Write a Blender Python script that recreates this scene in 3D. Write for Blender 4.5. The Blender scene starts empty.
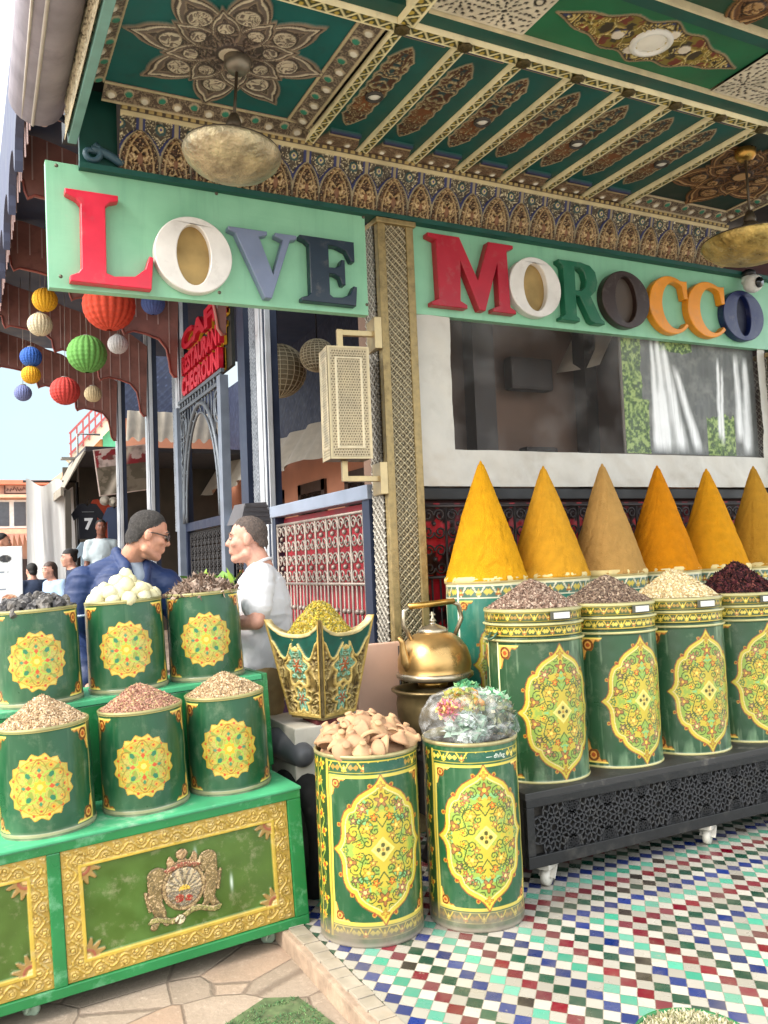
import bpy, bmesh, math, random
import numpy as np
from mathutils import Vector, Matrix, Euler
from mathutils.geometry import tessellate_polygon

SC = bpy.context.scene
COL = SC.collection
PI = math.pi
rnd = random.Random(7)
RNG = np.random.default_rng(11)


def lin(h):
    h = h.lstrip('#')
    o = []
    for i in (0, 2, 4):
        c = int(h[i:i + 2], 16) / 255
        o.append(c / 12.92 if c <= .04045 else ((c + .055) / 1.055) ** 2.4)
    return tuple(o)


# ------------------------------------------------------------------ materials
_M = {}


def mat(name, col='#808080', rough=.5, metal=0.0, var=.12, vs=9.0, bump=.0, bs=60.0, attr=False,
        spots=None, spot_scale=4.0, spot_amt=.45, trans=0.0, alpha=1.0, coat=0.0, emit=None, detail=6.0, spec=.5, sheen=0, each=0.0):
    """principled material whose colour is broken up by noise; spots = a second colour showing in worn patches"""
    if name in _M:
        return _M[name]
    m = bpy.data.materials.new(name)
    m.use_nodes = True
    nt = m.node_tree
    N, L = nt.nodes, nt.links
    b = N['Principled BSDF']
    b.inputs['Roughness'].default_value = rough
    b.inputs['Metallic'].default_value = metal
    b.inputs['Specular IOR Level'].default_value = spec
    if coat:
        b.inputs['Coat Weight'].default_value = coat
        b.inputs['Coat Roughness'].default_value = .15
    if trans:
        b.inputs['Transmission Weight'].default_value = trans
    if alpha < 1:
        b.inputs['Alpha'].default_value = alpha
    if sheen:
        b.inputs['Sheen Weight'].default_value = sheen
    tc0 = N.new('ShaderNodeTexCoord')
    oi = N.new('ShaderNodeObjectInfo')
    tc = N.new('ShaderNodeVectorMath')      # each copy gets its own patch of the noise
    tc.operation = 'ADD'
    rm = N.new('ShaderNodeVectorMath')
    rm.operation = 'SCALE'
    rm.inputs[0].default_value = (7.3, 5.1, 9.7)
    L.new(oi.outputs['Random'], rm.inputs['Scale'])
    L.new(tc0.outputs['Object'], tc.inputs[0])
    L.new(rm.outputs[0], tc.inputs[1])
    n1 = N.new('ShaderNodeTexNoise')
    n1.inputs['Scale'].default_value = vs
    n1.inputs['Detail'].default_value = detail
    L.new(tc.outputs[0], n1.inputs['Vector'])
    mr = N.new('ShaderNodeMapRange')
    mr.inputs['From Min'].default_value = .3
    mr.inputs['From Max'].default_value = .7
    mr.inputs['To Min'].default_value = 1 - var
    mr.inputs['To Max'].default_value = 1 + var
    L.new(n1.outputs['Fac'], mr.inputs['Value'])
    mul = N.new('ShaderNodeVectorMath')
    mul.operation = 'SCALE'
    if each:      # every copy a little lighter or darker
        em = N.new('ShaderNodeMapRange')
        em.inputs['To Min'].default_value = 1 - each
        em.inputs['To Max'].default_value = 1 + each
        L.new(oi.outputs['Random'], em.inputs['Value'])
        ee = N.new('ShaderNodeMath')
        ee.operation = 'MULTIPLY'
        L.new(em.outputs['Result'], ee.inputs[0])
        L.new(mr.outputs['Result'], ee.inputs[1])
        L.new(ee.outputs[0], mul.inputs['Scale'])
    else:
        L.new(mr.outputs['Result'], mul.inputs['Scale'])
    if attr:
        at = N.new('ShaderNodeAttribute')
        at.attribute_name = 'Col'
        L.new(at.outputs['Color'], mul.inputs[0])
    else:
        c = col if isinstance(col, tuple) else lin(col)
        mul.inputs[0].default_value = c
    out = mul.outputs[0]
    if spots:
        n2 = N.new('ShaderNodeTexNoise')
        n2.inputs['Scale'].default_value = spot_scale
        n2.inputs['Detail'].default_value = 9
        n2.inputs['Roughness'].default_value = .7
        L.new(tc.outputs[0], n2.inputs['Vector'])
        r2 = N.new('ShaderNodeMapRange')
        r2.inputs['From Min'].default_value = .54
        r2.inputs['From Max'].default_value = .7
        r2.inputs['To Max'].default_value = spot_amt
        L.new(n2.outputs['Fac'], r2.inputs['Value'])
        mx = N.new('ShaderNodeMix')
        mx.data_type = 'RGBA'
        L.new(r2.outputs['Result'], mx.inputs['Factor'])
        L.new(out, mx.inputs['A'])
        mx.inputs['B'].default_value = (*lin(spots), 1)
        out = mx.outputs['Result']
    L.new(out, b.inputs['Base Color'])
    if emit:
        b.inputs['Emission Color'].default_value = (*lin(emit[0]), 1)
        b.inputs['Emission Strength'].default_value = emit[1]
    # roughness break-up
    rr = N.new('ShaderNodeMapRange')
    rr.inputs['From Min'].default_value = .3
    rr.inputs['From Max'].default_value = .7
    rr.inputs['To Min'].default_value = max(.03, rough - .09)
    rr.inputs['To Max'].default_value = min(1, rough + .12)
    L.new(n1.outputs['Fac'], rr.inputs['Value'])
    L.new(rr.outputs['Result'], b.inputs['Roughness'])
    if bump:
        n3 = N.new('ShaderNodeTexNoise')
        n3.inputs['Scale'].default_value = bs
        n3.inputs['Detail'].default_value = 5
        L.new(tc.outputs[0], n3.inputs['Vector'])
        bm_ = N.new('ShaderNodeBump')
        bm_.inputs['Strength'].default_value = bump
        bm_.inputs['Distance'].default_value = .01
        L.new(n3.outputs['Fac'], bm_.inputs['Height'])
        L.new(bm_.outputs['Normal'], b.inputs['Normal'])
    _M[name] = m
    return m


# ------------------------------------------------------------------ objects
def tag(o, label=None, cat=None, group=None, kind=None):
    if label:
        o['label'] = label
    if cat:
        o['category'] = cat
    if group:
        o['group'] = group
    if kind:
        o['kind'] = kind
    return o


def thing(name, label, cat, loc=(0, 0, 0), rz=0.0, group=None):
    o = bpy.data.objects.new(name, None)
    o.empty_display_size = .1
    COL.objects.link(o)
    o.location = loc
    o.rotation_euler = (0, 0, rz)
    return tag(o, label, cat, group)


def link(name, me, m, parent=None, loc=None, rot=None):
    o = bpy.data.objects.new(name, me)
    COL.objects.link(o)
    if m is not None and len(me.materials) == 0:
        me.materials.append(m)
    if parent:
        o.parent = parent
    if loc:
        o.location = loc
    if rot:
        o.rotation_euler = rot
    return o


def copy_tree(o, parent=None, **kw):
    c = o.copy()
    COL.objects.link(c)
    c.parent = parent
    for ch in [x for x in o.children]:
        copy_tree(ch, c)
    return c


def np_mesh(name, V, F, colors=None, smooth=True):
    """V (n,3), F (m,4) or (m,3) int arrays"""
    me = bpy.data.meshes.new(name)
    V = np.asarray(V, np.float32)
    F = np.asarray(F, np.int32)
    k = F.shape[1]
    me.vertices.add(len(V))
    me.vertices.foreach_set('co', V.ravel())
    me.loops.add(F.size)
    me.loops.foreach_set('vertex_index', F.ravel())
    me.polygons.add(len(F))
    me.polygons.foreach_set('loop_start', np.arange(0, F.size, k, dtype=np.int32))
    me.polygons.foreach_set('loop_total', np.full(len(F), k, np.int32))
    me.polygons.foreach_set('use_smooth', np.full(len(F), smooth, bool))
    me.update(calc_edges=True)
    if colors is not None:
        a = me.color_attributes.new('Col', 'FLOAT_COLOR', 'POINT')
        c = np.ones((len(V), 4), np.float32)
        c[:, :3] = colors
        a.data.foreach_set('color', c.ravel())
    me.validate()
    return me


class MB:
    """collects shapes and links them as one mesh object"""

    def __init__(s):
        s.v, s.f, s.sm = [], [], []

    def add(s, vs, fs, smooth=False):
        k = len(s.v)
        s.v += [tuple(v) for v in vs]
        s.f += [tuple(i + k for i in f) for f in fs]
        s.sm += [smooth] * len(fs)
        return s

    def box(s, c, d, rz=0, rot=None, bev=0.0):
        x, y, z = (q / 2 for q in d)
        if bev > 0:
            bm = bmesh.new()
            bmesh.ops.create_cube(bm, size=1)
            for v in bm.verts:
                v.co = Vector((v.co.x * d[0], v.co.y * d[1], v.co.z * d[2]))
            bmesh.ops.bevel(bm, geom=bm.edges[:], offset=bev, segments=2, affect='EDGES', profile=.6)
            bm.verts.index_update()
            p = [v.co.copy() for v in bm.verts]
            fs = [[v.index for v in f.verts] for f in bm.faces]
            bm.free()
        else:
            p = [Vector((a, b, e)) for a in (-x, x) for b in (-y, y) for e in (-z, z)]
            fs = [(0, 1, 3, 2), (4, 6, 7, 5), (0, 4, 5, 1), (2, 3, 7, 6), (0, 2, 6, 4), (1, 5, 7, 3)]
        R = rot if rot is not None else Matrix.Rotation(rz, 3, 'Z')
        return s.add([R @ q + Vector(c) for q in p], fs)

    def bb(s, x0, x1, y0, y1, z0, z1, bev=0.0):
        return s.box(((x0 + x1) / 2, (y0 + y1) / 2, (z0 + z1) / 2), (abs(x1 - x0), abs(y1 - y0), abs(z1 - z0)), bev=bev)

    def bar(s, a, b, w, h, up=(0, 0, 1)):
        a, b = Vector(a), Vector(b)
        d = (b - a)
        l = d.length
        if l < 1e-6:
            return s
        d.normalize()
        u = Vector(up)
        if abs(d.dot(u)) > .98:
            u = Vector((1, 0, 0)) if abs(d.x) < .9 else Vector((0, 1, 0))
        sx = d.cross(u).normalized()
        uz = sx.cross(d).normalized()
        R = Matrix((sx, d, uz)).transposed()
        return s.box((a + b) / 2, (w, l, h), rot=R)

    def tube(s, pts, r, n=8, closed=False, cap=True):
        pts = [Vector(p) for p in pts]
        rs = r if isinstance(r, (list, tuple)) else [r] * len(pts)
        m = len(pts)
        rings = []
        prev = None
        for i, p in enumerate(pts):
            a = pts[(i - 1) % m] if (closed or i > 0) else p
            b = pts[(i + 1) % m] if (closed or i < m - 1) else p
            t = (b - a)
            if t.length < 1e-9:
                t = Vector((0, 0, 1))
            t.normalize()
            if prev is None:
                u = Vector((0, 0, 1)) if abs(t.z) < .9 else Vector((1, 0, 0))
            else:
                u = prev
            x = t.cross(u)
            if x.length < 1e-5:
                x = t.cross(Vector((0, 1, 0.3)))
            x.normalize()
            y = x.cross(t).normalized()
            prev = y
            rings.append([p + (x * math.cos(2 * PI * j / n) + y * math.sin(2 * PI * j / n)) * rs[i] for j in range(n)])
        vs = [v for g in rings for v in g]
        fs = []
        for i in range(m if closed else m - 1):
            k = (i + 1) % m
            for j in range(n):
                q = (j + 1) % n
                fs.append((i * n + j, i * n + q, k * n + q, k * n + j))
        if cap and not closed:
            fs.append(tuple(range(n))[::-1])
            fs.append(tuple((m - 1) * n + j for j in range(n)))
        return s.add(vs, fs, True)

    def lathe(s, prof, n=32, c=(0, 0, 0), sx=1, sy=1, rot=None, cap=True):
        """prof: list of (r,z) bottom to top"""
        vs, fs = [], []
        R = rot if rot is not None else Matrix.Identity(3)
        for r, z in prof:
            for j in range(n):
                a = 2 * PI * j / n
                vs.append(R @ Vector((r * sx * math.cos(a), r * sy * math.sin(a), z)) + Vector(c))
        for i in range(len(prof) - 1):
            for j in range(n):
                q = (j + 1) % n
                fs.append((i * n + j, i * n + q, (i + 1) * n + q, (i + 1) * n + j))
        if cap:
            if prof[0][0] > 1e-4:
                fs.append(tuple(range(n))[::-1])
            if prof[-1][0] > 1e-4:
                fs.append(tuple((len(prof) - 1) * n + j for j in range(n)))
        return s.add(vs, fs, True)

    def ball(s, c, r, n=16, m=10, rot=None, wob=0.0, rg=None):
        if not isinstance(r, (tuple, list)):
            r = (r, r, r)
        R = rot if rot is not None else Matrix.Identity(3)
        vs = [R @ Vector((0, 0, -r[2])) + Vector(c)]
        for i in range(1, m):
            ph = -PI / 2 + PI * i / m
            for j in range(n):
                a = 2 * PI * j / n
                k = 1 + (rg.uniform(-wob, wob) if wob else 0)
                vs.append(R @ Vector((r[0] * math.cos(ph) * math.cos(a) * k, r[1] * math.cos(ph) * math.sin(a) * k, r[2] * math.sin(ph) * k)) + Vector(c))
        vs.append(R @ Vector((0, 0, r[2])) + Vector(c))
        fs = []
        for j in range(n):
            fs.append((0, 1 + (j + 1) % n, 1 + j))
            t = 1 + (m - 2) * n
            fs.append((len(vs) - 1, t + j, t + (j + 1) % n))
        for i in range(m - 2):
            for j in range(n):
                q = (j + 1) % n
                fs.append((1 + i * n + j, 1 + i * n + q, 1 + (i + 1) * n + q, 1 + (i + 1) * n + j))
        return s.add(vs, fs, True)

    def prism(s, loops, th, M=None, bev=0.0):
        """loops: outer outline (ccw, x right / y up) then holes; extruded from 0 to -th along local z; M places it"""
        M = M or Matrix.Identity(4)
        pts3 = [[Vector((p[0], p[1], 0)) for p in l] for l in loops]
        tris = tessellate_polygon(pts3)
        flat = [p for l in pts3 for p in l]
        n = len(flat)
        if bev > 0:
            # bevel: the front outline is drawn in by bev, the side starts bev lower
            ins = []
            for l in pts3:
                m = len(l)
                for i in range(m):
                    a, b, c = l[i - 1], l[i], l[(i + 1) % m]
                    d1 = (b - a)
                    d2 = (c - b)
                    n1 = Vector((-d1.y, d1.x, 0)).normalized() if d1.length > 1e-9 else Vector((0, 0, 0))
                    n2 = Vector((-d2.y, d2.x, 0)).normalized() if d2.length > 1e-9 else Vector((0, 0, 0))
                    q = n1 + n2
                    q = q.normalized() if q.length > 1e-6 else n1
                    ins.append(b + q * bev)
            front = ins
        else:
            front = flat
        vs = [M @ p for p in front]
        if bev > 0:
            vs += [M @ (p + Vector((0, 0, -bev))) for p in flat]
        vs += [M @ (p + Vector((0, 0, -th))) for p in flat]
        L = 3 if bev > 0 else 2
        fs = []
        for t in tris:
            a, b, c = t
            cr = (flat[b] - flat[a]).cross(flat[c] - flat[a]).z
            if cr < 0:
                a, c = c, a
            fs.append((a, b, c))
            o = (L - 1) * n
            fs.append((o + c, o + b, o + a))
        k = 0
        for l in pts3:
            m = len(l)
            for i in range(m):
                a, b = k + i, k + (i + 1) % m
                for q in range(L - 1):
                    fs.append((q * n + a, (q + 1) * n + a, (q + 1) * n + b, q * n + b))
            k += m
        return s.add(vs, fs)

    def build(s, name, m, parent=None, loc=None, rot=None, smooth=None):
        me = bpy.data.meshes.new(name)
        me.from_pydata([tuple(v) for v in s.v], [], s.f)
        sm = s.sm if smooth is None else [smooth] * len(s.f)
        me.polygons.foreach_set('use_smooth', sm)
        me.update()
        return link(name, me, m, parent, loc, rot)


def ccw(l):
    a = sum(l[i - 1][0] * l[i][1] - l[i][0] * l[i - 1][1] for i in range(len(l)))
    return list(l) if a > 0 else list(l)[::-1]


def cw(l):
    return ccw(l)[::-1]


# ------------------------------------------------------------------ painted grids
def vnoise(x, y, seed=0):
    xi, yi = np.floor(x).astype(np.int64), np.floor(y).astype(np.int64)
    xf, yf = x - xi, y - yi
    xf, yf = xf * xf * (3 - 2 * xf), yf * yf * (3 - 2 * yf)

    def h(a, b):
        k = (a * 374761393 + b * 668265263 + seed * 974711) & 0x7fffffff
        k = ((k ^ (k >> 13)) * 1274126177) & 0x7fffffff
        return ((k ^ (k >> 16)) & 0xffff) / 65535.
    return (h(xi, yi) * (1 - xf) + h(xi + 1, yi) * xf) * (1 - yf) + (h(xi, yi + 1) * (1 - xf) + h(xi + 1, yi + 1) * xf) * yf


def fbm(x, y, seed=0, o=4):
    r, a, t = 0, .5, 0
    for i in range(o):
        r = r + a * vnoise(x * 2 ** i, y * 2 ** i, seed + i)
        t += a
        a *= .55
    return r / t


class Paint:
    def __init__(s, S, T, base):
        s.S, s.T = S, T
        s.c = np.tile(np.array(lin(base), np.float32), (S.size, 1)).reshape(S.shape + (3,))
        s.h = np.zeros(S.shape, np.float32)

    def fill(s, mask, col, h=None):
        s.c[mask] = lin(col) if isinstance(col, str) else col
        if h is not None:
            s.h[mask] = h

    def mix(s, w, col):
        w = np.clip(w, 0, 1)[..., None]
        s.c = (s.c * (1 - w) + np.array(lin(col), np.float32) * w).astype(np.float32)


def seg_dist(S, T, pts, closed=False):
    d = np.full(S.shape, 1e9)
    n = len(pts)
    for i in range(n if closed else n - 1):
        ax, ay = pts[i]
        bx, by = pts[(i + 1) % n]
        dx, dy = bx - ax, by - ay
        q = dx * dx + dy * dy + 1e-12
        t = np.clip(((S - ax) * dx + (T - ay) * dy) / q, 0, 1)
        d = np.minimum(d, (S - ax - t * dx) ** 2 + (T - ay - t * dy) ** 2)
    return np.sqrt(d)


def inside(S, T, pts):
    r = np.zeros(S.shape, bool)
    n = len(pts)
    for i in range(n):
        ax, ay = pts[i]
        bx, by = pts[(i + 1) % n]
        if ay == by:
            continue
        c = ((ay > T) != (by > T)) & (S < (bx - ax) * (T - ay) / (by - ay) + ax)
        r ^= c
    return r


def flower(p, S, T, cx, cy, r, n, col, out, mid, rot=0.0):
    dx, dy = S - cx, T - cy
    a, q = np.arctan2(dx, dy) + rot, np.hypot(dx, dy)
    rr = r * (.68 + .32 * np.cos(n * a))
    p.fill(q < rr + .22 * r, out)
    p.fill(q < rr, col)
    p.fill(q < r * .3, mid)


def spiral(cx, cy, r, turns=1.4, a0=0.0, sg=1, n=14):
    return [(cx + r * (1 - .85 * i / n) * math.cos(a0 + sg * turns * 2 * PI * i / n), cy + r * (1 - .85 * i / n) * math.sin(a0 + sg * turns * 2 * PI * i / n)) for i in range(n + 1)]


def filigree(S, T, sc, seed=0):
    """ornamental line field: iso-lines of a warped noise; near 0 on the lines"""
    n = vnoise(S * sc + 1.7 * vnoise(S * sc * .7 + 9, T * sc * .7, seed + 5), T * sc + 1.7 * vnoise(S * sc * .7, T * sc * .7 + 5, seed + 8), seed)
    return np.abs((n * 3.2) % 1 - .5) * 2


def grid_faces(nu, nv, wrap=False, flip=False):
    """grid index = i*nv+j (i along u, j along v)"""
    iu = np.arange(nu if wrap else nu - 1)
    jv = np.arange(nv - 1)
    I, J = np.meshgrid(iu, jv, indexing='ij')
    K = (I + 1) % nu
    a, b, c, d = I * nv + J, K * nv + J, K * nv + J + 1, I * nv + J + 1
    F = np.stack([a, b, c, d], -1).reshape(-1, 4)
    return F[:, ::-1] if flip else F


def panel(name, w, h, step, paint, M, m, parent=None, base='#000000', depth=.0):
    """flat painted panel: local x across 0..w, y up 0..h, relief along +z; M (4x4) places it"""
    nu, nv = max(2, int(w / step)), max(2, int(h / step))
    S, T = np.meshgrid(np.linspace(0, w, nu), np.linspace(0, h, nv), indexing='ij')
    p = Paint(S, T, base)
    paint(p, S, T)
    V = np.stack([S, T, p.h], -1).reshape(-1, 3)
    F = grid_faces(nu, nv)
    C = p.c.reshape(-1, 3)
    if depth:       # a back and sides give the panel its thickness
        n0 = len(V)
        ring = np.concatenate([np.arange(nu) * nv, (nu - 1) * nv + np.arange(1, nv), (np.arange(nu - 2, -1, -1)) * nv + nv - 1, np.arange(nv - 2, 0, -1)])
        B = V[ring].copy()
        B[:, 2] = -depth
        V = np.concatenate([V, B])
        C = np.concatenate([C, C[ring]])
        k = len(ring)
        i = np.arange(k)
        F = np.concatenate([F, np.stack([ring[(i + 1) % k], ring[i], n0 + i, n0 + (i + 1) % k], -1)])
    A = np.array(M)
    V = V @ A[:3, :3].T + A[:3, 3]
    return link(name, np_mesh(name, V, F, C), m, parent)


def cyl_grid(name, zs, rs, nu, paint, base, m, parent=None, twist=0.0):
    """painted body of revolution; s = arc from the front (-Y, growing to +X), t = z"""
    nv = len(zs)
    th = np.linspace(-PI, PI, nu, endpoint=False)
    rs, zs = np.asarray(rs, float), np.asarray(zs, float)
    S, T = np.meshgrid(th * np.max(rs), zs, indexing='ij')
    p = Paint(S, T, base)
    paint(p, S, T)
    R = rs[None, :] + p.h
    A = th[:, None]
    V = np.stack([R * np.sin(A), -R * np.cos(A), np.broadcast_to(zs[None, :], R.shape)], -1).reshape(-1, 3)
    return link(name, np_mesh(name, V, grid_faces(nu, nv, True), p.c.reshape(-1, 3)), m, parent)


def frame(o, x, y, z):
    """matrix with the given origin and axes"""
    M = Matrix.Identity(4)
    for i, a in enumerate((x, y, z)):
        a = Vector(a)
        for j in range(3):
            M[j][i] = a[j]
    for j in range(3):
        M[j][3] = o[j]
    return M


# ------------------------------------------------------------------ chips
def chips_arrays(P, size, flat=.45, jit=.4, rng=RNG, elong=1.0):
    """one little octahedron at every point, randomly turned; returns V,F"""
    n = len(P)
    base = np.array([[1, 0, 0], [-1, 0, 0], [0, 1, 0], [0, -1, 0], [0, 0, 1], [0, 0, -1]], float)
    q = rng.normal(size=(n, 4))
    q /= np.linalg.norm(q, axis=1)[:, None]
    w, x, y, z = q.T
    R = np.stack([1 - 2 * (y * y + z * z), 2 * (x * y - z * w), 2 * (x * z + y * w), 2 * (x * y + z * w), 1 - 2 * (x * x + z * z), 2 * (y * z - x * w), 2 * (x * z - y * w), 2 * (y * z + x * w), 1 - 2 * (x * x + y * y)], -1).reshape(n, 3, 3)
    sc = np.stack([size * elong * (1 + jit * rng.uniform(-1, 1, n)), size * (1 + jit * rng.uniform(-1, 1, n)), size * flat * (1 + jit * rng.uniform(-1, 1, n))], -1)
    B = base[None] * sc[:, None, :]
    V = np.einsum('nij,nkj->nki', R, B) + P[:, None, :]
    f = np.array([[0, 2, 4], [2, 1, 4], [1, 3, 4], [3, 0, 4], [2, 0, 5], [1, 2, 5], [3, 1, 5], [0, 3, 5]])
    F = (f[None] + 6 * np.arange(n)[:, None, None]).reshape(-1, 3)
    return V.reshape(-1, 3), F


def heap(name, label, cat, loc, r, h, cols, n=2600, size=.006, flat=.5, elong=1.3, group=None, mname='spice', seed=0, power=1.0, tip=.12, weights=None, lean=(0, 0)):
    """a heap of loose spice: mound surface plus thousands of grains, one mesh standing in its drum"""
    rng = np.random.default_rng(100 + seed)

    def top(q, a):
        z = h * (1 - (np.sqrt((q / r) ** 2 + tip ** 2) - tip) / (math.sqrt(1 + tip ** 2) - tip)) ** power
        return z + h * .10 * (vnoise(q * np.cos(a) * 22 + 40, q * np.sin(a) * 22 + 40, seed) - .5) * (q < r * .93)
    nu, nv = 72, 26
    A, Q = np.meshgrid(np.linspace(0, 2 * PI, nu, endpoint=False), np.linspace(0.001, r, nv), indexing='ij')
    Z = top(Q, A)
    V0 = np.stack([Q * np.cos(A) + lean[0] * Z, Q * np.sin(A) + lean[1] * Z, Z], -1).reshape(-1, 3)
    F0 = grid_faces(nu, nv, True, True)
    F0 = np.concatenate([F0[:, [0, 1, 2]], F0[:, [0, 2, 3]]])
    q = r * .985 * np.sqrt(rng.uniform(0, 1, n))
    a = rng.uniform(0, 2 * PI, n)
    z = top(q, a)
    P = np.stack([q * np.cos(a) + lean[0] * z, q * np.sin(a) + lean[1] * z, z + size * .1], -1)
    V1, F1 = chips_arrays(P, size, flat, .45, rng, elong)
    C = np.array([lin(c) for c in cols], np.float32)
    pick = rng.choice(len(C), n, p=weights)
    br = rng.uniform(.72, 1.28, n)[:, None]
    C1 = np.repeat(C[pick] * br, 6, axis=0)
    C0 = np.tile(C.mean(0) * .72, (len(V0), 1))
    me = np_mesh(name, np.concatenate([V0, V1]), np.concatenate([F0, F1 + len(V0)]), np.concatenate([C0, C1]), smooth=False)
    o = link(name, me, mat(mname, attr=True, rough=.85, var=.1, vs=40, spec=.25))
    o.location = loc
    return tag(o, label, cat, group)


# ------------------------------------------------------------------ organic bodies
def blob(name, prims, voxel, m, parent=None, smooth=4, keep=None, fold=0.0):
    """one continuous skin round a set of tapered capsules ('c', p0, r0, p1, r1) and ellipsoids ('e', centre, radii, rotation)"""
    mb = MB()
    for p in prims:
        if p[0] == 'c':
            _, a, ra, b, rb = p
            a, b = Vector(a), Vector(b)
            d = b - a
            l = max(d.length, 1e-5)
            R = d.to_track_quat('Z', 'Y').to_matrix()
            prof = []
            for i in range(5):
                t = -PI / 2 + PI / 2 * i / 4
                prof.append((max(ra * math.cos(t), 1e-4), ra * math.sin(t)))
            for i in range(5):
                t = PI / 2 * i / 4
                prof.append((max(rb * math.cos(t), 1e-4), l + rb * math.sin(t)))
            mb.lathe(prof, 16, a, rot=R)
        else:
            _, c, r = p[:3]
            R = Euler(p[3]).to_matrix() if len(p) > 3 else None
            mb.ball(c, r, 20, 14, R)
    o = mb.build(name, m)
    rm = o.modifiers.new('r', 'REMESH')
    rm.mode = 'VOXEL'
    rm.voxel_size = voxel
    rm.use_smooth_shade = True
    if smooth:
        s = o.modifiers.new('s', 'SMOOTH')
        s.factor = .5
        s.iterations = smooth
    dg = bpy.context.evaluated_depsgraph_get()
    dg.update()
    me = bpy.data.meshes.new_from_object(o.evaluated_get(dg))
    me.name = name
    old = o.data
    bpy.data.objects.remove(o)
    bpy.data.meshes.remove(old)
    if fold:      # creases in cloth: ridges running roughly round and down the body
        n = len(me.vertices)
        co = np.empty(n * 3, np.float32)
        no = np.empty(n * 3, np.float32)
        me.vertices.foreach_get('co', co)
        me.vertices.foreach_get('normal', no)
        co, no = co.reshape(-1, 3), no.reshape(-1, 3)
        u = co[:, 0] * 5 + co[:, 1] * 6
        v = co[:, 2] * 11 + 2.2 * fbm(u * 1.1 + 7, co[:, 2] * 4 + 5, 3)
        r = 1 - np.abs(fbm(u + 20, v + 20, 12, 3) - .5) * 4
        r = np.clip(r, 0, 1) ** 3 + .45 * (1 - np.abs(fbm(u * 3 + 9, v * 1.3 + 4, 5, 3) - .5) * 5).clip(0, 1) ** 2
        co = co + no * (r * fold)[:, None]
        me.vertices.foreach_set('co', co.ravel().astype(np.float32))
        me.update()
    if keep:
        bm = bmesh.new()
        bm.from_mesh(me)
        bmesh.ops.delete(bm, geom=[v for v in bm.verts if not keep(v.co)], context='VERTS')
        bm.to_mesh(me)
        bm.free()
    me.polygons.foreach_set('use_smooth', [True] * len(me.polygons))
    if len(me.materials) == 0:
        me.materials.append(m)
    return link(name, me, None, parent)


def text_mesh(body, size, depth, m, name, parent=None, M=None, bold=0.0, width=None):
    cu = bpy.data.curves.new(name, 'FONT')
    cu.body = body
    cu.size = size
    cu.extrude = depth
    cu.offset = bold
    cu.resolution_u = 3
    o = bpy.data.objects.new(name, cu)
    COL.objects.link(o)
    dg = bpy.context.evaluated_depsgraph_get()
    dg.update()
    me = bpy.data.meshes.new_from_object(o.evaluated_get(dg))
    bpy.data.objects.remove(o)
    bpy.data.curves.remove(cu)
    me.name = name
    me.materials.clear()
    if width:
        xs = [v.co.x for v in me.vertices]
        k = width / (max(xs) - min(xs))
        x0 = min(xs)
        for v in me.vertices:
            v.co.x = (v.co.x - x0) * k
    if M:
        me.transform(M)
    me.update()
    return link(name, me, m, parent)

# ================================================================== camera, light, sky
def make_camera():
    YAW, PIT, ROL, FPX = .467393, .0596124, .0411379, 851.555
    f = Vector((math.sin(YAW) * math.cos(PIT), math.cos(YAW) * math.cos(PIT), math.sin(PIT)))
    r = Vector((math.cos(YAW), -math.sin(YAW), 0))
    d = f.cross(r)
    c, s = math.cos(ROL), math.sin(ROL)
    r2, d2 = c * r + s * d, -s * r + c * d
    cam = bpy.data.cameras.new('camera')
    cam.sensor_fit = 'VERTICAL'
    cam.sensor_height = 36
    cam.lens = FPX / 1024 * 36
    cam.clip_start = .05
    cam.clip_end = 2000
    o = bpy.data.objects.new('camera', cam)
    COL.objects.link(o)
    o.matrix_world = frame((0, 0, 1.4), r2, -d2, -f)
    SC.camera = o


make_camera()
SUN_EL, SUN_AZ = math.radians(43), math.radians(262)     # azimuth: compass direction the light comes from (0 = +Y, clockwise)
w = bpy.data.worlds.new('World')
SC.world = w
w.use_nodes = True
nt = w.node_tree
sky = nt.nodes.new('ShaderNodeTexSky')
sky.sky_type = 'NISHITA'
sky.sun_disc = False
sky.sun_elevation = SUN_EL
sky.sun_rotation = SUN_AZ
sky.air_density = 1.0
sky.dust_density = 9.0
sky.ozone_density = 1.0
bg = nt.nodes['Background']
bg.inputs['Strength'].default_value = .15
# thin bright overcast in front of the blue
tcw = nt.nodes.new('ShaderNodeTexCoord')
cn = nt.nodes.new('ShaderNodeTexNoise')
cn.inputs['Scale'].default_value = 2.2
cn.inputs['Detail'].default_value = 6
nt.links.new(tcw.outputs['Generated'], cn.inputs['Vector'])
cr_ = nt.nodes.new('ShaderNodeMapRange')
cr_.inputs['From Min'].default_value = .25
cr_.inputs['From Max'].default_value = .75
cr_.inputs['To Min'].default_value = .55
cr_.inputs['To Max'].default_value = .9
nt.links.new(cn.outputs['Fac'], cr_.inputs['Value'])
cm_ = nt.nodes.new('ShaderNodeMix')
cm_.data_type = 'RGBA'
nt.links.new(cr_.outputs['Result'], cm_.inputs['Factor'])
nt.links.new(sky.outputs['Color'], cm_.inputs['A'])
cm_.inputs['B'].default_value = (6.6, 7.0, 7.2, 1)
# the low sky away from the sun is a paler, dimmer blue white
sx_ = nt.nodes.new('ShaderNodeSeparateXYZ')
nt.links.new(tcw.outputs['Generated'], sx_.inputs[0])


def wramp(sock, a, b, lo, hi):
    x = nt.nodes.new('ShaderNodeMapRange')
    x.interpolation_type = 'SMOOTHSTEP'
    for k, v in (('From Min', a), ('From Max', b), ('To Min', lo), ('To Max', hi)):
        x.inputs[k].default_value = v
    nt.links.new(sock, x.inputs['Value'])
    return x.outputs['Result']


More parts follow.
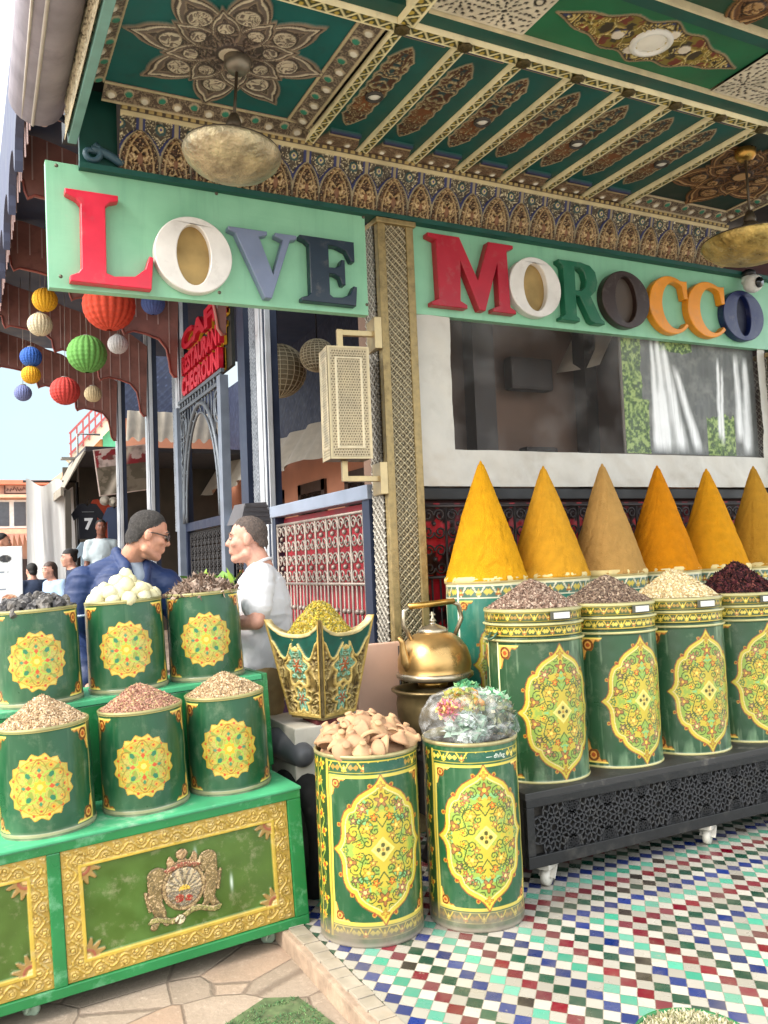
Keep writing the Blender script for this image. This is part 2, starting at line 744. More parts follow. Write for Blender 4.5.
fm = nt.nodes.new('ShaderNodeMath')
fm.operation = 'MULTIPLY'
nt.links.new(wramp(sx_.outputs['Y'], .5, .85, 0, 1), fm.inputs[0])
nt.links.new(wramp(sx_.outputs['Z'], .25, .5, 1, 0), fm.inputs[1])
cl_ = nt.nodes.new('ShaderNodeMix')
cl_.data_type = 'RGBA'
nt.links.new(wramp(cn.outputs['Fac'], .35, .65, 0, 1), cl_.inputs['Factor'])
cl_.inputs['A'].default_value = (1.62, 2.05, 2.25, 1)
cl_.inputs['B'].default_value = (1.95, 2.18, 2.28, 1)
fx = nt.nodes.new('ShaderNodeMix')
fx.data_type = 'RGBA'
nt.links.new(fm.outputs[0], fx.inputs['Factor'])
nt.links.new(cm_.outputs['Result'], fx.inputs['A'])
nt.links.new(cl_.outputs['Result'], fx.inputs['B'])
nt.links.new(fx.outputs['Result'], bg.inputs['Color'])
sl = bpy.data.lights.new('sun', 'SUN')
sl.energy = 1.2
sl.angle = math.radians(32)
sl.color = (1, .96, .9)
so = bpy.data.objects.new('sun', sl)
COL.objects.link(so)
sd = Vector((math.sin(SUN_AZ) * math.cos(SUN_EL), math.cos(SUN_AZ) * math.cos(SUN_EL), math.sin(SUN_EL)))
so.rotation_euler = sd.to_track_quat('Z', 'Y').to_euler()
so.location = sd * 30
SC.view_settings.view_transform = 'Standard'
SC.view_settings.look = 'None'
SC.view_settings.gamma = 1
SC.view_settings.use_curve_mapping = False
SC.view_settings.exposure = 1.72
SC.cycles.max_bounces = 8
SC.cycles.diffuse_bounces = 5
SC.cycles.use_denoising = True
SC.cycles.sample_clamp_indirect = 8


# ================================================================== node sugar
class NX:
    def __init__(s, name, rough=.5, metal=0.0):
        s.m = bpy.data.materials.new(name)
        s.m.use_nodes = True
        s.nt = s.m.node_tree
        s.b = s.nt.nodes['Principled BSDF']
        s.b.inputs['Roughness'].default_value = rough
        s.b.inputs['Metallic'].default_value = metal
        s.tc = s.nt.nodes.new('ShaderNodeTexCoord')

    def n(s, t, **kw):
        x = s.nt.nodes.new(t)
        for k, v in kw.items():
            setattr(x, k, v)
        return x

    def put(s, sock, v):
        if hasattr(v, 'is_linked') or isinstance(v, bpy.types.NodeSocket):
            s.nt.links.new(v, sock)
        else:
            sock.default_value = v

    def math(s, op, a, b=0.0, c=0.0):
        x = s.n('ShaderNodeMath', operation=op)
        s.put(x.inputs[0], a)
        s.put(x.inputs[1], b)
        s.put(x.inputs[2], c)
        return x.outputs[0]

    def noise(s, scale, detail=5, vec=None, rough=.5):
        x = s.n('ShaderNodeTexNoise')
        x.inputs['Scale'].default_value = scale
        x.inputs['Detail'].default_value = detail
        x.inputs['Roughness'].default_value = rough
        s.nt.links.new(vec or s.tc.outputs['Object'], x.inputs['Vector'])
        return x.outputs['Fac']

    def rng(s, v, a, b, c=0.0, d=1.0):
        x = s.n('ShaderNodeMapRange')
        s.put(x.inputs['Value'], v)
        for k, q in (('From Min', a), ('From Max', b), ('To Min', c), ('To Max', d)):
            x.inputs[k].default_value = q
        return x.outputs['Result']

    def mix(s, f, a, b):
        x = s.n('ShaderNodeMix', data_type='RGBA')
        s.put(x.inputs['Factor'], f)
        for k, q in (('A', a), ('B', b)):
            if isinstance(q, str):
                q = (*lin(q), 1)
            s.put(x.inputs[k], q)
        return x.outputs['Result']

    def ramp(s, v, stops, mode='LINEAR'):
        x = s.n('ShaderNodeValToRGB')
        x.color_ramp.interpolation = mode
        e = x.color_ramp.elements
        while len(e) < len(stops):
            e.new(.5)
        for q, (p, c) in zip(e, stops):
            q.position = p
            q.color = (*lin(c), 1)
        s.put(x.inputs['Fac'], v)
        return x.outputs['Color']

    def bump(s, v, st=.5, dist=.01):
        x = s.n('ShaderNodeBump')
        x.inputs['Strength'].default_value = st
        x.inputs['Distance'].default_value = dist
        s.put(x.inputs['Height'], v)
        s.nt.links.new(x.outputs['Normal'], s.b.inputs['Normal'])

    def col(s, c):
        s.put(s.b.inputs['Base Color'], c)


# ------------------------------------------------------------------ mosaic floor
def mosaic_material():
    q = NX('mosaic_tiles', .28)
    sp = q.n('ShaderNodeSeparateXYZ')
    q.nt.links.new(q.tc.outputs['Object'], sp.inputs[0])
    wob = q.noise(9, 2)
    X = q.math('ADD', sp.outputs['X'], q.math('MULTIPLY', q.math('SUBTRACT', wob, .5), .012))
    Y = sp.outputs['Y']
    u = q.math('DIVIDE', q.math('SUBTRACT', q.math('SUBTRACT', X, 1.25), q.math('MULTIPLY', q.math('SUBTRACT', Y, 2.7), .035)), .0715)
    v = q.math('DIVIDE', q.math('SUBTRACT', q.math('ADD', q.math('MULTIPLY', q.math('SUBTRACT', X, 1.25), .027), 2.708), Y), .0825)
    p, r = q.math('ADD', u, v), q.math('SUBTRACT', u, v)
    P, R = q.math('ROUND', p), q.math('ROUND', r)
    par = q.math('MODULO', q.math('ADD', q.math('ADD', P, R), 1000), 2)          # 0 = coloured, 1 = white
    par = q.math('GREATER_THAN', par, .5)
    cu = q.math('DIVIDE', q.math('ADD', P, R), 2)
    cv = q.math('DIVIDE', q.math('SUBTRACT', P, R), 2)
    k = q.math('MINIMUM', q.math('SUBTRACT', cu, 10), q.math('ADD', cv, 2))
    k = q.math('MODULO', q.math('ADD', k, 402.0), 4)
    kc = q.ramp(q.math('ADD', q.math('DIVIDE', k, 4), .02), [(0, '#172a66'), (.24, '#459179'), (.49, '#661424'), (.74, '#174031')], 'CONSTANT')
    # single odd tiles and hand-made variation
    wn = q.n('ShaderNodeTexWhiteNoise', noise_dimensions='2D')
    cb = q.n('ShaderNodeCombineXYZ')
    q.put(cb.inputs[0], P)
    q.put(cb.inputs[1], R)
    q.nt.links.new(cb.outputs[0], wn.inputs['Vector'])
    rv = wn.outputs['Value']
    kc = q.mix(q.rng(rv, .965, .97), kc, '#2a2320')
    hs = q.n('ShaderNodeHueSaturation')
    q.put(hs.inputs['Value'], q.rng(rv, 0, 1, .72, 1.3))
    q.put(hs.inputs['Saturation'], q.rng(q.math('FRACT', q.math('MULTIPLY', rv, 7.3)), 0, 1, .78, 1.12))
    q.put(hs.inputs['Color'], kc)
    wh = q.mix(q.rng(rv, 0, 1), '#8f8a80', '#b2aea4')
    c = q.mix(par, hs.outputs['Color'], wh)
    e = q.math('MAXIMUM', q.math('ABSOLUTE', q.math('SUBTRACT', p, P)), q.math('ABSOLUTE', q.math('SUBTRACT', r, R)))
    e = q.math('ADD', e, q.math('MULTIPLY', q.math('SUBTRACT', q.noise(160, 3), .5), .05))
    gr = q.rng(e, .468, .486)
    c = q.mix(gr, c, '#7d7567')
    chip = q.rng(q.noise(26, 6, rough=.7), .64, .71)
    c = q.mix(q.math('MULTIPLY', chip, .7), c, '#9a8f7e')
    dirt = q.rng(q.noise(3.4, 8, rough=.7), .45, .75, 0, .36)
    c = q.mix(dirt, c, '#8d8472')
    q.col(c)
    hgt = q.math('ADD', q.math('MULTIPLY', gr, -1), q.math('MULTIPLY', rv, .35))
    q.bump(hgt, .35, .003)
    q.put(q.b.inputs['Roughness'], q.math('ADD', q.rng(q.noise(11), .3, .7, .18, .42), q.math('MULTIPLY', gr, .4)))
    return q.m


def paving_material():
    q = NX('stone_paving', .75)
    mp = q.n('ShaderNodeMapping')
    mp.inputs['Scale'].default_value = (1.0, 1.25, 1)
    mp.inputs['Rotation'].default_value = (0, 0, .35)
    mp.inputs['Location'].default_value = (3.1, 1.7, 0)
    q.nt.links.new(q.tc.outputs['Object'], mp.inputs[0])
    vs = []
    for ft in ('DISTANCE_TO_EDGE', 'F1'):
        v = q.n('ShaderNodeTexVoronoi', feature=ft)
        v.inputs['Scale'].default_value = 3.3
        v.inputs['Randomness'].default_value = .8
        q.nt.links.new(mp.outputs[0], v.inputs['Vector'])
        vs.append(v)
    ed = q.math('ADD', vs[0].outputs['Distance'], q.math('MULTIPLY', q.math('SUBTRACT', q.noise(45, 4), .5), .02))
    j = q.rng(ed, .006, .022, .8, 0)
    sx = q.n('ShaderNodeSeparateColor')
    q.nt.links.new(vs[1].outputs['Color'], sx.inputs[0])
    c = q.ramp(sx.outputs[0], [(0, '#807263'), (.35, '#958676'), (.7, '#a08f7e'), (1, '#9c8470')])
    c = q.mix(q.rng(q.noise(7, 8, rough=.7), .4, .7, 0, .5), c, '#7d7060')
    c = q.mix(q.rng(q.noise(34, 6, rough=.7), .55, .7, 0, .35), c, '#c4b3a0')
    c = q.mix(j, c, '#6b5d50')
    q.col(c)
    q.bump(q.math('ADD', q.math('MULTIPLY', j, -1.2), q.noise(60, 7)), .6, .006)
    return q.m


def gz(x, y):
    """street level: falls a little away from the kerb, rises down the street"""
    k = min(1, max(0, (1.15 - x) / 1.2))
    z = -.07 - .05 * k
    if y > 4.5:
        t = min(1, (y - 4.5) / 8)
        z = z + (.36 - z) * (t * t * (3 - 2 * t))
    if y > 13:
        z += min(.5, (y - 13) * .02)
    return z


def build_ground():
    xs = [-900, -300, -100, -40, -20, -10, -5, -3, -2, -1, -.5, 0, .4, .8, 1.1, 1.16, 2, 3, 5, 8, 12, 20, 40, 100, 300, 900]
    ys = [-900, -300, -100, -40, -15, -6, -2, 0, 1, 2, 3, 4, 4.5, 5, 5.5, 6, 6.5, 7, 8, 9, 10, 11, 12, 13, 15, 18, 22, 27, 33, 40, 60, 120, 300, 900]
    vs = [(x, y, gz(x, y) - (.25 if (1.16 < x < 9 and y < 4.2) else 0)) for x in xs for y in ys]
    n = len(ys)
    fs = [(i * n + j, (i + 1) * n + j, (i + 1) * n + j + 1, i * n + j + 1) for i in range(len(xs) - 1) for j in range(n - 1)]
    m = MB()
    m.add(vs, fs, True)
    tag(m.build('street_pavement', paving_material()), kind='structure')
    m = MB()
    m.bb(1.205, 8.5, -7, 4.45, -.28, 0)
    tag(m.build('mosaic_floor', mosaic_material()), kind='structure')

    # kerb: cemented edge with a row of worn white tiles on top
    m = MB()
    m.bb(1.115, 1.2, -7, 4.45, -.3, -.006, bev=.008)
    y = -2.0
    r = random.Random(3)
    tiles = MB()
    while y < 4.4:
        l = r.uniform(.07, .09)
        dx = r.uniform(-.003, .003)
        tiles.box((1.171 + dx, y + l / 2, -.004 + r.uniform(-.0015, .002)), (.062, l - .005, .012), rz=r.uniform(-.02, .02), bev=.002)
        y += l
    k = m.build('kerb', mat('kerb_cement', '#9b8672', .9, var=.25, vs=14, bump=.5, bs=50, spots='#6d5a4a', spot_scale=9))
    tag(k, kind='structure')
    tiles.build('kerb_tiles', mat('kerb_white_tile', '#968c7d', .5, var=.18, vs=16, spots='#9a8a74', spot_scale=15), k)


build_ground()

# ------------------------------------------------------------------ shared materials
M_GOLDP = mat('aged_gold', '#97845a', .45, .5, var=.25, vs=30, bump=.25, bs=120, spots='#5a4628', spot_scale=18)
M_BRASS = mat('brass', '#b38d4a', .28, .9, var=.2, vs=12, spots='#6b4c24', spot_scale=8)
M_CEIL = mat('painted_ceiling', attr=True, rough=.5, var=.16, vs=7, spots='#2b241c', spot_scale=13, spot_amt=.25)
M_TEALW = mat('dark_green_wood', '#0f4a41', .5, var=.2, vs=8)
M_IRON = mat('dark_iron', '#1c1a1b', .5, .5, var=.25, vs=20)
M_BLACKW = mat('black_wood', '#131517', .5, var=.3, vs=8)
M_CREAM = mat('cream_paint', '#cfc4a2', .6, var=.15, vs=14)
M_WHITE = mat('white_plastic', '#dcdcd8', .4, var=.05)

# ================================================================== painted timber ceiling
ZC = 3.563
BR, DKB, GLD, CRM, TEAL, DGRN, BLU = '#6b5443', '#2b2019', '#a58a57', '#d6caa4', '#0d5c5a', '#0c3b36', '#27357a'


def zigzag_strip(p, S, T, w, long_axis='T', per=.075):
    """cream-lined ribbon filled with gold and dark leaf zigzags"""
    a, l = (S, T) if long_axis == 'T' else (T, S)
    x = a - w / 2
    p.fill(np.ones_like(S, bool), '#3d3f22')
    ph = (l / per) % 1
    tri = (np.abs(ph - .5) * 2 - .5) * w * .75
    p.fill(np.abs(x - tri) < w * .12, '#d9cf9f', .003)
    leaf = np.hypot((ph - .5) * per, x - w * .24) < w * .17
    p.fill(leaf, '#8c7b33', .002)
    ph2 = ((l / per) + .5) % 1
    p.fill(np.hypot((ph2 - .5) * per, x + w * .24) < w * .17, '#b09a45', .002)
    p.fill(np.abs(np.abs(x) - w * .44) < w * .07, '#e6dcb4', .004)


def gem_strip(p, S, T, w, L, per=.075):
    x = T - w / 2
    p.fill(np.ones_like(S, bool), '#55483f')
    f = filigree(S, T, 55, 3)
    p.fill(f < .35, '#8b7c68', .002)
    ph = (S / per) % 1 - .5
    q = np.hypot(ph * per, (x - .012 * np.sign(np.sin(S / per * PI))) * 1.0)
    p.fill(q < .024, '#a89a80', .004)
    alt = (np.floor(S / per) % 2) == 0
    p.fill((q < .016) & alt, '#d8d2c4', .009)
    p.fill((q < .017) & ~alt, '#2f7d66', .009)
    p.fill(np.abs(np.abs(x) - w * .42) < w * .05, '#b9aa88', .006)


def rose(p, S, T, cx, cy, R, n=8, tone=0):
    """big carved flower: pointed petals in two rings, each with an eye"""
    dx, dy = S - cx, T - cy
    q, a = np.hypot(dx, dy), np.arctan2(dx, dy)
    edge = ['#8a7a68', '#7a5430'][tone]
    dark = ['#493f3a', '#2e1c10'][tone]
    mid = ['#6d6058', '#5a3a20'][tone]
    pale = ['#c9bda6', '#b08a5c'][tone]
    for ring, (R1, off) in enumerate(((R, 0), (R * .66, PI / n))):
        u = ((a + off) / (2 * PI / n) + .5) % 1 - .5          # -.5 .. .5 across one petal
        w = np.abs(u) * 2
        lim = R1 * (1 - .42 * w ** 1.6 + .10 * (w < .16) * (1 - w / .16))
        s = q / np.maximum(lim, 1e-4)
        for lo, col, h in ((1.0, edge, .012), (.955, dark, .008), (.91, pale, .013), (.87, mid, .009), (.80, edge, .011), (.77, dark, .008)):
            p.fill(s < lo, col, h)
        f = filigree(S * 1.0, T, 34 / R * .5, 5 + ring)
        p.fill((s < .75) & (f < .4), mid, .012)
        p.fill((s < .75) & (f < .16), edge, .014)
        ex = np.hypot(q - R1 * .62, u * 2 * PI / n * q * .9)
        p.fill(ex < R1 * .14, dark, .013)
        p.fill(ex < R1 * .11, pale, .018)
        p.fill((ex < R1 * .10) & (f < .45), mid, .014)
        sp = (w > .93) & (s < .9)
        p.fill(sp, edge, .016)
    p.fill(q < R * .16, dark, .02)
    p.fill(q < R * .12, pale, .024)


def lozenge(p, S, T, cx, cy, hw, hh, k=1.0):
    """ogee-ended lozenge filled with dense arabesque"""
    y = np.abs(T - cy) / hh
    lim = hw * np.where(y < .72, 1 - .06 * np.cos(y * 30), np.clip((1 - y) / .28, 0, 1) ** .7)
    d = lim - np.abs(S - cx)
    p.fill(d > 0, '#9b8d72', .006)
    p.fill(d > .009, '#4c2f22', .003)
    ms = np.abs(S - cx)
    f = filigree(ms, T, 30, 2)
    n = fbm(ms * 14, T * 14, 9)
    p.fill((d > .009) & (n > .52), '#5a3a2a', .003)
    p.fill((d > .009) & (n > .62), '#74472a', .004)
    p.fill((d > .009) & (n < .36), '#1f3f44', .003)
    p.fill((d > .009) & (f < .26), '#7f7052', .007)
    p.fill((d > .009) & (f < .08), '#b5a884', .009)


def bay_paint(w, h):
    def f(p, S, T):
        # local T=0 at the wall end? (origin at the wall, growing towards the street)
        lozenge(p, S, T, w / 2 - .030, h * .57, w * .25, h * .33)
        # carved foot at the wall end
        y = T
        lim = w * (.44 - .10 * np.clip((y - .10) / .06, 0, 1))
        ft = (y < .19) & (np.abs(S - w / 2) < lim)
        p.fill(ft, '#6a5544', .012)
        fl = filigree(S, T, 60, 4)
        p.fill(ft & (fl < .3), '#8e7860', .016)
        p.fill((np.abs(y - .185) < .009) & (np.abs(S - w / 2) < lim), '#2f3358', .02)
        p.fill((np.abs(y - .165) < .006) & (np.abs(S - w / 2) < lim), '#a89572', .02)
        for sx in (-.05, .05):
            q = np.hypot(S - w / 2 - sx, T - .09)
            p.fill(q < .022, '#9a8a70', .018)
            p.fill(q < .013, '#f0ece0', .024)
        # blue label at the far end
        p.fill((T > h - .055) & (T < h - .012) & (np.abs(S - w / 2) < w * .40), '#8a7a62', .004)
        p.fill((T > h - .048) & (T < h - .019) & (np.abs(S - w / 2) < w * .375), '#242a5c', .006)
    return f


def lattice_paint(w, h):
    def f(p, S, T):
        per = .20
        x, y = (S % per) / per - .5, (T % per) / per - .5
        q, a = np.hypot(x, y), np.arctan2(x, y)
        hole = np.zeros_like(S, bool)
        for R, n, r in ((.13, 8, .036), (.235, 8, .05), (.34, 16, .042), (.46, 16, .05)):
            u = ((a / (2 * PI / n)) % 1 - .5) * 2 * PI / n * R
            hole |= ((np.abs(q - R) / 1.35 + np.abs(u)) < r)
        hole |= q < .06
        d = np.hypot(np.abs(x) - .5, np.abs(y) - .5)
        hole |= (np.abs(d - .1) < .03)
        p.fill(np.ones_like(S, bool), '#cfc6b2', .006)
        hw = hole & (np.minimum(np.minimum(S, w - S), np.minimum(T, h - T)) > .012)
        p.fill(hw, '#2a2620', 0)
    return f


def oval_paint(w, h):
    def f(p, S, T):
        x, y = (S - w / 2) / (w / 2 * .97), (T - h / 2) / (h / 2 * .97)
        ax = np.abs(x)
        lim = .80 * (1 - ax ** 1.5) * (1 + .12 * np.cos(ax * 17)) + .0
        d = (lim - np.abs(y)) * h / 2
        ok = ax < .97
        p.fill((d > 0) & ok, '#8d7a5c', .006)
        p.fill((d > .010) & ok, '#3a3122', .003)
        fl = filigree(np.abs(S - w / 2), np.abs(T - h / 2), 26, 12)
        n = fbm(np.abs(S - w / 2) * 12, np.abs(T - h / 2) * 12, 4)
        z = (d > .016) & ok
        p.fill(z & (n > .55), '#7a6a2a', .004)
        p.fill(z & (n < .36), '#27345c', .003)
        p.fill(z & (n > .66), '#6d2f24', .004)
        p.fill(z & (fl < .35), '#a8904e', .008)
        p.fill(z & (fl < .12), '#d8c98e', .010)
        for sx, sy in ((.33, .1), (-.33, -.1), (.1, .45), (-.1, -.45)):
            p.fill(np.hypot((x - sx) * w / 2, (y - sy) * h / 2) < .028, '#d9cfbf', .01)
    return f


def frieze_paint(w, h):
    per = .335

    def f(p, S, T):
        p.fill(np.ones_like(S, bool), '#453d30')
        ph = (S / per) % 1
        wide = ph < .56
        c = np.where(wide, .28, .78)
        hw = np.where(wide, .28, .22) * per
        x = np.abs(ph - c) * per
        base, apex = .0, np.where(wide, h * .68, h * .66)
        y = np.clip(T / apex, 0, 1)
        shape = hw * np.clip(1 - y ** 2.6, 0, 1) ** .75
        d = shape - x
        # spandrel ornaments
        fl = filigree(S, T, 60, 21)
        p.fill(fl < .34, '#857b66', .004)
        p.fill(fl < .12, '#d8cda9', .006)
        xs = np.minimum(ph, np.minimum(np.abs(ph - .56), 1 - ph)) * per
        st = np.hypot(xs, T - h * .74)
        p.fill(st < .026, '#2b4a4a', .006)
        p.fill(st < .014, '#c2b186', .01)
        p.fill(st < .006, '#27357a', .011)
        p.fill((d > -.020), '#2b3468', .008)
        p.fill((d > -.009), '#978a6c', .014)
        p.fill((d > .002), '#3a2a20', .004)
        ins = d > .006
        k = np.clip(1 - d / np.maximum(hw, .01), 0, 1)
        mx = x
        f2 = filigree(mx, T, 46, 31)
        p.fill(ins & (f2 < .55), '#6b4a33', .012)
        p.fill(ins & (f2 < .28), '#866a48', .018)
        p.fill(ins & (f2 < .10), '#cbb084', .022)
        p.fill(ins & (np.abs(d - hw * .30) < .005), '#a58c62', .022)
        lf = np.abs(np.hypot(mx, (T - h * .20) * .62) + .012 * np.cos(np.arctan2(mx, T - h * .2) * 6) - hw * .34)
        p.fill(ins & (lf < .006), '#b2976a', .024)
        p.fill(ins & (np.hypot(mx, (T - h * .24) * .5) < hw * .15), '#7a5232', .022)
        p.fill(np.abs(T - h * .90) < .010, '#c9bb92', .012)
        p.fill((T > h * .94), '#4a3d2c', .010)
        p.fill((T > h * .955) & (np.abs((S / .04) % 1 - .5) < .3), '#a8935c', .016)
    return f


def down(x0, y1, z):
    return frame((x0, y1, z), (1, 0, 0), (0, -1, 0), (0, 0, -1))


def build_canopy():
    t = thing('shop_canopy', 'painted green and gold carved timber ceiling over the spice shop front', 'canopy', (0, 0, 0))
    m = MB()
    m.bb(.52, 6.4, 1.5, 4.6, 3.66, 3.78)
    m.build('roof_slab', M_BLACKW, t)
    # flower bay at the street corner
    panel('flower_panel', .87, .90, .0036, lambda p, S, T: rose(p, S, T, .45, .43, .41, 8), down(.615, 3.81, 3.60), M_CEIL, t, base=TEAL)
    panel('gem_border', .89, .115, .004, lambda p, S, T: gem_strip(p, S, T, .115, .89), frame((1.475, 3.80, 3.598), (0, -1, 0), (.96, 0, -.28), (-.28, 0, -.96)), M_CEIL, t)
    panel('gem_border', 1.0, .12, .004, lambda p, S, T: gem_strip(p, S, T, .12, 1.0), frame((.615, 3.80, 3.598), (1, 0, 0), (0, .96, -.28), (0, .28, -.96)), M_CEIL, t)
    panel('gem_border', .89, .09, .004, lambda p, S, T: gem_strip(p, S, T, .09, .89), frame((.615, 2.92, 3.598), (0, 1, 0), (-.94, 0, -.34), (.34, 0, -.94)), M_CEIL, t)
    # coffers between the rafters
    for k in range(7):
        x0 = 1.635 + .3 * k
        panel('coffer_panel', .25, 1.05, .0042, bay_paint(.25, 1.05), down(x0 + .025, 3.975, 3.584), M_CEIL, t, base='#0b504b')
    for k in range(8):
        x0 = 1.635 + .3 * k
        panel('rafter', .047, 1.08, .004, lambda p, S, T: zigzag_strip(p, S, T, .047), down(x0 - .0235, 3.99, 3.560), M_CEIL, t, depth=.024)
    panel('front_beam', 4.7, .058, .004, lambda p, S, T: zigzag_strip(p, S, T, .058, 'S'), down(.53, 2.93, 3.556), M_CEIL, t, depth=.05)
    for k in range(8):
        m = MB()
        m.lathe([(.034, 0), (.034, .006), (.022, .012), (.0001, .012)], 8, (0, 0, 0), rot=Matrix.Rotation(PI, 3, 'X'))
        m.build('beam_boss', mat('boss_dark_gold', '#4d4222', .4, .4, var=.3, vs=60, bump=.6, bs=140), t, (1.635 + .3 * k, 2.90, 3.550))
    # bay on the far right
    panel('flower_panel', .75, .90, .0042, lambda p, S, T: rose(p, S, T, .38, .44, .40, 6, 1), down(3.77, 3.82, 3.60), M_CEIL, t, base='#12302a')
    panel('gem_border', .85, .12, .004, lambda p, S, T: gem_strip(p, S, T, .12, .85), frame((3.77, 3.80, 3.598), (1, 0, 0), (0, .96, -.28), (0, .28, -.96)), M_CEIL, t)
    panel('gem_border', 1.0, .12, .004, lambda p, S, T: gem_strip(p, S, T, .12, 1.0), frame((4.50, 3.86, 3.598), (0, -1, 0), (.96, 0, -.28), (-.28, 0, -.96)), M_CEIL, t)
    # second zone, nearer the street
    m = MB()
    m.bb(.53, 5.2, 2.795, 2.868, 3.575, 3.66)
    m.bb(1.70, 5.2, 2.37, 2.43, 3.575, 3.66)
    m.build('dark_batten', M_TEALW, t)
    m = MB()
    m.bb(1.70, 5.2, 2.357, 2.369, 3.57, 3.66)
    m.bb(1.70, 5.2, 2.789, 2.794, 3.572, 3.66)
    m.build('cream_bead', M_CREAM, t)
    panel('cross_beam', .075, 1.36, .004, lambda p, S, T: zigzag_strip(p, S, T, .075), down(1.600, 2.868, 3.552), M_CEIL, t, depth=.07)
    panel('flower_panel', 1.06, 1.2, .006, lambda p, S, T: rose(p, S, T, .53, .62, .5, 8), down(.53, 2.793, 3.60), M_CEIL, t, base=TEAL)
    panel('lattice_panel', .46, .355, .0042, lattice_paint(.46, .355), down(1.69, 2.787, 3.594), M_CEIL, t)
    panel('oval_panel', 1.09, .355, .0042, oval_paint(1.09, .355), down(2.156, 2.787, 3.596), M_CEIL, t, base='#1b6440')
    panel('lattice_panel', .46, .355, .0042, lattice_paint(.46, .355), down(3.252, 2.787, 3.594), M_CEIL, t)
    panel('oval_panel', 1.09, .355, .006, oval_paint(1.09, .355), down(3.72, 2.787, 3.596), M_CEIL, t, base='#1b6440')
    panel('flower_panel', .9, .82, .005, lambda p, S, T: rose(p, S, T, .45, .38, .38, 6, 1), down(1.70, 2.355, 3.60), M_CEIL, t, base='#16412f')
    panel('flower_panel', .9, .82, .005, lambda p, S, T: rose(p, S, T, .30, .30, .34, 6, 1), down(2.62, 2.355, 3.60), M_CEIL, t, base='#16412f')
    panel('flower_panel', 1.6, .82, .007, lambda p, S, T: rose(p, S, T, .8, .4, .38, 8, 1), down(3.54, 2.355, 3.60), M_CEIL, t, base='#16412f')
    # frieze over the signs
    fy = Vector((0, -.075, .285)).normalized()
    fz = Vector((1, 0, 0)).cross(fy)
    panel('frieze', 3.95, .294, .0042, frieze_paint(3.95, .294), frame((.70, 4.0, 3.279), (1, 0, 0), fy, fz), M_CEIL, t)
    m = MB()
    m.bb(.52, 5.2, 3.955, 4.06, 3.252, 3.278)
    m.bb(.53, .70, 4.02, 4.06, 3.278, 3.66)
    m.build('dark_batten', M_TEALW, t)
    # scroll bracket in the corner
    m = MB()
    pts = [(.72 - .2 * i / 10, 3.99, 3.31 + .05 * math.sin(i / 10 * PI * .8)) for i in range(8)]
    sp = [(.575 + .05 * (1 - i / 16) * math.cos(-i * .5 + 1.2), 3.985, 3.34 + .05 * (1 - i / 16) * math.sin(-i * .5 + 1.2)) for i in range(15)]
    m.tube(pts, .02, 8)
    m.tube(sp, .014, 8)
    m.build('scroll_bracket', mat('slate_paint', '#34505c', .5, var=.2), t)
    # street-side edge
    m = MB()
    m.bb(.482, .522, 1.5, 4.05, 3.40, 3.80, bev=.004)
    m.build('edge_board', mat('pale_teal_paint', '#6f9d97', .5, var=.15, vs=10), t)

    def edge_paint(p, S, T):
        f = filigree(S, T, 38, 41)
        p.fill(f < .35, '#8a8171', .0)
        p.fill(f > .6, '#d6cdb0', .010)
        p.fill((T < .02) | (T > .36), '#b8a988', .012)
    panel('carved_edge', 2.5, .39, .006, edge_paint, frame((.480, 4.04, 3.405), (0, -1, 0), (0, 0, 1), (-1, 0, 0)), mat('carved_cream', attr=True, rough=.7, var=.15), t, base='#bfb59a')


build_canopy()

# recessed lights
def downlight(name, label, loc, r, group=None, glow=None):
    o = thing(name, label, 'ceiling light', loc, 0, group)
    m = MB()
    m.lathe([(r * 1.28, .01), (r * 1.28, -.004), (r * 1.05, -.010), (r * .92, -.004), (r * .92, .008)], 28, cap=False)
    m.build('trim_ring', mat('light_trim', '#3a3734', .5) if r < .05 else M_WHITE, o)
    m = MB()
    m.lathe([(.0001, -.006), (r * .5, -.005), (r * .93, .004)], 28, cap=False)
    m.build('diffuser', mat('light_diffuser', '#e9e6dc', .35, var=.04), o)
    return o


for k, (q, d) in enumerate(((0, .33), (2, .33), (4, .36), (6, .36))):
    downlight('recessed_light', ['small round downlight in the painted coffer nearest the left flower panel',
                                 'small round downlight in the third painted coffer from the left flower',
                                 'small round downlight in the fifth painted coffer from the left flower',
                                 'small round downlight in the coffer nearest the bronze flower panel'][k],
              (1.635 + .3 * q + .135, 3.43, 3.574), .034, 'small downlights between the ceiling rafters')
downlight('recessed_light', 'large white round ceiling light in the middle of the green oval panel', (2.70, 2.61, 3.585), .072)


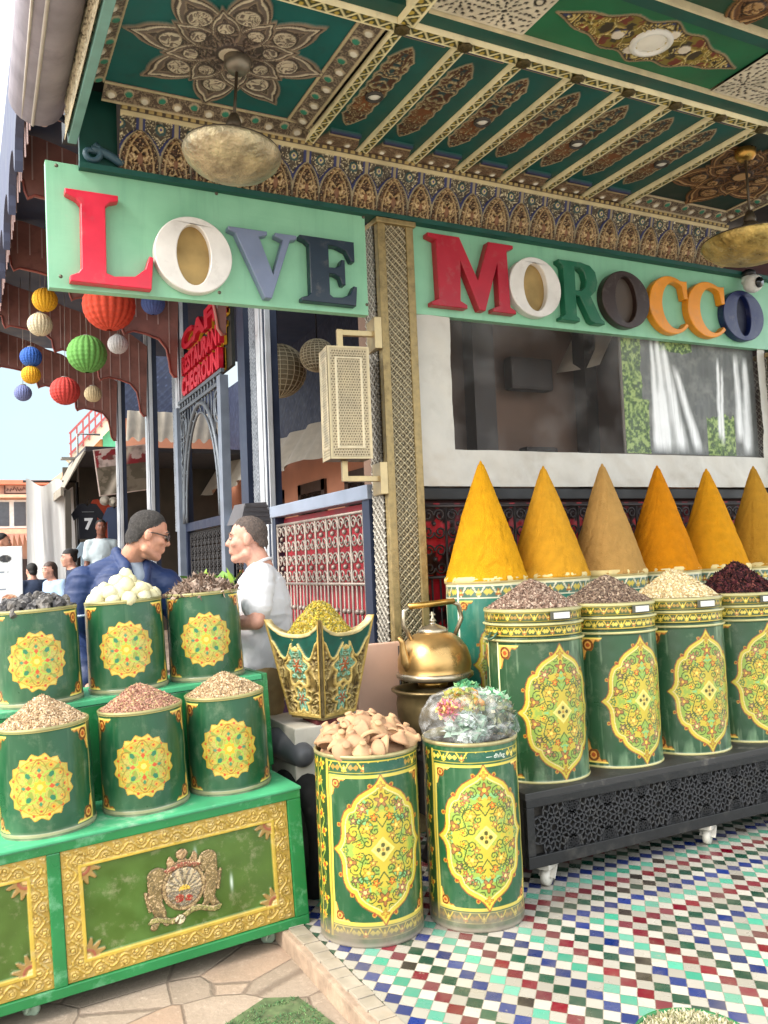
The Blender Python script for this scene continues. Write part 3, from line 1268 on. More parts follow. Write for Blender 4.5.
# ------------------------------------------------------------------ hanging dish lamps
def dish_lamp(label, x, y, z, r, drop, tilt=(0, 0), mname='hammered_gold', col='#b59a58', roset=None):
    o = thing('dish_lamp', label, 'lamp', (x, y, z), 0, 'gold dish lamps under the canopy')
    gm = mat(mname, col, .36, .6, var=.45, vs=14, bump=.9, bs=48, spots='#efe0b0', spot_scale=9, spot_amt=.6)
    m = MB()
    m.lathe([(.0001, -.070), (r * .3, -.066), (r * .55, -.052), (r * .78, -.028), (r * .94, .004), (r, .03), (r * .985, .045)], 48, cap=False)
    m.build('bowl', gm, o)
    m = MB()
    m.lathe([(r * .99, .043), (r * .97, .052), (r * .6, .085), (r * .2, .115), (.05, .13), (.03, .15)], 48)
    m.build('cover', mat('lamp_bronze', '#4d4335', .45, .5, var=.25, vs=20), o)
    m = MB()
    m.lathe([(.007, .14), (.007, drop)], 10)
    m.lathe([(.030, .14), (.034, .17), (.018, .21)], 12)
    m.build('stem', mat('lamp_bronze'), o)
    m = MB()
    m.lathe([(.035, drop - .07), (.055, drop - .05), (.058, drop - .012), (.03, drop)], 20)
    m.build('ceiling_rose', roset or M_BRASS, o)
    o.rotation_euler = (tilt[0], tilt[1], 0)
    return o


dish_lamp('gold dish lamp hanging under the grey flower panel above the pale L and O', 1.057, 3.386, 3.115, .208, .47, (0, math.radians(5)), 'pale_hammered_silver', '#a89a7c', mat('dull_silver', '#8a8478', .4, .7))
dish_lamp('gold dish lamp hanging beside the security camera above the last blue O', 3.885, 3.13, 3.02, .26, .565, mname='bright_hammered_gold')


# ================================================================== the two signs


def sign_material():
    """mint gloss paint on boards: brush drag, dust along the top, rain streaks"""
    q = NX('mint_sign_board', .42)
    mp = q.n('ShaderNodeMapping')
    mp.inputs['Scale'].default_value = (9, 9, .7)
    q.nt.links.new(q.tc.outputs['Object'], mp.inputs[0])
    c = q.mix(q.rng(q.noise(5, 6), .3, .7), '#7fb996', '#8ec7a4')
    st = q.noise(1.0, 7, mp.outputs[0], .65)
    c = q.mix(q.rng(st, .52, .78, 0, .45), c, '#5f8f76')
    c = q.mix(q.rng(q.noise(16, 8, rough=.75), .60, .74, 0, .45), c, '#a9b8a2')
    c = q.mix(q.rng(q.noise(60, 4, rough=.8), .70, .76, 0, .6), c, '#56695c')
    q.col(c)
    mp2 = q.n('ShaderNodeMapping')
    mp2.inputs['Scale'].default_value = (3, 3, 70)
    q.nt.links.new(q.tc.outputs['Object'], mp2.inputs[0])
    q.bump(q.math('ADD', q.noise(1, 4, mp2.outputs[0]), q.math('MULTIPLY', q.noise(4, 3), 2)), .12, .006)
    q.put(q.b.inputs['Roughness'], q.rng(q.noise(7, 5), .3, .7, .3, .55))
    return q.m


SIGN_M = sign_material()


def ell(cx, cy, rx, ry, n=48, a0=0, a1=360):
    return [(cx + rx * math.cos(math.radians(a0 + (a1 - a0) * i / n)), cy + ry * math.sin(math.radians(a0 + (a1 - a0) * i / n))) for i in range(n if a1 - a0 == 360 else n + 1)]


GLY = {
    'L': [[(.04, 0), (.97, 0), (1, .36), (.955, .37), (.90, .22), (.78, .125), (.54, .10), (.45, .13), (.45, .86), (.50, .91), (.60, .94), (.60, 1), (0, 1), (0, .945), (.12, .90), (.17, .85), (.17, .15), (.13, .10), (.04, .06)]],
    'V': [[(0, 1), (0, .945), (.10, .91), (.50, 0), (.60, 0), (.90, .91), (1, .945), (1, 1), (.68, 1), (.68, .945), (.79, .90), (.63, .36), (.44, .90), (.56, .945), (.56, 1)]],
    'E': [[(0, 0), (.97, 0), (1, .30), (.94, .31), (.86, .17), (.72, .11), (.56, .10), (.50, .14), (.50, .46), (.60, .46), (.69, .42), (.73, .31), (.79, .31), (.79, .70), (.73, .70), (.69, .60), (.60, .56), (.50, .56), (.50, .90), (.66, .895), (.82, .84), (.91, .69), (.97, .69), (.97, 1), (0, 1), (0, .95), (.10, .92), (.16, .87), (.16, .13), (.10, .08), (0, .05)]],
    'M': [[(.02, 0), (.42, 0), (.42, .05), (.345, .10), (.36, .66), (.56, 0), (.63, 0), (.795, .70), (.80, .10), (.72, .05), (.72, 0), (1, 0), (1, .05), (.935, .09), (.92, .91), (1, .95), (1, 1), (.70, 1), (.555, .42), (.36, 1), (0, 1), (0, .95), (.09, .91), (.10, .10), (.02, .05)]],
    'R': [[(0, 0), (.42, 0), (.42, .05), (.36, .09), (.36, .43), (.44, .43), (.68, .03), (.76, 0), (1, 0), (1, .05), (.92, .09), (.70, .45), (.83, .55), (.88, .70), (.84, .87), (.72, .965), (.52, 1), (0, 1), (0, .95), (.08, .91), (.10, .87), (.10, .13), (.08, .09), (0, .05)],
          [(.36, .52), (.48, .52), (.58, .59), (.61, .72), (.57, .85), (.48, .91), (.36, .91)]],
    'C': [ell(.55, .5, .55, .5, 30, 62, 318) + ell(.66, .5, .34, .405, 26, 316, 58)[0:] + [(.885, .63), (.97, .63), (.97, .95), (.91, .94)]],
}


def letter(ch, x, z, w, h, y, th, m, parent, hole=.40, infill=None):
    mb = MB()
    M = frame((x, y, z), (1, 0, 0), (0, 0, 1), (0, -1, 0))
    if ch == 'O':
        loops = [ell(w / 2, h / 2, w / 2, h / 2, 56), ell(w / 2, h / 2, w / 2 * hole, h / 2 * .80, 44)]
        loops = [ccw(loops[0]), cw(loops[1])]
    else:
        loops = [[(a * w, b * h) for a, b in l] for l in GLY[ch]]
        loops = [ccw(loops[0])] + [cw(l) for l in loops[1:]]
    mb.prism(loops, th, M, bev=.004)
    o = mb.build('letter_' + ch.lower(), m, parent, smooth=False)
    if infill:
        mb = MB()
        mb.prism([ccw(ell(w / 2, h / 2, w / 2 * (hole + .03), h / 2 * .83, 44))], .006, frame((x, y + th * .72, z), (1, 0, 0), (0, 0, 1), (0, -1, 0)))
        mb.build('letter_infill', infill, o, smooth=False)
    return o


def paintm(n, c, **k):
    return mat(n, c, k.pop('rough', .38), var=.10, vs=9, coat=.15, bump=.08, bs=30, spots='#8a8278', spot_scale=13, spot_amt=.22, **k)


BRZ = mat('brushed_bronze', '#a58a58', .38, .6, var=.3, vs=7)
s1 = thing('love_sign', 'mint green board with raised letters spelling LOVE, left of the gold pillar', 'sign', (0, 0, 0), 0, 'shop name boards')
mb = MB()
mb.prism([ccw([(.385, 2.692), (1.972, 2.716), (1.972, 3.262), (.378, 3.277)])], .05, frame((0, 3.995, 0), (1, 0, 0), (0, 0, 1), (0, -1, 0)))
mb.build('board', SIGN_M, s1)
yl = 3.945
letter('L', .455, 2.715, .385, .425, yl, .048, paintm('red_letter', '#cf1f3c'), s1)
letter('O', .845, 2.722, .375, .370, yl, .048, paintm('white_letter', '#dedad4'), s1, .44, BRZ)
letter('V', 1.205, 2.735, .355, .338, yl, .048, paintm('grey_letter', '#6f7b96'), s1)
letter('E', 1.578, 2.742, .312, .340, yl, .048, paintm('navy_letter', '#0c2436'), s1)
for x, z in ((.42, 3.235), (1.15, 3.225), (1.94, 3.225), (.43, 2.73), (1.15, 2.735), (1.94, 2.755)):
    m = MB()
    m.lathe([(.009, 0), (.008, .004), (.0001, .005)], 10, (x, 3.945, z), rot=Matrix.Rotation(PI / 2, 3, 'X'))
    m.build('screw', mat('rusty_screw', '#5f5a4c', .5, .5), s1)
s2 = thing('morocco_sign', 'mint green board with raised letters spelling MOROCCO, right of the gold pillar', 'sign', (0, 0, 0), 0, 'shop name boards')
mb = MB()
mb.prism([ccw([(2.255, 2.758), (5.15, 2.772), (5.15, 3.26), (2.255, 3.262)])], .05, frame((0, 4.01, 0), (1, 0, 0), (0, 0, 1), (0, -1, 0)))
mb.build('board', SIGN_M, s2)
RED2, YEL2 = paintm('deep_red_letter', '#a80d29'), paintm('yellow_letter', '#e08d0e')
yl = 3.955
for ch, x0, x1, z0, z1, m, hole, inf in (
        ('M', 2.335, 2.905, 2.80, 3.205, RED2, 0, None), ('O', 2.87, 3.24, 2.80, 3.155, paintm('white_letter', '#dedad4'), .46, BRZ),
        ('R', 3.232, 3.565, 2.80, 3.168, paintm('green_letter', '#0b5f42'), 0, None), ('O', 3.555, 3.94, 2.795, 3.155, paintm('brown_letter', '#2d1b16'), .44, mat('dull_brown_plate', '#4d4138', .5, var=.2)),
        ('C', 3.94, 4.285, 2.79, 3.168, YEL2, 0, None), ('C', 4.27, 4.625, 2.795, 3.168, YEL2, 0, None), ('O', 4.595, 4.985, 2.80, 3.145, paintm('blue_letter', '#101f52'), .34, mat('dark_blue_plate', '#0b1230', .5))):
    letter(ch, x0, z0, x1 - x0, z1 - z0, yl, .052, m, s2, hole, inf)

# security camera under the frieze
o = thing('security_camera', 'white dome security camera on the sign end beside the gold lamp', 'camera', (4.83, 3.93, 3.255))
m = MB()
m.lathe([(.045, -.02), (.045, .015), (.02, .03)], 20)
m.build('mount', M_BLACKW, o)
m = MB()
m.ball((0, -.03, -.075), (.062, .068, .062), 22, 14)
m.lathe([(.05, -.06), (.046, -.02)], 20, (0, 0, 0))
m.build('housing', M_WHITE, o)
m = MB()
m.lathe([(.036, 0), (.034, .012), (.0001, .016)], 20, (-.012, -.086, -.085), rot=Matrix.Rotation(math.radians(100), 3, 'X'))
m.build('lens', mat('black_glass', '#05060a', .1), o)


# ================================================================== gold pillar
def carve_paint(w, h, per=.066, tone=('#4a4335', '#988b6e', '#c0b596')):
    def f(p, S, T):
        n = max(1, round(w / per))
        px = w / n
        x, y = S / px, T / (px * 1.0)
        d1 = np.abs(((x + y) % 1) - .5)
        d2 = np.abs(((x - y) % 1) - .5)
        band = np.minimum(.5 - d1, .5 - d2)
        fl = np.hypot(((x + y) % 1) - .5, ((x - y) % 1) - .5)
        p.fill(np.ones_like(S, bool), tone[0], 0)
        p.fill(fl < .30, tone[1], .008)
        p.fill((fl < .22) & (fl > .12), tone[0], .004)
        p.fill(fl < .09, tone[2], .010)
        p.fill(band < .12, tone[1], .011)
        p.fill(band < .045, tone[2], .014)
    return f


def pillar(name, label, x0, x1, yf, yb, z0, z1, tone=None):
    o = thing(name, label, 'pillar', ((x0 + x1) / 2, yf, z0), 0)
    w, h = x1 - x0, z1 - z0
    bx = w / 2
    m = MB()
    m.bb(-bx + .004, bx - .004, .006, yb - yf, 0, h)
    m.build('core', mat('pillar_core', '#6a5836', .6), o)
    fr = .045
    m = MB()
    for sx in (-1, 1):
        m.bb(sx * bx, sx * (bx - fr), -.016, .03, 0, h, bev=.005)
    m.build('edge_frame', M_GOLDP, o)
    ca = mat('carved_gold', attr=True, rough=.42, metal=.55, var=.2, vs=30)
    panel('front_carving', w - 2 * fr, h, .0035, carve_paint(w - 2 * fr, h, .05), frame((-bx + fr, .004, 0), (1, 0, 0), (0, 0, 1), (0, -1, 0)), ca, o)
    cs = mat('carved_silver', attr=True, rough=.5, metal=.45, var=.2, vs=30)
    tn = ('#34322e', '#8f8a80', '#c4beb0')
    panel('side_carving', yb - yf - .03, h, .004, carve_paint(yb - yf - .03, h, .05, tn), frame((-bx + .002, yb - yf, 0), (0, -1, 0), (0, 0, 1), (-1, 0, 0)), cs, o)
    m = MB()
    m.bb(-bx - .012, bx + .012, -.03, yb - yf, h - .03, h, bev=.006)
    m.bb(-bx - .012, bx + .012, -.03, yb - yf, 0, .12, bev=.006)
    m.build('cap_and_base', M_GOLDP, o)
    return o


pillar('carved_pillar', 'tall gold pillar with carved diamond lattice between the two mint signs', 2.035, 2.252, 3.985, 4.15, 0, 3.25)
pillar('carved_pillar', 'gold carved pillar at the far right end of the plastic sheet', 5.065, 5.28, 3.985, 4.15, 0, 2.75)

# brass wall lantern on the pillar
o = thing('wall_lantern', 'tall perforated brass box lantern bracketed to the side of the gold pillar', 'lantern', (1.835, 4.03, 1.94))


def perf_paint(w, h):
    def f(p, S, T):
        per = .0135
        x, y = S / per, T / per
        d = np.hypot(((x + .5 * (np.floor(y) % 2)) % 1) - .5, (y % 1) - .5)
        e = np.minimum(np.minimum(S, w - S), np.minimum(T, h - T))
        p.fill((d < .30) & (e > .018), '#5f5440', -.0012)
        x2, y2 = np.abs(S - w / 2) - w * .30, np.abs(T - h / 2) - h * .40
        fr = np.maximum(x2, y2)
        p.fill(np.abs(fr) < .006, '#c0b294', .002)
        p.fill(e < .012, '#b5a684', .002)
    return f


pm = mat('perforated_brass', attr=True, rough=.4, metal=.55, var=.18, vs=14)
W2, D2, H2 = .112, .085, .585
m = MB()
m.bb(-W2 + .004, W2 - .004, -D2 + .004, D2 - .004, .003, H2 - .003)
m.build('box', mat('lantern_inner', '#6b5a34', .5, .4), o)
panel('front_screen', 2 * W2, H2, .003, perf_paint(2 * W2, H2), frame((-W2, -D2, 0), (1, 0, 0), (0, 0, 1), (0, -1, 0)), pm, o, base='#a5977a')
panel('side_screen', 2 * D2, H2, .003, perf_paint(2 * D2, H2), frame((-W2, D2, 0), (0, -1, 0), (0, 0, 1), (-1, 0, 0)), pm, o, base='#b5a88a')  # side toned lighter than the front; light from the left put into its colour
for zz, sg in ((H2, 1), (0, -1)):
    m = MB()
    m.box((-.02, 0, zz + sg * .055), (.03, .03, .11), bev=.003)
    m.box((.09, .01, zz + sg * .095), (.22, .03, .03), bev=.003)
    m.bb(.165, .205, -.035, .11, zz + sg * .095 - .085, zz + sg * .095 + .085, bev=.003)
    m.build('bracket', mat('pale_brass', '#b3a078', .35, .7, var=.2, vs=12), o)
o.rotation_euler.z = math.radians(-9)


# ================================================================== shop front wall behind the cones
o = thing('shop_wall', 'dark panelled shop front wall behind the spice cones', 'wall', (0, 0, 0))
m = MB()
m.bb(2.25, 5.06, 4.10, 4.16, 0, 1.74)
m.bb(2.25, 5.06, 4.10, 4.16, 2.80, 3.6)
m.bb(5.06, 6.4, 4.10, 4.16, 0, 3.6)
m.build('wall_face', mat('dark_red_wall', '#3a1214', .7, var=.3, vs=5), o)
m = MB()
m.bb(2.25, 5.06, 4.042, 4.16, 1.735, 1.80, bev=.006)
m.build('sill_beam', M_BLACKW, o)
m = MB()     # dim room seen through the clear window
m.bb(2.30, 5.1, 4.75, 4.80, 1.0, 3.4)
m.bb(2.27, 2.31, 4.17, 4.75, 1.0, 3.4)
m.bb(5.06, 5.12, 4.17, 4.75, 1.0, 3.4)
m.bb(2.31, 5.06, 4.17, 4.75, 1.0, 1.05)
m.bb(2.31, 5.06, 4.17, 4.75, 3.38, 3.44)
m.build('inner_room', mat('brown_plaster', '#6f584a', .8, var=.2, vs=3), o)
m = MB()
for x, wd in ((2.40, .26), (2.95, .16), (3.85, .10)):
    m.bb(x, x + wd, 4.5, 4.62, 1.05, 3.38)
m.bb(2.66, 3.85, 4.52, 4.58, 2.98, 3.1)
m.box((3.45, 4.6, 2.62), (.34, .1, .22), bev=.02)
m.box((3.5, 4.6, 2.05), (.26, .1, .16), bev=.02)
m.build('inner_post', mat('dim_timber', '#2f2723', .6, var=.3), o)


def iron_panel(mb, x0, x1, z0, z1, y, unit=.115, r=.0045, ax='x', rows=3):
    """scroll-work: uprights, rails, facing C-scrolls and collars; ax picks the wall direction"""
    def P(a, z):
        return (a, y, z) if ax == 'x' else (y, a, z)
    n = max(1, round((x1 - x0) / unit))
    u = (x1 - x0) / n
    H = z1 - z0
    cut = [z0, z0 + H * .22, z0 + H * .66, z1] if rows == 3 else [z0, z1]
    for z in cut:
        mb.tube([P(x0, z), P(x1, z)], r * 1.3, 6)
    for i in range(n + 1):
        mb.tube([P(x0 + i * u, z0), P(x0 + i * u, z1)], r, 6)
    for i in range(n):
        cx = x0 + (i + .5) * u
        a, b = cut[1], cut[2]
        if rows == 3:
            for q in (-.17, .17):
                mb.tube([P(cx + q * u, a), P(cx + q * u, b)], r * .8, 5)
            for zz in (a + (b - a) * .33, a + (b - a) * .7):
                for q in (-.17, .17):
                    mb.ball(P(cx + q * u, zz), r * 2.2, 6, 5)
        for lo, hi in (((cut[0], cut[1]), (cut[2], cut[3])) if rows == 3 else ((z0, z1),)):
            hh = (hi - lo)
            k = max(1, round(hh / (u * 1.15)))
            for j in range(k):
                zc = lo + (j + .5) * hh / k
                rr = min(u * .24, hh / k * .25)
                for sx in (-1, 1):
                    for sz in (-1, 1):
                        R0 = min(u * .23, hh / k * .23)
                        ox, oz = cx + sx * u * .24, zc + sz * hh / k * .24
                        pts = []
                        for t in range(14):
                            an = PI * (1 + .0) - t / 13 * 2.6 * PI
                            rad = R0 * (1 - .68 * t / 13)
                            pts.append(P(ox + sx * math.cos(an) * rad, oz + sz * math.sin(an) * rad))
                        mb.tube(pts, r * .8, 5, cap=False)
                mb.ball(P(cx, zc), r * 1.9, 6, 5)


o = thing('iron_grille', 'black wrought iron scroll grille over red panels behind the spice cones', 'grille', (0, 0, 0))
m = MB()
iron_panel(m, 2.27, 5.05, .55, 1.70, 4.05, .155, .0075)
m.build('scroll_bars', mat('worn_iron', '#3d3838', .45, .5, var=.3, vs=20), o)


def redp(p, S, T):
    per = .25
    x, y = (S % per) / per - .5, (T % (per * 1.15)) / (per * 1.15) - .5
    q, a = np.hypot(x, y), np.arctan2(x, y)
    p.fill(np.ones_like(S, bool), '#2a0f10')
    p.fill(q < .36 + .07 * np.cos(8 * a), '#b01a28')
    p.fill((np.abs(x) > .42), '#7a1620')


panel('red_panel', 2.78, 1.2, .012, redp, frame((2.27, 4.085, .52), (1, 0, 0), (0, 0, 1), (0, -1, 0)), mat('red_lacquer', attr=True, rough=.45, var=.2), o)


# plastic rain sheet with a clear window
def sheet_grid(name, x0, x1, z0, z1, y, hole, m, parent, seed=1, amp=.012, step=.02):
    nu, nv = int((x1 - x0) / step) + 1, int((z1 - z0) / step) + 1
    S, T = np.meshgrid(np.linspace(x0, x1, nu), np.linspace(z0, z1, nv), indexing='ij')
    Y = y - amp * (fbm(S * 3.2 + T * 1.4, T * 2.6 - S * .6, seed) - .5) * 2 - .004 * np.sin(S * 14 + T * 9)
    Y = Y - amp * 1.2 * np.abs(fbm(S * 6 + T * 2, T * 5, seed + 7) - .5)
    V = np.stack([S, Y, T], -1).reshape(-1, 3)
    F = grid_faces(nu, nv)
    if hole is not None:
        c = V[F].mean(1)
        hx0, hx1, hz0, hz1 = hole
        ins = (c[:, 0] > hx0) & (c[:, 0] < hx1) & (c[:, 2] > hz0) & (c[:, 2] < hz1)
        F = F[~ins]
    return link(name, np_mesh(name, V, F), m, parent)


o = thing('plastic_sheet', 'white plastic rain sheet with a clear window hung below the MOROCCO board', 'plastic sheet', (0, 0, 0))
sheet = mat('white_tarpaulin', '#bfbbb1', .42, var=.10, vs=4, bump=.8, bs=9, spots='#93897a', spot_scale=3, spot_amt=.3)
sheet_grid('tarpaulin', 2.262, 5.05, 1.808, 2.775, 4.022, (2.49, 4.98, 2.01, 2.80), sheet, o, 1, .022, .012)
q = NX('clear_film', .12)
q.b.inputs['Base Color'].default_value = (.75, .73, .70, 1)
q.put(q.b.inputs['Alpha'], q.rng(q.noise(2.4, 8, rough=.65), .45, .8, .02, .14))
q.b.inputs['Specular IOR Level'].default_value = .6
q.bump(q.noise(7, 3), .12, .01)
sheet_grid('clear_window', 2.48, 5.0, 2.00, 2.775, 4.037, None, q.m, o, 3, .010, .03)


def falls(p, S, T):
    w, h = 1.20, .78
    n = fbm(S * 16, T * 16, 3, 5)
    p.fill(np.ones_like(S, bool), '#6d706d')
    p.mix(fbm(S * 40, T * 7, 7) * .8, '#3d403e')
    p.mix((n - .5) * 2.0, '#8a8c86')
    g = (S < .13 + .05 * fbm(T * 9, T * 3, 2) + .05 * (T < .35)) | ((T > h - .07 - .05 * n) & (S > .3) & (S < .62)) | ((S > .72) & (S < .98) & (T < .22 + .1 * n))
    n3 = fbm(S * 55, T * 55, 13, 3)
    p.fill(g, '#5f7a3a')
    p.fill(g & (n3 <= .42), '#39512a')
    p.fill(g & (n3 > .58), '#93a860')
    for c, wd, sl, a, b in ((.26, .030, .02, .0, .76), (.31, .040, .16, .0, .78), (.35, .050, .40, 0, .74), (.40, .035, .72, 0, .60), (.30, .04, .05, 0, .45), (.86, .020, -.08, .10, .68), (.90, .016, -.14, .06, .62), (1.03, .035, .02, .08, .72), (1.12, .04, -.04, 0, .70)):
        cx = c + sl * (.74 - T) * .45 + .010 * (fbm(T * 6 + c * 30, T * 2, 12) - .5) * 2
        wv = wd * (.5 + .9 * (1 - T / h) ** .8)
        st = fbm(S * 75 + 3 * T, T * 3.2, 5, 4)
        k = np.clip(1.15 - np.abs(S - cx) / wv, 0, 1) * np.clip((T - a) * 12, 0, 1) * np.clip((b - T) * 12, 0, 1)
        p.mix(np.clip(k * (.5 + 1.25 * st), 0, .97), '#eef0f0')


q = thing('waterfall_poster', 'printed poster of a white waterfall with green plants behind the plastic sheet', 'poster', (3.80, 4.085, 2.03))
S0 = 1
panel('print', 1.20, .78, .0045, falls, frame((0, 0, 0), (1, 0, 0), (0, 0, 1), (0, -1, 0)), mat('poster_print', attr=True, rough=.55, var=.04), q)
m = MB()
m.bb(-.01, 1.21, .004, .016, -.01, .79)
m.build('backing_board', mat('poster_back', '#77716a', .7), q)

# ================================================================== painted spice drums
OG = [(0, 1), (.045, .94), (.10, .885), (.18, .84), (.30, .795), (.43, .74), (.53, .665), (.57, .61), (.585, .575), (.65, .565), (.735, .51), (.79, .42), (.815, .32), (.815, .21), (.835, .13), (.89, .06), (1, 0)]
YEL, LIME, REDO, ORA, DG = '#b3a036', '#82983e', '#8f2d14', '#a9822a', '#3a4f1c'


def ogee(p, S, T, hw, hh, seed=0, pale='#cfc26a'):
    """lobed lozenge medallion with symmetric scrolling flowers; S,T centred, metres"""
    win = (np.abs(S) < hw * 1.12) & (np.abs(T) < hh * 1.06)
    ii = np.nonzero(win)
    if len(ii[0]) == 0:
        return
    s, t = np.abs(S[ii]), np.abs(T[ii])
    sub = Paint(s, t, '#000000')
    sub.c = p.c[ii]
    sub.h = p.h[ii]
    pts = [(a * hw, b * hh) for a, b in OG]
    d = seg_dist(s, t, pts)
    ins = inside(s, t, [(0, 0)] + pts[::-1])
    d = np.where(ins, d, -d)
    # little buds outside the outline
    for k in (3, 8, 12):
        a, b = pts[k]
        q = np.hypot(s - a * 1.03 - .006, t - b * 1.01 - .004)
        sub.fill(q < .009, ORA)
        sub.fill(q < .005, '#8e2f14')
    sub.fill(d > -.0045, '#8a4a20')
    sub.fill(d > .000, '#bba938')
    sub.fill(d > .0140, '#c9c088')
    sub.fill(d > .0175, '#b0942c')
    sub.fill(d > .020, LIME)
    f = d > .022
    n = fbm(s * 26, t * 26, 50 + seed)
    n = n + np.clip(d / hw, 0, .5) * .22
    sub.fill(f & (n > .50), '#9ea238')
    sub.fill(f & (n > .56), '#b29e32')
    g2 = fbm(s * 19 + 7, t * 19, 61 + seed)
    sub.fill(f & (g2 > .69), '#74a86a')
    x, y = s / hw, t / hh
    vn = seg_dist(x * hw, y * hh, [(.0, .30 * hh), (.12 * hw, .42 * hh), (.34 * hw, .44 * hh), (.46 * hw, .30 * hh), (.40 * hw, .16 * hh), (.60 * hw, .10 * hh)])
    for cx, cy, r, a0, sg in ((.30, .30, .17, 0, 1), (.56, .24, .13, 2, -1), (.26, .62, .13, 1, 1), (.14, .42, .10, 3, -1), (.60, .46, .09, 0, 1), (.44, .08, .10, 2, 1), (.12, .78, .07, 0, -1), (.30, .10, .11, 1, 1), (.14, .26, .10, 2, -1), (.44, .40, .08, 4, 1), (.74, .12, .07, 1, -1), (.42, .66, .06, 0, 1)):
        vn = np.minimum(vn, seg_dist(s, t, spiral(cx * hw, cy * hh, r * hw, 1.3, a0, sg, 12)))
    sub.fill(f & (vn < .0022), DG)
    for cx, cy, r, nn, c1, c2, c3 in ((.0, .66, .030, 5, '#96602c', '#54421a', '#d8b83a'), (.0, .86, .018, 4, ORA, '#8a5a14', YEL), (.30, .30, .026, 5, '#c29a34', '#6b5a1c', '#dcc860'),
                                       (.64, .16, .024, 3, '#8f6030', '#4f441c', '#d0a83c'), (.38, .56, .024, 6, '#9c6b4a', '#50401a', '#e5c878'), (.26, .62, .014, 5, '#7a5a3a', DG, ORA),
                                       (.56, .40, .020, 5, '#6f5a3a', '#3a3a14', '#c8a050'), (.16, .44, .016, 5, '#c46a1c', '#6a4a14', YEL), (.46, .08, .016, 5, '#c8a832', DG, '#b8501a'), (.74, .02, .013, 4, '#5a7a3a', DG, YEL), (.20, .17, .016, 5, '#a87a34', '#5a4a1c', '#d8c050'), (.44, .48, .013, 5, '#a8552a', DG, YEL), (.30, .44, .012, 4, '#3f7a4a', DG, '#c8b040'), (.10, .54, .011, 5, '#c07a1c', DG, YEL)):
        flower(sub, s, t, cx * hw, cy * hh, r * hw / .2 * .86, nn, c1, c2, c3, cx * 9)
    q = np.abs(s) / (.24 * hw) + np.abs(t) / (.17 * hh)
    sub.fill(q < 1.0, pale)
    sub.fill((q < .78), '#bfae58')
    for cx, cy in ((.09, 0), (0, .06)):
        sub.fill(np.hypot((s - cx * hw) / 1.0, t - cy * hh) < .008, '#4a4a1c')
    sub.fill(np.hypot(s, t) < .006, '#a07a2c')
    p.c[ii] = sub.c


def band(p, S, T, z0, z1, per, seed=0, gnd='#33501c', edge=YEL, motif=None, motif2=None):
    h = z1 - z0
    m = (T > z0) & (T < z1)
    p.fill(m, gnd)
    ph = (S / per + .25 * seed) % 1 - .5
    y = (T - (z0 + z1) / 2) / h
    x = ph * per / h
    k = np.floor(S / per + .25 * seed) % 2
    tri = np.abs(np.abs(x) - (y + .35) * .62)
    p.fill(m & (np.abs(y) < .40) & (tri < .07), motif2 or '#c9ae3e')
    leaf = (np.abs(x) < .42 * np.clip(.30 - y, 0, 1)) & (y > -.30) & (y < .28)
    p.fill(m & leaf & (k == 0), motif or '#c9ae3c')
    p.fill(m & leaf & (k == 1), '#a5642c')
    p.fill(m & (np.hypot(x, y + .05) < .10), '#e6d070')
    p.fill(m & (np.abs(np.abs(x) - .62) + np.abs(y) < .26), '#9c7a34' if seed % 2 else '#c7b24a')
    p.fill(m & (np.abs(y) > .43), edge)


def corner(p, S, T, cx, cz, sx, sz, size=.07):
    a, b = (S - cx) * sx, (T - cz) * sz
    u = a / size
    v = b / size
    shp = (u > 0) & (v > 0) & (u + v < 1.0 + .10 * np.sin(u * 16) + .06 * np.cos(v * 14))
    p.fill(shp, '#8a5a1e')
    p.fill(shp & (u + v < .90 + .10 * np.sin(u * 16)), '#d69a48')
    q = np.hypot(u - .33, v - .33)
    p.fill(shp & (np.abs(q - .22) < .05), '#6a3a16')
    p.fill(shp & (q < .10), '#a4481c')
    p.fill(shp & (np.minimum(u, v) < .07), '#e6cf62')


def wear(p, S, T, seed, amt=.5, col='#8fb086'):
    n = fbm(S * 9, T * 2.6, seed, 5)
    p.mix((n - .56) * 4 * amt, col)
    p.h = (p.h + (fbm(S * 7 + 3, T * 7 + 9, seed + 21, 3) - .5) * .006).astype(np.float32)
    s = fbm(S * 45, T * 5, seed + 3, 4)
    p.mix((s - .60) * 2.2 * amt, '#a9bf98')


M_DRUM = mat('painted_tin', attr=True, rough=.33, var=.07, vs=5, spots='#c8c8a8', spot_scale=14, spot_amt=.10, coat=.25, each=.10)
M_RIM = mat('drum_rim', '#9c9268', .4, .4, var=.2, vs=30)


def drum_rim(r, z, parent, m=None, t=.006):
    mb = MB()
    mb.lathe([(r - t * 1.4, z - .03), (r - t * 1.3, z), (r - t * .3, z + t * .7), (r + t * .6, z), (r + t * .5, z - t * 1.6), (r, z - t * 2)], 72, cap=False)
    mb.build('rim', m or M_RIM, parent)


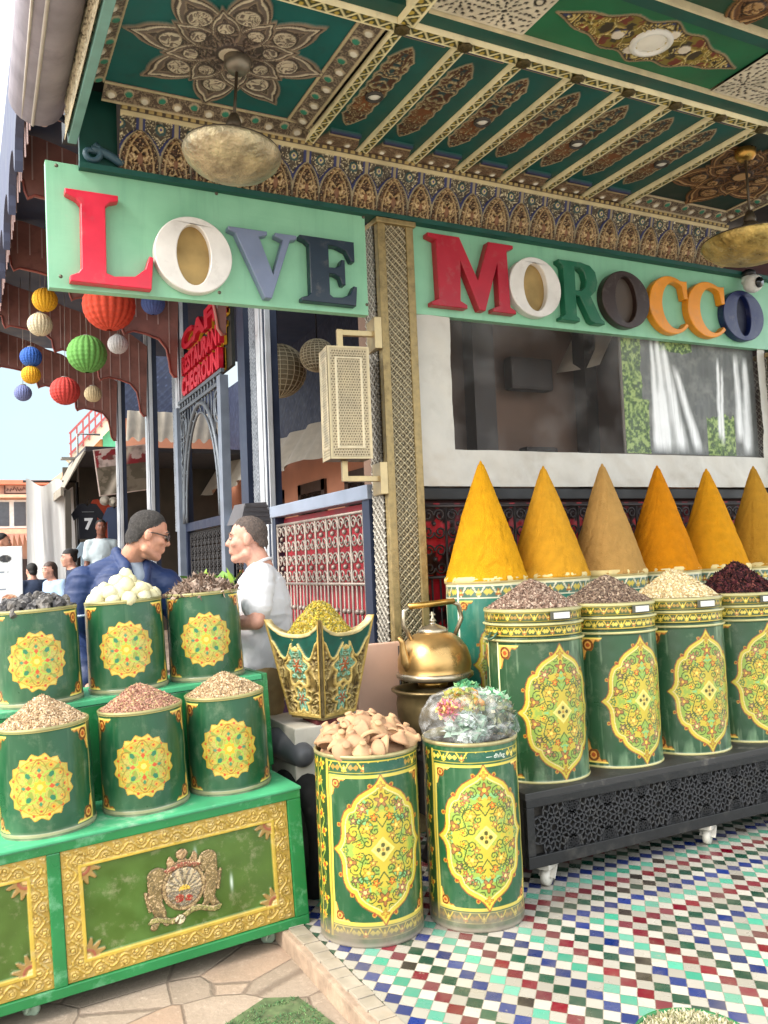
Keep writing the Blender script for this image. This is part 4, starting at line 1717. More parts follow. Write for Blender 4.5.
# ---- the two tall drums standing on the mosaic
def floor_paint(seed):
    R = .2

    def f(p, S, T):
        wear(p, S, T, seed, .25)
        C = 2 * PI * R
        half = C / 2
        band(p, S, T, .628, .672, .075, seed, '#1c4a2c')
        p.fill((np.abs(S - .03) < .085) & (T > .633) & (T < .667), '#174c38')
        band(p, S, T, .034, .076, .07, seed + 1, '#5a5a34', '#a89a5a')
        for c in (.006, C / 2 + .006):
            s = (S - c + half) % C - half
            win = np.abs(s) < .205
            p.fill((np.abs(T - .616) < .005) & win, '#bfac48')
            p.fill((np.abs(T - .086) < .006) & win, '#bfac48')
            p.fill((np.abs(np.abs(s) - .203) < .0045) & (T > .08) & (T < .62), '#c2b04c')
            for sx in (-1, 1):
                for cz, sz in ((.09, 1), (.612, -1)):
                    corner(p, s, T, -sx * .198, cz, sx, sz, .065)
            ogee(p, s, T - .350, .192, .268, seed)
        # flower strip between the two fields
        for c in (.006 + C / 4, .006 - C / 4):
            s = (S - c + half) % C - half
            m = (np.abs(s) < .106) & (T > .03) & (T < .675)
            p.fill(m, '#21401d')
            per = .062
            t = ((T / per) % 1 - .5) * per
            k = np.floor(T / per) % 2
            for o in (-.055, .0, .055):
                q = np.hypot(s - o - np.where(k == 0, .008, -.008), t)
                a = np.arctan2(s - o, t)
                p.fill(m & (q < .021 * (.7 + .3 * np.cos(5 * a))), '#c9a632')
                p.fill(m & (q < .009), '#b5471c')
                p.fill(m & (np.abs(s - o - np.sin(T * 60) * .012) < .0025), '#8fa03a')
            p.fill(m & (np.abs(np.abs(s) - .098) < .006), '#b8a240')
            p.fill(m & (np.abs(np.abs(s) - .030) < .003), '#cdb545')
        g = fbm(S * 14, T * 10, seed + 9, 5)
        p.mix(np.clip((.095 - T) / .05, 0, 1) * (.25 + 1.1 * g) * .9, '#6d6557')
        p.mix(np.clip((.022 - T) / .012, 0, 1), '#7d7568')
    return f


def floor_drum(label, x, y, r, h, rz, seed):
    o = thing('floor_drum', label, 'drum', (x, y, 0), rz, 'tall painted drums standing on the mosaic')
    z = np.concatenate([[0, .004], np.linspace(.01, h - .004, 290), [h]])
    rs = np.full(len(z), r)
    rs[0] = r - .004
    cyl_grid('body', z, rs, 500, floor_paint(seed), '#164a2a', M_DRUM, o)
    drum_rim(r, h, o)
    mb = MB()
    mb.lathe([(.0001, h - .03), (r - .004, h - .03)], 48, cap=False)
    mb.build('lid', mat('dark_inside', '#2a2620', .8), o)
    return o


RF = .2
fd1 = floor_drum('tall green drum holding pale clay pieces, yellow medallion facing the street, nearest the green cabinet', 1.428, 3.075, RF, .69, math.radians(-12), 1)
fd2 = floor_drum('tall green drum topped by a plastic bag of herbs, beside the black platform', 1.832, 2.955, .187, .70, math.radians(-19), 2)
M0 = frame((0, 0, 0), (1, 0, 0), (0, 0, 1), (0, -1, 0))
tm = text_mesh('— dh/kg', .024, .0006, mat('white_ink', '#cfd3c4', .6, var=.2, vs=60), 'price_writing', fd2, M0)
for v in tm.data.vertices:       # wrapped round the drum
    a = (v.co.x + .02) / .187
    rr = .187 + .001 - v.co.y
    v.co = Vector((rr * math.sin(a), -rr * math.cos(a), v.co.z + .642))

# ---- platform
PZ = .41
o = thing('black_platform', 'long black platform with pierced star fretwork on white castors', 'platform', (0, 0, 0))
PM = mat('black_painted_wood', '#0c0c0d', .45, var=.25, vs=12, bump=.15, bs=40, spots='#57534c', spot_scale=9, spot_amt=.35)
m = MB()
m.bb(2.118, 5.3, 2.995, 4.03, PZ - .03, PZ, bev=.004)
m.build('top_board', mat('worn_grey_board', '#2b2a29', .55, var=.25, vs=10, spots='#8b857a', spot_scale=6, spot_amt=.5), o)
m = MB()
m.bb(2.125, 5.3, 3.03, 4.02, .105, PZ - .03)
m.build('box', mat('dark_inside'), o)
m = MB()
m.bb(2.125, 5.3, 3.0, 3.028, .095, .145, bev=.003)
m.bb(2.125, 5.3, 3.0, 3.028, .345, PZ - .03, bev=.003)
m.bb(2.125, 2.165, 3.001, 3.027, .145, .345, bev=.003)
m.build('front_frame', PM, o)
m = MB()


def star_cell(cx, cz, R, y):
    w, h = .007, .012

    def bar(a, b):
        m.bar((cx + a[0] * R, y, cz + a[1] * R), (cx + b[0] * R, y, cz + b[1] * R), w, h, up=(0, 1, 0))
    n = 8
    for i in range(n):
        a0, a1, am = 2 * PI * i / n, 2 * PI * (i + 1) / n, 2 * PI * (i + .5) / n
        p = lambda q, a: (q * math.cos(a), q * math.sin(a))
        bar(p(.20, a0), p(.20, a1))
        bar(p(.20, a0), p(.52, a0))
        bar(p(.52, a0), p(.40, am))
        bar(p(.40, am), p(.52, a1))
        bar(p(.52, a0), p(.74, am))
        bar(p(.52, a1), p(.74, am))
        bar(p(.74, am), p(1.0, am + .20))
        bar(p(.74, am), p(1.0, am - .20))
        bar(p(.52, a0), p(.80, a0))
        bar(p(.80, a0), p(1.0, am - .20))
        bar(p(.80, a0), p(1.0, am - 2 * PI / n + .20))
        bar(p(1.0, am + .2), p(1.22, am))
        bar(p(1.0, am - .2), p(1.22, am))


for k in range(16):
    star_cell(2.27 + k * .198, .245, .098, 3.014)
    for zz in (.165, .325):
        star_cell(2.369 + k * .198, zz, .034, 3.014)
m.build('fretwork', mat('fretwork_highlight_grey', '#2c2c2e', .5, var=.3, vs=12, spots='#57534c', spot_scale=14, spot_amt=.4), o)  # black fretwork made greyer; its highlights are put into the base colour
for x in (2.25, 3.2, 4.3, 5.2):
    m = MB()
    m.box((0, 0, .085), (.10, .06, .022), bev=.004)
    for s in (-1, 1):
        m.bar((.02, s * .022, .08), (-.012, s * .022, .034), .008, .03, up=(0, 1, 0))
    m.lathe([(.012, -.016), (.034, -.015), (.036, 0), (.034, .015), (.012, .016)], 20, (-.012, 0, .036), rot=Matrix.Rotation(PI / 2, 3, 'X'))
    m.build('castor', mat('pale_castor', '#b5afa4', .5, var=.2), o, (x, 3.045, 0), (0, 0, .5))
# hidden riser the cones stand on
m = MB()
m.bb(2.26, 5.3, 3.52, 4.02, PZ + .001, .53)
m.build('riser', PM, o)


# ---- front row drums
def plat_paint(p, S, T):
    R, C = .222, 2 * PI * .222
    half = C / 2
    wear(p, S, T, 31, .75)
    for c in (.0, half):
        s = (S - c + half) % C - half
        win = np.abs(s) < .30
        p.fill((np.abs(np.abs(s) - .305) < .004) & (T < .615), '#e6e2b0')
        for sx in (-1, 1):
            for cz, sz in ((.022, 1), (.600, -1)):
                corner(p, s, T, -sx * .298, cz, sx, sz, .105)
        ogee(p, s, T - .305, .208, .296, 6)
    p.fill(T < .010, '#b0a870')
    band(p, S, T, .640, .682, .064, 0, '#3a4a1c', '#b89c34')
    band(p, S, T, .704, .742, .064, 1, '#3f4c20', '#b89c34')
    for z in (.620, .690, .750):
        p.fill(np.abs(T - z) < .0055, '#b4ad78', .004)
    p.fill((T > .629) & (T < .636), '#2a3a20')
    p.fill((T > .696) & (T < .701), '#2a3a20')


def ridge(z):
    z = np.asarray(z)
    return .222 + .006 * np.exp(-((z - .620) / .006) ** 2) + .006 * np.exp(-((z - .690) / .006) ** 2) - .004 * np.exp(-((z - .631) / .004) ** 2) - .004 * np.exp(-((z - .699) / .004) ** 2) + .004 * np.exp(-((z - .004) / .006) ** 2)


zs = np.linspace(0, .755, 330)
PD = thing('spice_drum', 'x', 'drum', (2.40, 3.265, PZ), 0, 'green drums on the black platform')
cyl_grid('body', zs, ridge(zs), 520, plat_paint, '#22472a', M_DRUM, PD)
drum_rim(.222, .757, PD)
m = MB()
m.lathe([(.0001, .735), (.215, .735)], 40, cap=False)
m.build('lid', mat('dark_inside'), PD)
# price ticket in its holder, turned to the viewer's right
m = MB()
m.box((0, -.006, 0), (.105, .008, .036), bev=.002)
tk = m.build('price_ticket', mat('ticket_holder', '#4b4a3c', .4), PD)
a = math.radians(2)
tk.location = (.222 * math.sin(a), -.222 * math.cos(a), .727)
tk.rotation_euler = (0, 0, a)
m = MB()
m.box((.004, -.0112, 0), (.082, .002, .026))
m.build('paper', mat('ticket_paper', '#d9d7cd', .6, var=.05), tk)
# carrying handle on the left
m = MB()
a = math.radians(-82)
hp = []
for i in range(15):
    t = PI * i / 14
    hp.append(((.222 + .03 * math.sin(t)) * math.sin(a + .10 * math.cos(t)), -(.222 + .03 * math.sin(t)) * math.cos(a + .10 * math.cos(t)), .655 - .03 * math.sin(t)))
m.tube(hp, .005, 8)
m.build('handle', mat('drum_handle', '#3c5a48', .4, .3), PD)
DX = [2.40, 2.855, 3.305, 3.757]
DL = ['green drum of pinkish seeds at the left end of the black platform', 'second green drum from the left on the platform, holding brown seeds',
      'green drum of pale cream seeds in the front row, third on the platform', 'green drum of dark dried petals at the right edge of the front row']
for k in range(4):
    d = PD if k == 0 else copy_tree(PD)
    d.location = (DX[k], 3.265 + .006 * (k % 2), PZ)
    d.rotation_euler.z = math.radians([-6, -1, -9, -10][k])
    d['label'] = DL[k]
heap('spice_heap', 'heap of pinkish brown flaky seeds in the platform drum nearest the kettle', 'spice', (2.40, 3.265, PZ + .750), .213, .125, ['#8f7868', '#7a6254', '#b09c8a', '#665044'], 3600, .0085, seed=1)
heap('spice_heap', 'heap of grey brown seeds in the second drum of the platform row', 'spice', (2.855, 3.271, PZ + .750), .213, .125, ['#857060', '#6a5648', '#a8947e', '#584840'], 3600, .008, seed=2)
heap('spice_heap', 'heap of pale cream sesame-like seeds in the third drum of the platform row', 'spice', (3.305, 3.265, PZ + .750), .213, .145, ['#d8c69c', '#c9b384', '#e8dcbc', '#b89c6c'], 4200, .0065, seed=3, flat=.6)
heap('spice_heap', 'heap of dark purple dried petals in the drum at the right edge', 'spice', (3.757, 3.271, PZ + .750), .213, .155, ['#3a1c20', '#2a1618', '#54262c', '#1e1214', '#6a3a34'], 2600, .012, flat=.25, seed=4)


# ---- back row drums with the tall cones
def back_paint(p, S, T):
    C = 2 * PI * .214
    half = C / 2
    wear(p, S, T, 77, .5, '#7fb0a0')
    band(p, S, T, .672, .738, .10, 0, '#4a6a5a', '#e6e0c0', '#c9a23c', '#d8d0b0')
    p.fill(T > .738, '#e0d6a0')
    for c in (.0, half):
        s = (S - c + half) % C - half
        p.fill((np.abs(np.abs(s) - .27) < .005), '#dfe4d0')
        for sx in (-1, 1):
            corner(p, s, T, -sx * .262, .66, sx, -1, .08)
            corner(p, s, T, -sx * .262, .02, sx, 1, .08)
        ogee(p, s, T - .34, .19, .30, 9, '#e8dca0')


zs = np.linspace(0, .755, 150)
BD = thing('cone_drum', 'x', 'drum', (2.5, 3.78, .53), 0, 'teal drums under the spice cones')
cyl_grid('body', zs, np.full(150, .214), 260, back_paint, '#1d6a58', M_DRUM, BD)
drum_rim(.214, .757, BD, mat('cream_rim', '#d8cf9c', .5))
CX = [2.492 + .415 * k for k in range(6)]
CC = ['#d69a1c', '#cf962a', '#b58c50', '#cb8014', '#d08f1c', '#b5842c']
CLAB = ['bright yellow', 'golden yellow', 'dull tan brown', 'deep orange', 'orange yellow', 'dull mustard']
CPOS = ['nearest the gold pillar', 'second from the gold pillar', 'third from the gold pillar', 'behind the cream seeds', 'behind the dark petals', 'at the right edge of the picture']


def cone_mesh(seed):
    nu, nv = 110, 80
    R0, H = .216, .625 + .012 * math.sin(seed * 2.3)
    A, V = np.meshgrid(np.linspace(0, 2 * PI, nu, endpoint=False), np.linspace(0, 1, nv), indexing='ij')
    r = R0 * (1 - V) ** .92 * (1 + .05 * np.sin(V * PI) * (1 - V))
    r = np.maximum(r, .0)
    # rounded blunt tip
    tipz = np.sqrt(np.clip(1 - ((V - .97) / .03) ** 2, 0, 1))
    r = np.where(V > .97, .0085 * tipz + .0, r + .006 * V)
    X, Y = np.cos(A), np.sin(A)
    n = (fbm(X * 2.2 + seed * 3 + 9, Y * 2.2 + V * 5 + 9, seed, 4) - .5) * .014 * (1 - V * .8)
    n = n + (fbm(X * 14 + 40, Y * 14 + V * 60 + 40, seed + 4, 3) - .5) * .0065 * (1 - V * .6)
    n = n - .010 * np.exp(-((fbm(X * 3 + 11 * seed, Y * 3 + V * 4, seed + 9, 2) - .5) / .05) ** 2) * (1 - V) ** .6 * .8
    # a patted hollow low on one side and slumped powder at the foot
    foot = np.exp(-((V - .02) / .03) ** 2) * .006
    r = r + n + foot
    r = np.maximum(r, .0004)
    lean = .012 * (vnoise(np.array([seed * 1.7]), np.array([.3]), 3)[0] - .5)
    P = np.stack([r * X + lean * V, r * Y - lean * V, V * H], -1).reshape(-1, 3)
    return np_mesh('spice_cone', P, grid_faces(nu, nv, True))


for k in range(6):
    d = BD if k == 0 else copy_tree(BD)
    d.location = (CX[k], 3.78, .53)
    d.rotation_euler.z = math.radians([-4, 3, -8, 0, 6, -3][k])
    d['label'] = 'teal painted drum under the %s spice cone %s' % (CLAB[k], CPOS[k])
    cm = mat('powder_' + CLAB[k].replace(' ', '_'), CC[k], .95, var=.10, vs=22, bump=1.0, bs=190, spots=['#d9a030', '#d6a544', '#b78c50', '#b96a08', '#d8982c', '#b58a3c'][k], spot_scale=7, spot_amt=.22, spec=.1)
    c = link('spice_cone', cone_mesh(k + 1), cm)
    c.location = (CX[k], 3.78, .53 + .757)
    tag(c, 'tall smooth %s powder cone, %s' % (CLAB[k], CPOS[k]), 'spice cone', 'tall spice cones')
    m = MB()
    m.lathe([(.2125, -.012), (.2185, -.010), (.2195, .012), (.214, .022), (.20, .026)], 72, cap=False)
    m.build('paper_collar', mat('cream_collar', '#d3bf84', .7, var=.15, vs=20), c)


# ================================================================== clay pieces in the first tall drum
def clay_mesh(r, h, k):
    mb = MB()
    mb.lathe([(r * .86, 0), (r, .005), (r * .99, .013), (r * .80, h * .36), (r * .50, h * .58), (r * .33, h * .70), (r * .29, h * .80), (r * .34, h * .90), (r * .30, h * .97), (r * .16, h * 1.0), (.0001, h * 1.01)], 22, cap=False)
    mb.lathe([(r * .80, 0), (r * .6, .010), (.0001, .014)], 20, cap=False)
    return mb


CLAYM = [mat('pale_clay', '#b08d68', .8, var=.14, vs=22, spots='#c8a582', spot_scale=20), mat('pinkish_clay', '#a88262', .8, var=.14, vs=22, spots='#8a5f44', spot_scale=14)]
proto = []
for k in range(2):
    c = clay_mesh(.050 + .006 * k, .066, k).build('clay_lid', CLAYM[k])
    proto.append(c)
r2 = random.Random(21)
spots = []
for ring, (n, rr, z) in enumerate(((18, .160, .702), (15, .128, .725), (11, .088, .745), (7, .050, .762), (3, .016, .775))):
    for i in range(n):
        a = 2 * PI * (i + r2.uniform(-.25, .25)) / n + ring
        spots.append((1.428 + rr * math.cos(a), 3.075 + rr * math.sin(a), z + r2.uniform(-.01, .012), a))
for i, (x, y, z, a) in enumerate(spots):
    c = proto[i % 2] if i < 2 else proto[i % 2].copy()
    if i >= 2:
        COL.objects.link(c)
    c.location = (x, y, z)
    tl = r2.choice((.25, .5, .9, 1.4, 2.2, -.7))
    c.rotation_euler = (r2.uniform(-.5, .5) + (tl if r2.random() < .5 else 0), tl * .7, r2.uniform(0, 6))
    k = r2.uniform(.76, .96)
    c.scale = (k, k, k * r2.uniform(.9, 1.1))
    tag(c, 'small pale clay lid with a knob heaped in the tall drum beside the green cabinet', 'clay lid', 'clay lids heaped in the tall drum')
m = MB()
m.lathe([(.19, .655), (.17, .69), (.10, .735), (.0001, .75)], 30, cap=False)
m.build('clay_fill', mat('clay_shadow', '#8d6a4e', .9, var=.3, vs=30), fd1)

# ================================================================== bag of herbs on the second tall drum
bx, by, bz = 1.832, 2.955, .702
nu, nv = 90, 40
A, V = np.meshgrid(np.linspace(0, 2 * PI, nu, endpoint=False), np.linspace(0, 1, nv), indexing='ij')
pr = np.interp(V, [0, .06, .25, .55, .8, .93, 1], [.165, .194, .200, .182, .14, .07, .0])
pz = np.interp(V, [0, .06, .25, .55, .8, .93, 1], [-.006, .004, .045, .105, .152, .172, .178])
nn = fbm(np.cos(A) * 4 + 9, np.sin(A) * 4 + V * 6 + 9, 4, 4) - .5
n2 = np.abs(fbm(np.cos(A) * 9 + 20, np.sin(A) * 9 + V * 12 + 20, 14, 3) - .5)
rr = pr * (1 + .22 * nn) - n2 * .030
P = np.stack([rr * np.cos(A), rr * np.sin(A), pz + nn * .05 * V], -1).reshape(-1, 3)
q = NX('clear_plastic_bag', .10)
q.b.inputs['Base Color'].default_value = (.86, .88, .88, 1)
q.put(q.b.inputs['Alpha'], q.rng(q.noise(20, 6), .45, .72, .05, .32))
q.b.inputs['Specular IOR Level'].default_value = .55
q.bump(q.noise(55, 4, rough=.6), .7, .01)
bag = link('plastic_bag', np_mesh('plastic_bag', P, grid_faces(nu, nv, True)), q.m, None, (bx, by, bz))
tag(bag, 'crumpled clear plastic bag over herb bundles on the second tall drum', 'plastic bag')


def lump(name, label, x, y, z, rad, cols, seed, n=420, size=.011, flat=.3, grp=None, sq=(1, 1, .8), cat='herbs'):
    rg = np.random.default_rng(seed)
    d = rg.normal(size=(n, 3))
    d /= np.linalg.norm(d, axis=1)[:, None]
    P = d * rad * rg.uniform(.75, 1.03, n)[:, None] * np.array(sq)
    V1, F1 = chips_arrays(P, size, flat, .5, rg, 1.6)
    mb = MB()
    mb.ball((0, 0, 0), tuple(rad * .86 * s for s in sq), 16, 10)
    V0 = np.array([tuple(v) for v in mb.v])
    F0 = []
    for f in mb.f:
        F0.append(f[:3])
        if len(f) == 4:
            F0.append((f[0], f[2], f[3]))
    C = np.array([lin(c) for c in cols])
    C1 = np.repeat(C[rg.integers(0, len(C), n)] * rg.uniform(.7, 1.3, n)[:, None], 6, axis=0)
    me = np_mesh(name, np.concatenate([V0, V1]), np.concatenate([np.array(F0), F1 + len(V0)]), np.concatenate([np.tile(C.mean(0) * .7, (len(V0), 1)), C1]), smooth=False)
    o = link(name, me, mat('herb', attr=True, rough=.8, var=.1), None, (x, y, z))
    return tag(o, label, cat, grp)


hg = 'herb bundles inside the plastic bag'
lump('herb_bundle', 'olive herb bundle with orange flecks showing at the top of the plastic bag', bx - .045, by - .03, bz + .115, .088, ['#8b8a45', '#a08a3a', '#6f7a3a', '#b07a3a'], 1, grp=hg)
lump('herb_bundle', 'dark green herb bundle on the right side of the plastic bag', bx + .085, by - .05, bz + .075, .090, ['#4a5a3a', '#6a6f4a', '#3f5a44', '#8a8568'], 2, grp=hg)
lump('herb_bundle', 'bundle of pink and red dried petals at the left of the plastic bag', bx - .115, by - .055, bz + .115, .052, ['#b4566a', '#c88a94', '#c0a85a', '#94503a'], 3, size=.008, grp=hg)
lump('herb_bundle', 'bright green leafy bundle at the back of the plastic bag', bx + .04, by + .07, bz + .150, .060, ['#4a8a5a', '#3a6f4a', '#7aa06a'], 4, size=.009, grp=hg)
lump('herb_bundle', 'pale silvery bundle low at the front of the plastic bag', bx - .065, by - .095, bz + .05, .070, ['#98a298', '#7d9484', '#b5beb8', '#6f8472'], 5, size=.018, flat=.15, grp=hg)
lump('herb_bundle', 'pale green crumpled bundle at the right of the plastic bag', bx + .10, by - .02, bz + .115, .060, ['#86a888', '#5a9a6a', '#a8b8a0'], 6, size=.014, grp=hg)

# ================================================================== copper kettle on a brass pot
kx, ky = 2.055, 3.60
COPM = mat('tarnished_copper', '#b3905a', .31, .8, var=.35, vs=7, spots='#c9b07a', spot_scale=5, spot_amt=.8, bump=.12, bs=18)
SILV = mat('worn_silver', '#a59a84', .3, .85, var=.25, vs=12)
o = thing('copper_kettle', 'large tarnished copper kettle with an arched handle in front of the gold pillar', 'kettle', (kx, ky, .835), math.radians(0))
m = MB()
m.lathe([(.140, -.002), (.172, .010), (.179, .022), (.179, .030), (.172, .036), (.178, .06), (.176, .10), (.160, .150), (.130, .19), (.09, .216), (.06, .224)], 56)
m.build('body', COPM, o)
m = MB()
m.lathe([(.175, .004), (.186, .014), (.186, .028), (.175, .036)], 56, cap=False)
m.build('base_band', SILV, o)
m = MB()
m.lathe([(.072, .218), (.074, .228), (.060, .244), (.03, .256), (.018, .260), (.012, .270), (.02, .276), (.012, .284), (.006, .293), (.007, .318), (.0001, .322)], 28)
m.box((0, 0, .306), (.030, .008, .008), bev=.002)
m.build('lid', SILV, o)
m = MB()
m.tube([(-.15, -.03, .07), (-.178, -.035, .10), (-.186, -.037, .15), (-.192, -.04, .19), (-.21, -.043, .215)], [.030, .024, .017, .013, .010], 14)
m.build('spout', COPM, o)
for pts in ([(-.115, 0, .185), (-.160, 0, .27), (-.155, 0, .33), (-.115, 0, .355)], [(.115, 0, .185), (.165, 0, .28), (.150, 0, .345), (.11, 0, .362)]):
    m = MB()
    m.tube(pts, .011, 10)
    m.build('handle_post', SILV, o)
m = MB()
m.tube([(-.13, 0, .352), (0, 0, .358), (.125, 0, .364)], .015, 10)
m.build('grip', M_BRASS, o)
o = thing('brass_pot', 'dull brass pot standing under the copper kettle behind the herb drum', 'pot', (2.03, 3.58, .58))
m = MB()
m.lathe([(.10, 0), (.15, .03), (.172, .09), (.178, .15), (.172, .185), (.185, .20), (.20, .21), (.20, .218), (.18, .22), (.165, .19)], 44, cap=False)
m.build('bowl', mat('dull_brass', '#7d6c4a', .4, .75, var=.3, vs=10, spots='#3f3426', spot_scale=7), o)
m = MB()
m.lathe([(.075, -.58), (.07, -.56), (.045, -.5), (.04, -.15), (.06, -.05), (.095, -.005)], 24, (-.02, 0, 0))
m.build('stand', M_IRON, o)
m = MB()
m.lathe([(.0001, .222), (.07, .224), (.075, .25), (.0001, .252)], 24)
m.build('inner_lid', M_BRASS, o)

# ================================================================== green cabinet on castors
_y, _r = math.radians(1.3), math.radians(2.6)
_ex = Vector((math.cos(_y), math.sin(_y), 0))
_ey = Vector((-math.sin(_y), math.cos(_y), 0))
_ez = Vector((0, 0, 1))
CAB = frame((1.23, 3.229, 0), math.cos(_r) * _ex + math.sin(_r) * _ez, _ey, math.cos(_r) * _ez - math.sin(_r) * _ex)


def on_cab(o, x, y, z, rz=0.0):
    o.matrix_world = CAB @ Matrix.Translation((x, y, z)) @ Matrix.Rotation(rz, 4, 'Z')
    return o


GRN = mat('green_gloss_paint', '#17713a', .35, var=.16, vs=5, spots='#8fc6a0', spot_scale=11, spot_amt=.4, bump=.1, bs=24, coat=.2)
GRNT = mat('dusty_green_top', '#3f9a6a', .6, var=.18, vs=9, spots='#c2cbb8', spot_scale=5, spot_amt=.6)
cab = thing('spice_cabinet', 'green two-tier cabinet with gold embossed panels carrying six spice drums', 'cabinet')
on_cab(cab, 0, 0, 0)
LX, TY, ZS, ZT, DY = -1.80, .405, .535, .937, .80
m = MB()
m.bb(LX, -.004, .022, DY, .03, ZS - .03)
m.bb(LX, .035, TY + .004, DY, ZS - .03, ZT - .025)
m.build('carcass', mat('cabinet_inner_green', '#0f6d35', .5, var=.15), cab)
m = MB()
m.bb(LX, 0, 0, .05, ZS - .046, ZS - .012, bev=.004)
m.bb(LX, 0, 0, .05, 0, .036, bev=.004)
m.bb(-.056, 0, .001, .05, .036, ZS - .046, bev=.004)
m.bb(-.942, -.898, .001, .05, .036, ZS - .046, bev=.004)
m.bb(-.008, .0, .05, DY, 0, ZS - .012)
m.build('front_frame', GRN, cab)
m = MB()
m.bb(LX, .004, -.006, TY + .01, ZS - .012, ZS, bev=.004)
m.build('lower_shelf', GRNT, cab)
m = MB()
m.bb(LX, .04, TY - .006, TY + .016, ZS + .002, ZT - .026, bev=.003)
m.bb(.018, .042, TY - .008, DY, ZS + .002, ZT - .0, bev=.003)
m.build('riser_board', GRN, cab)
m = MB()
m.bb(LX, .016, TY - .012, DY, ZT - .024, ZT - .0008, bev=.004)
m.build('upper_shelf', GRNT, cab)


def door_paint(p, S, T):
    w, h = .835, .447
    e = np.minimum(np.minimum(S, w - S), np.minimum(T, h - T))
    horiz = np.minimum(S, w - S) > np.minimum(T, h - T)
    l = np.where(horiz, S, T)
    fr = e < .066
    p.fill(fr, '#a98a3c', .010)
    y = e - .033
    wave = .015 * np.sin(l / .085 * 2 * PI)
    p.fill(fr & (np.abs(y - wave) < .0035), '#b5973f', .015)
    for k, off in ((0, .25), (1, .75)):
        ph = ((l / .085 + off) % 1 - .5) * .085
        q = np.hypot(ph, y - (.012 if k else -.012))
        p.fill(fr & (np.abs(q - .012) < .0028), '#b3964a', .014)
        p.fill(fr & (q < .0065), '#bd9f4e', .016)
        q2 = np.hypot(((l / .0425 + off) % 1 - .5) * .0425, y - (.024 if k else -.024))
        p.fill(fr & (q2 < .0055), '#b3964a', .013)
    f = filigree(S, T, 60, 7)
    p.fill(fr & (f < .10) & (np.abs(y) < .026), '#9a7d36', .0085)
    p.fill((e > .056) & (e < .068), '#b89c3c', .013)
    p.fill((e > .068), '#45601f', .0)
    g = e > .068
    n = fbm(S * 7, T * 7, 44, 5)
    w_ = np.clip((n - .5) * 3, 0, .5) * g
    p.mix(w_ * .7, '#577a3a')
    for cx, cy in ((.47, .32), (.60, .19)):
        q = np.exp(-((S - cx) / .005) ** 2 - ((T - cy) / .025) ** 2)
        p.mix(q * .9, '#cfe0cf')
    for sx in (0, 1):
        for sz in (0, 1):
            a = np.abs(S - (w if sx else 0)) - .068
            b = np.abs(T - (h if sz else 0)) - .068
            u = np.hypot(a, b)
            an = np.arctan2(b, a)
            pet = (u < .066 * (.62 + .38 * np.cos(6 * (an - PI / 4)) ** 2)) & (a > -.002) & (b > -.002)
            p.fill(pet, '#94763f', .007)
            p.fill(pet & (u < .030) & (u > .020), '#93553a', .008)
            p.fill(pet & (u < .014), '#d2b070', .010)


GOLDE = mat('embossed_gold_door', attr=True, rough=.38, metal=.12, var=.16, vs=12, spots='#cdbfa0', spot_scale=20, spot_amt=.25, coat=.2)
for x0 in (-.896, -1.776):
    panel('door_panel', .838, .449, .0028, door_paint, frame((x0, .020, .038), (1, 0, 0), (0, 0, 1), (0, -1, 0)), GOLDE, cab)

# heraldic relief in the middle of the door
st = .0022
S, T = np.meshgrid(np.arange(-.15, .15, st), np.arange(-.155, .155, st), indexing='ij')
p = Paint(S, T, '#000000')
msk = np.zeros(S.shape, bool)


def rel(d, col, h, line=None):
    global msk
    k = d > 0
    msk |= k
    p.fill(k, '#6a5238', h * .6)
    p.fill(d > .0035, col, h)


def capd(a, b, r):
    return r - seg_dist(S, T, [a, b])


fl = filigree(S, T, 95, 3)
for sx, dy in ((-1, -.012), (1, .010)):
    lion = np.full(S.shape, -1.0)
    for a, b, r in (((.088, .075), (.088, .075), .034), ((.098, .06), (.098, -.02), .024), ((.098, -.02), (.085, -.07), .022), ((.085, -.07), (.108, -.115), .014), ((.085, -.07), (.065, -.11), .013),
                    ((.09, .03), (.060, .045), .012), ((.09, .0), (.058, -.01), .011), ((.118, -.05), (.130, .02), .007)):
        lion = np.maximum(lion, capd((a[0] * sx, a[1] + dy), (b[0] * sx, b[1] + dy), r))
    rel(lion, '#857048', .007)
sh = np.minimum(.064 - np.hypot(S, (T - .0) * .82), 1)
rel(sh + .012, '#a58a60', .006)
rel(sh, '#7d7466', .008)
an = np.arctan2(S, T + .015)
p.fill((sh > .004) & (np.sin(an * 18) > 0) & (T > -.012), '#b8a888', .009)
p.fill((np.hypot(S, T + .012) < .020) & (T > -.012), '#d6b030', .010)
p.fill((np.hypot(S + .018, T + .040) < .016), '#a02a24', .009)
p.fill((np.hypot(S - .014, T + .046) < .013), '#a02a24', .009)
cr = np.minimum(.052 + .10 * (T - .075) - np.abs(S), np.minimum(T - .070, .115 - T + .014 * np.cos(S * 150)))
rel(cr, '#a2805a', .008)
rel(.022 - np.hypot(S, T - .125), '#a2805a', .009)
rel(.012 - np.abs(T - .080 - .006 * np.cos(S * 60)) - np.clip(np.abs(S) - .055, 0, 1), '#8d4a38', .010)
rib = .013 - np.abs(T + .108 - .05 * S - .012 * np.sin(S * 45)) - np.clip(np.abs(S) - .118, 0, 1)
rel(rib, '#8f8a50', .007)
rel(.020 - np.hypot(S + .02, T + .122), '#cfc8a8', .007)
p.fill(msk & (fl < .22), '#66583c', None)
p.fill(msk & (fl > .86), '#c8ac84', None)
V = np.stack([S, -p.h - .001, T], -1).reshape(-1, 3)
F = grid_faces(*S.shape)
mk = msk.reshape(-1)
F = F[mk[F].all(1)]
used = np.unique(F)
remap = -np.ones(len(V), int)
remap[used] = np.arange(len(used))
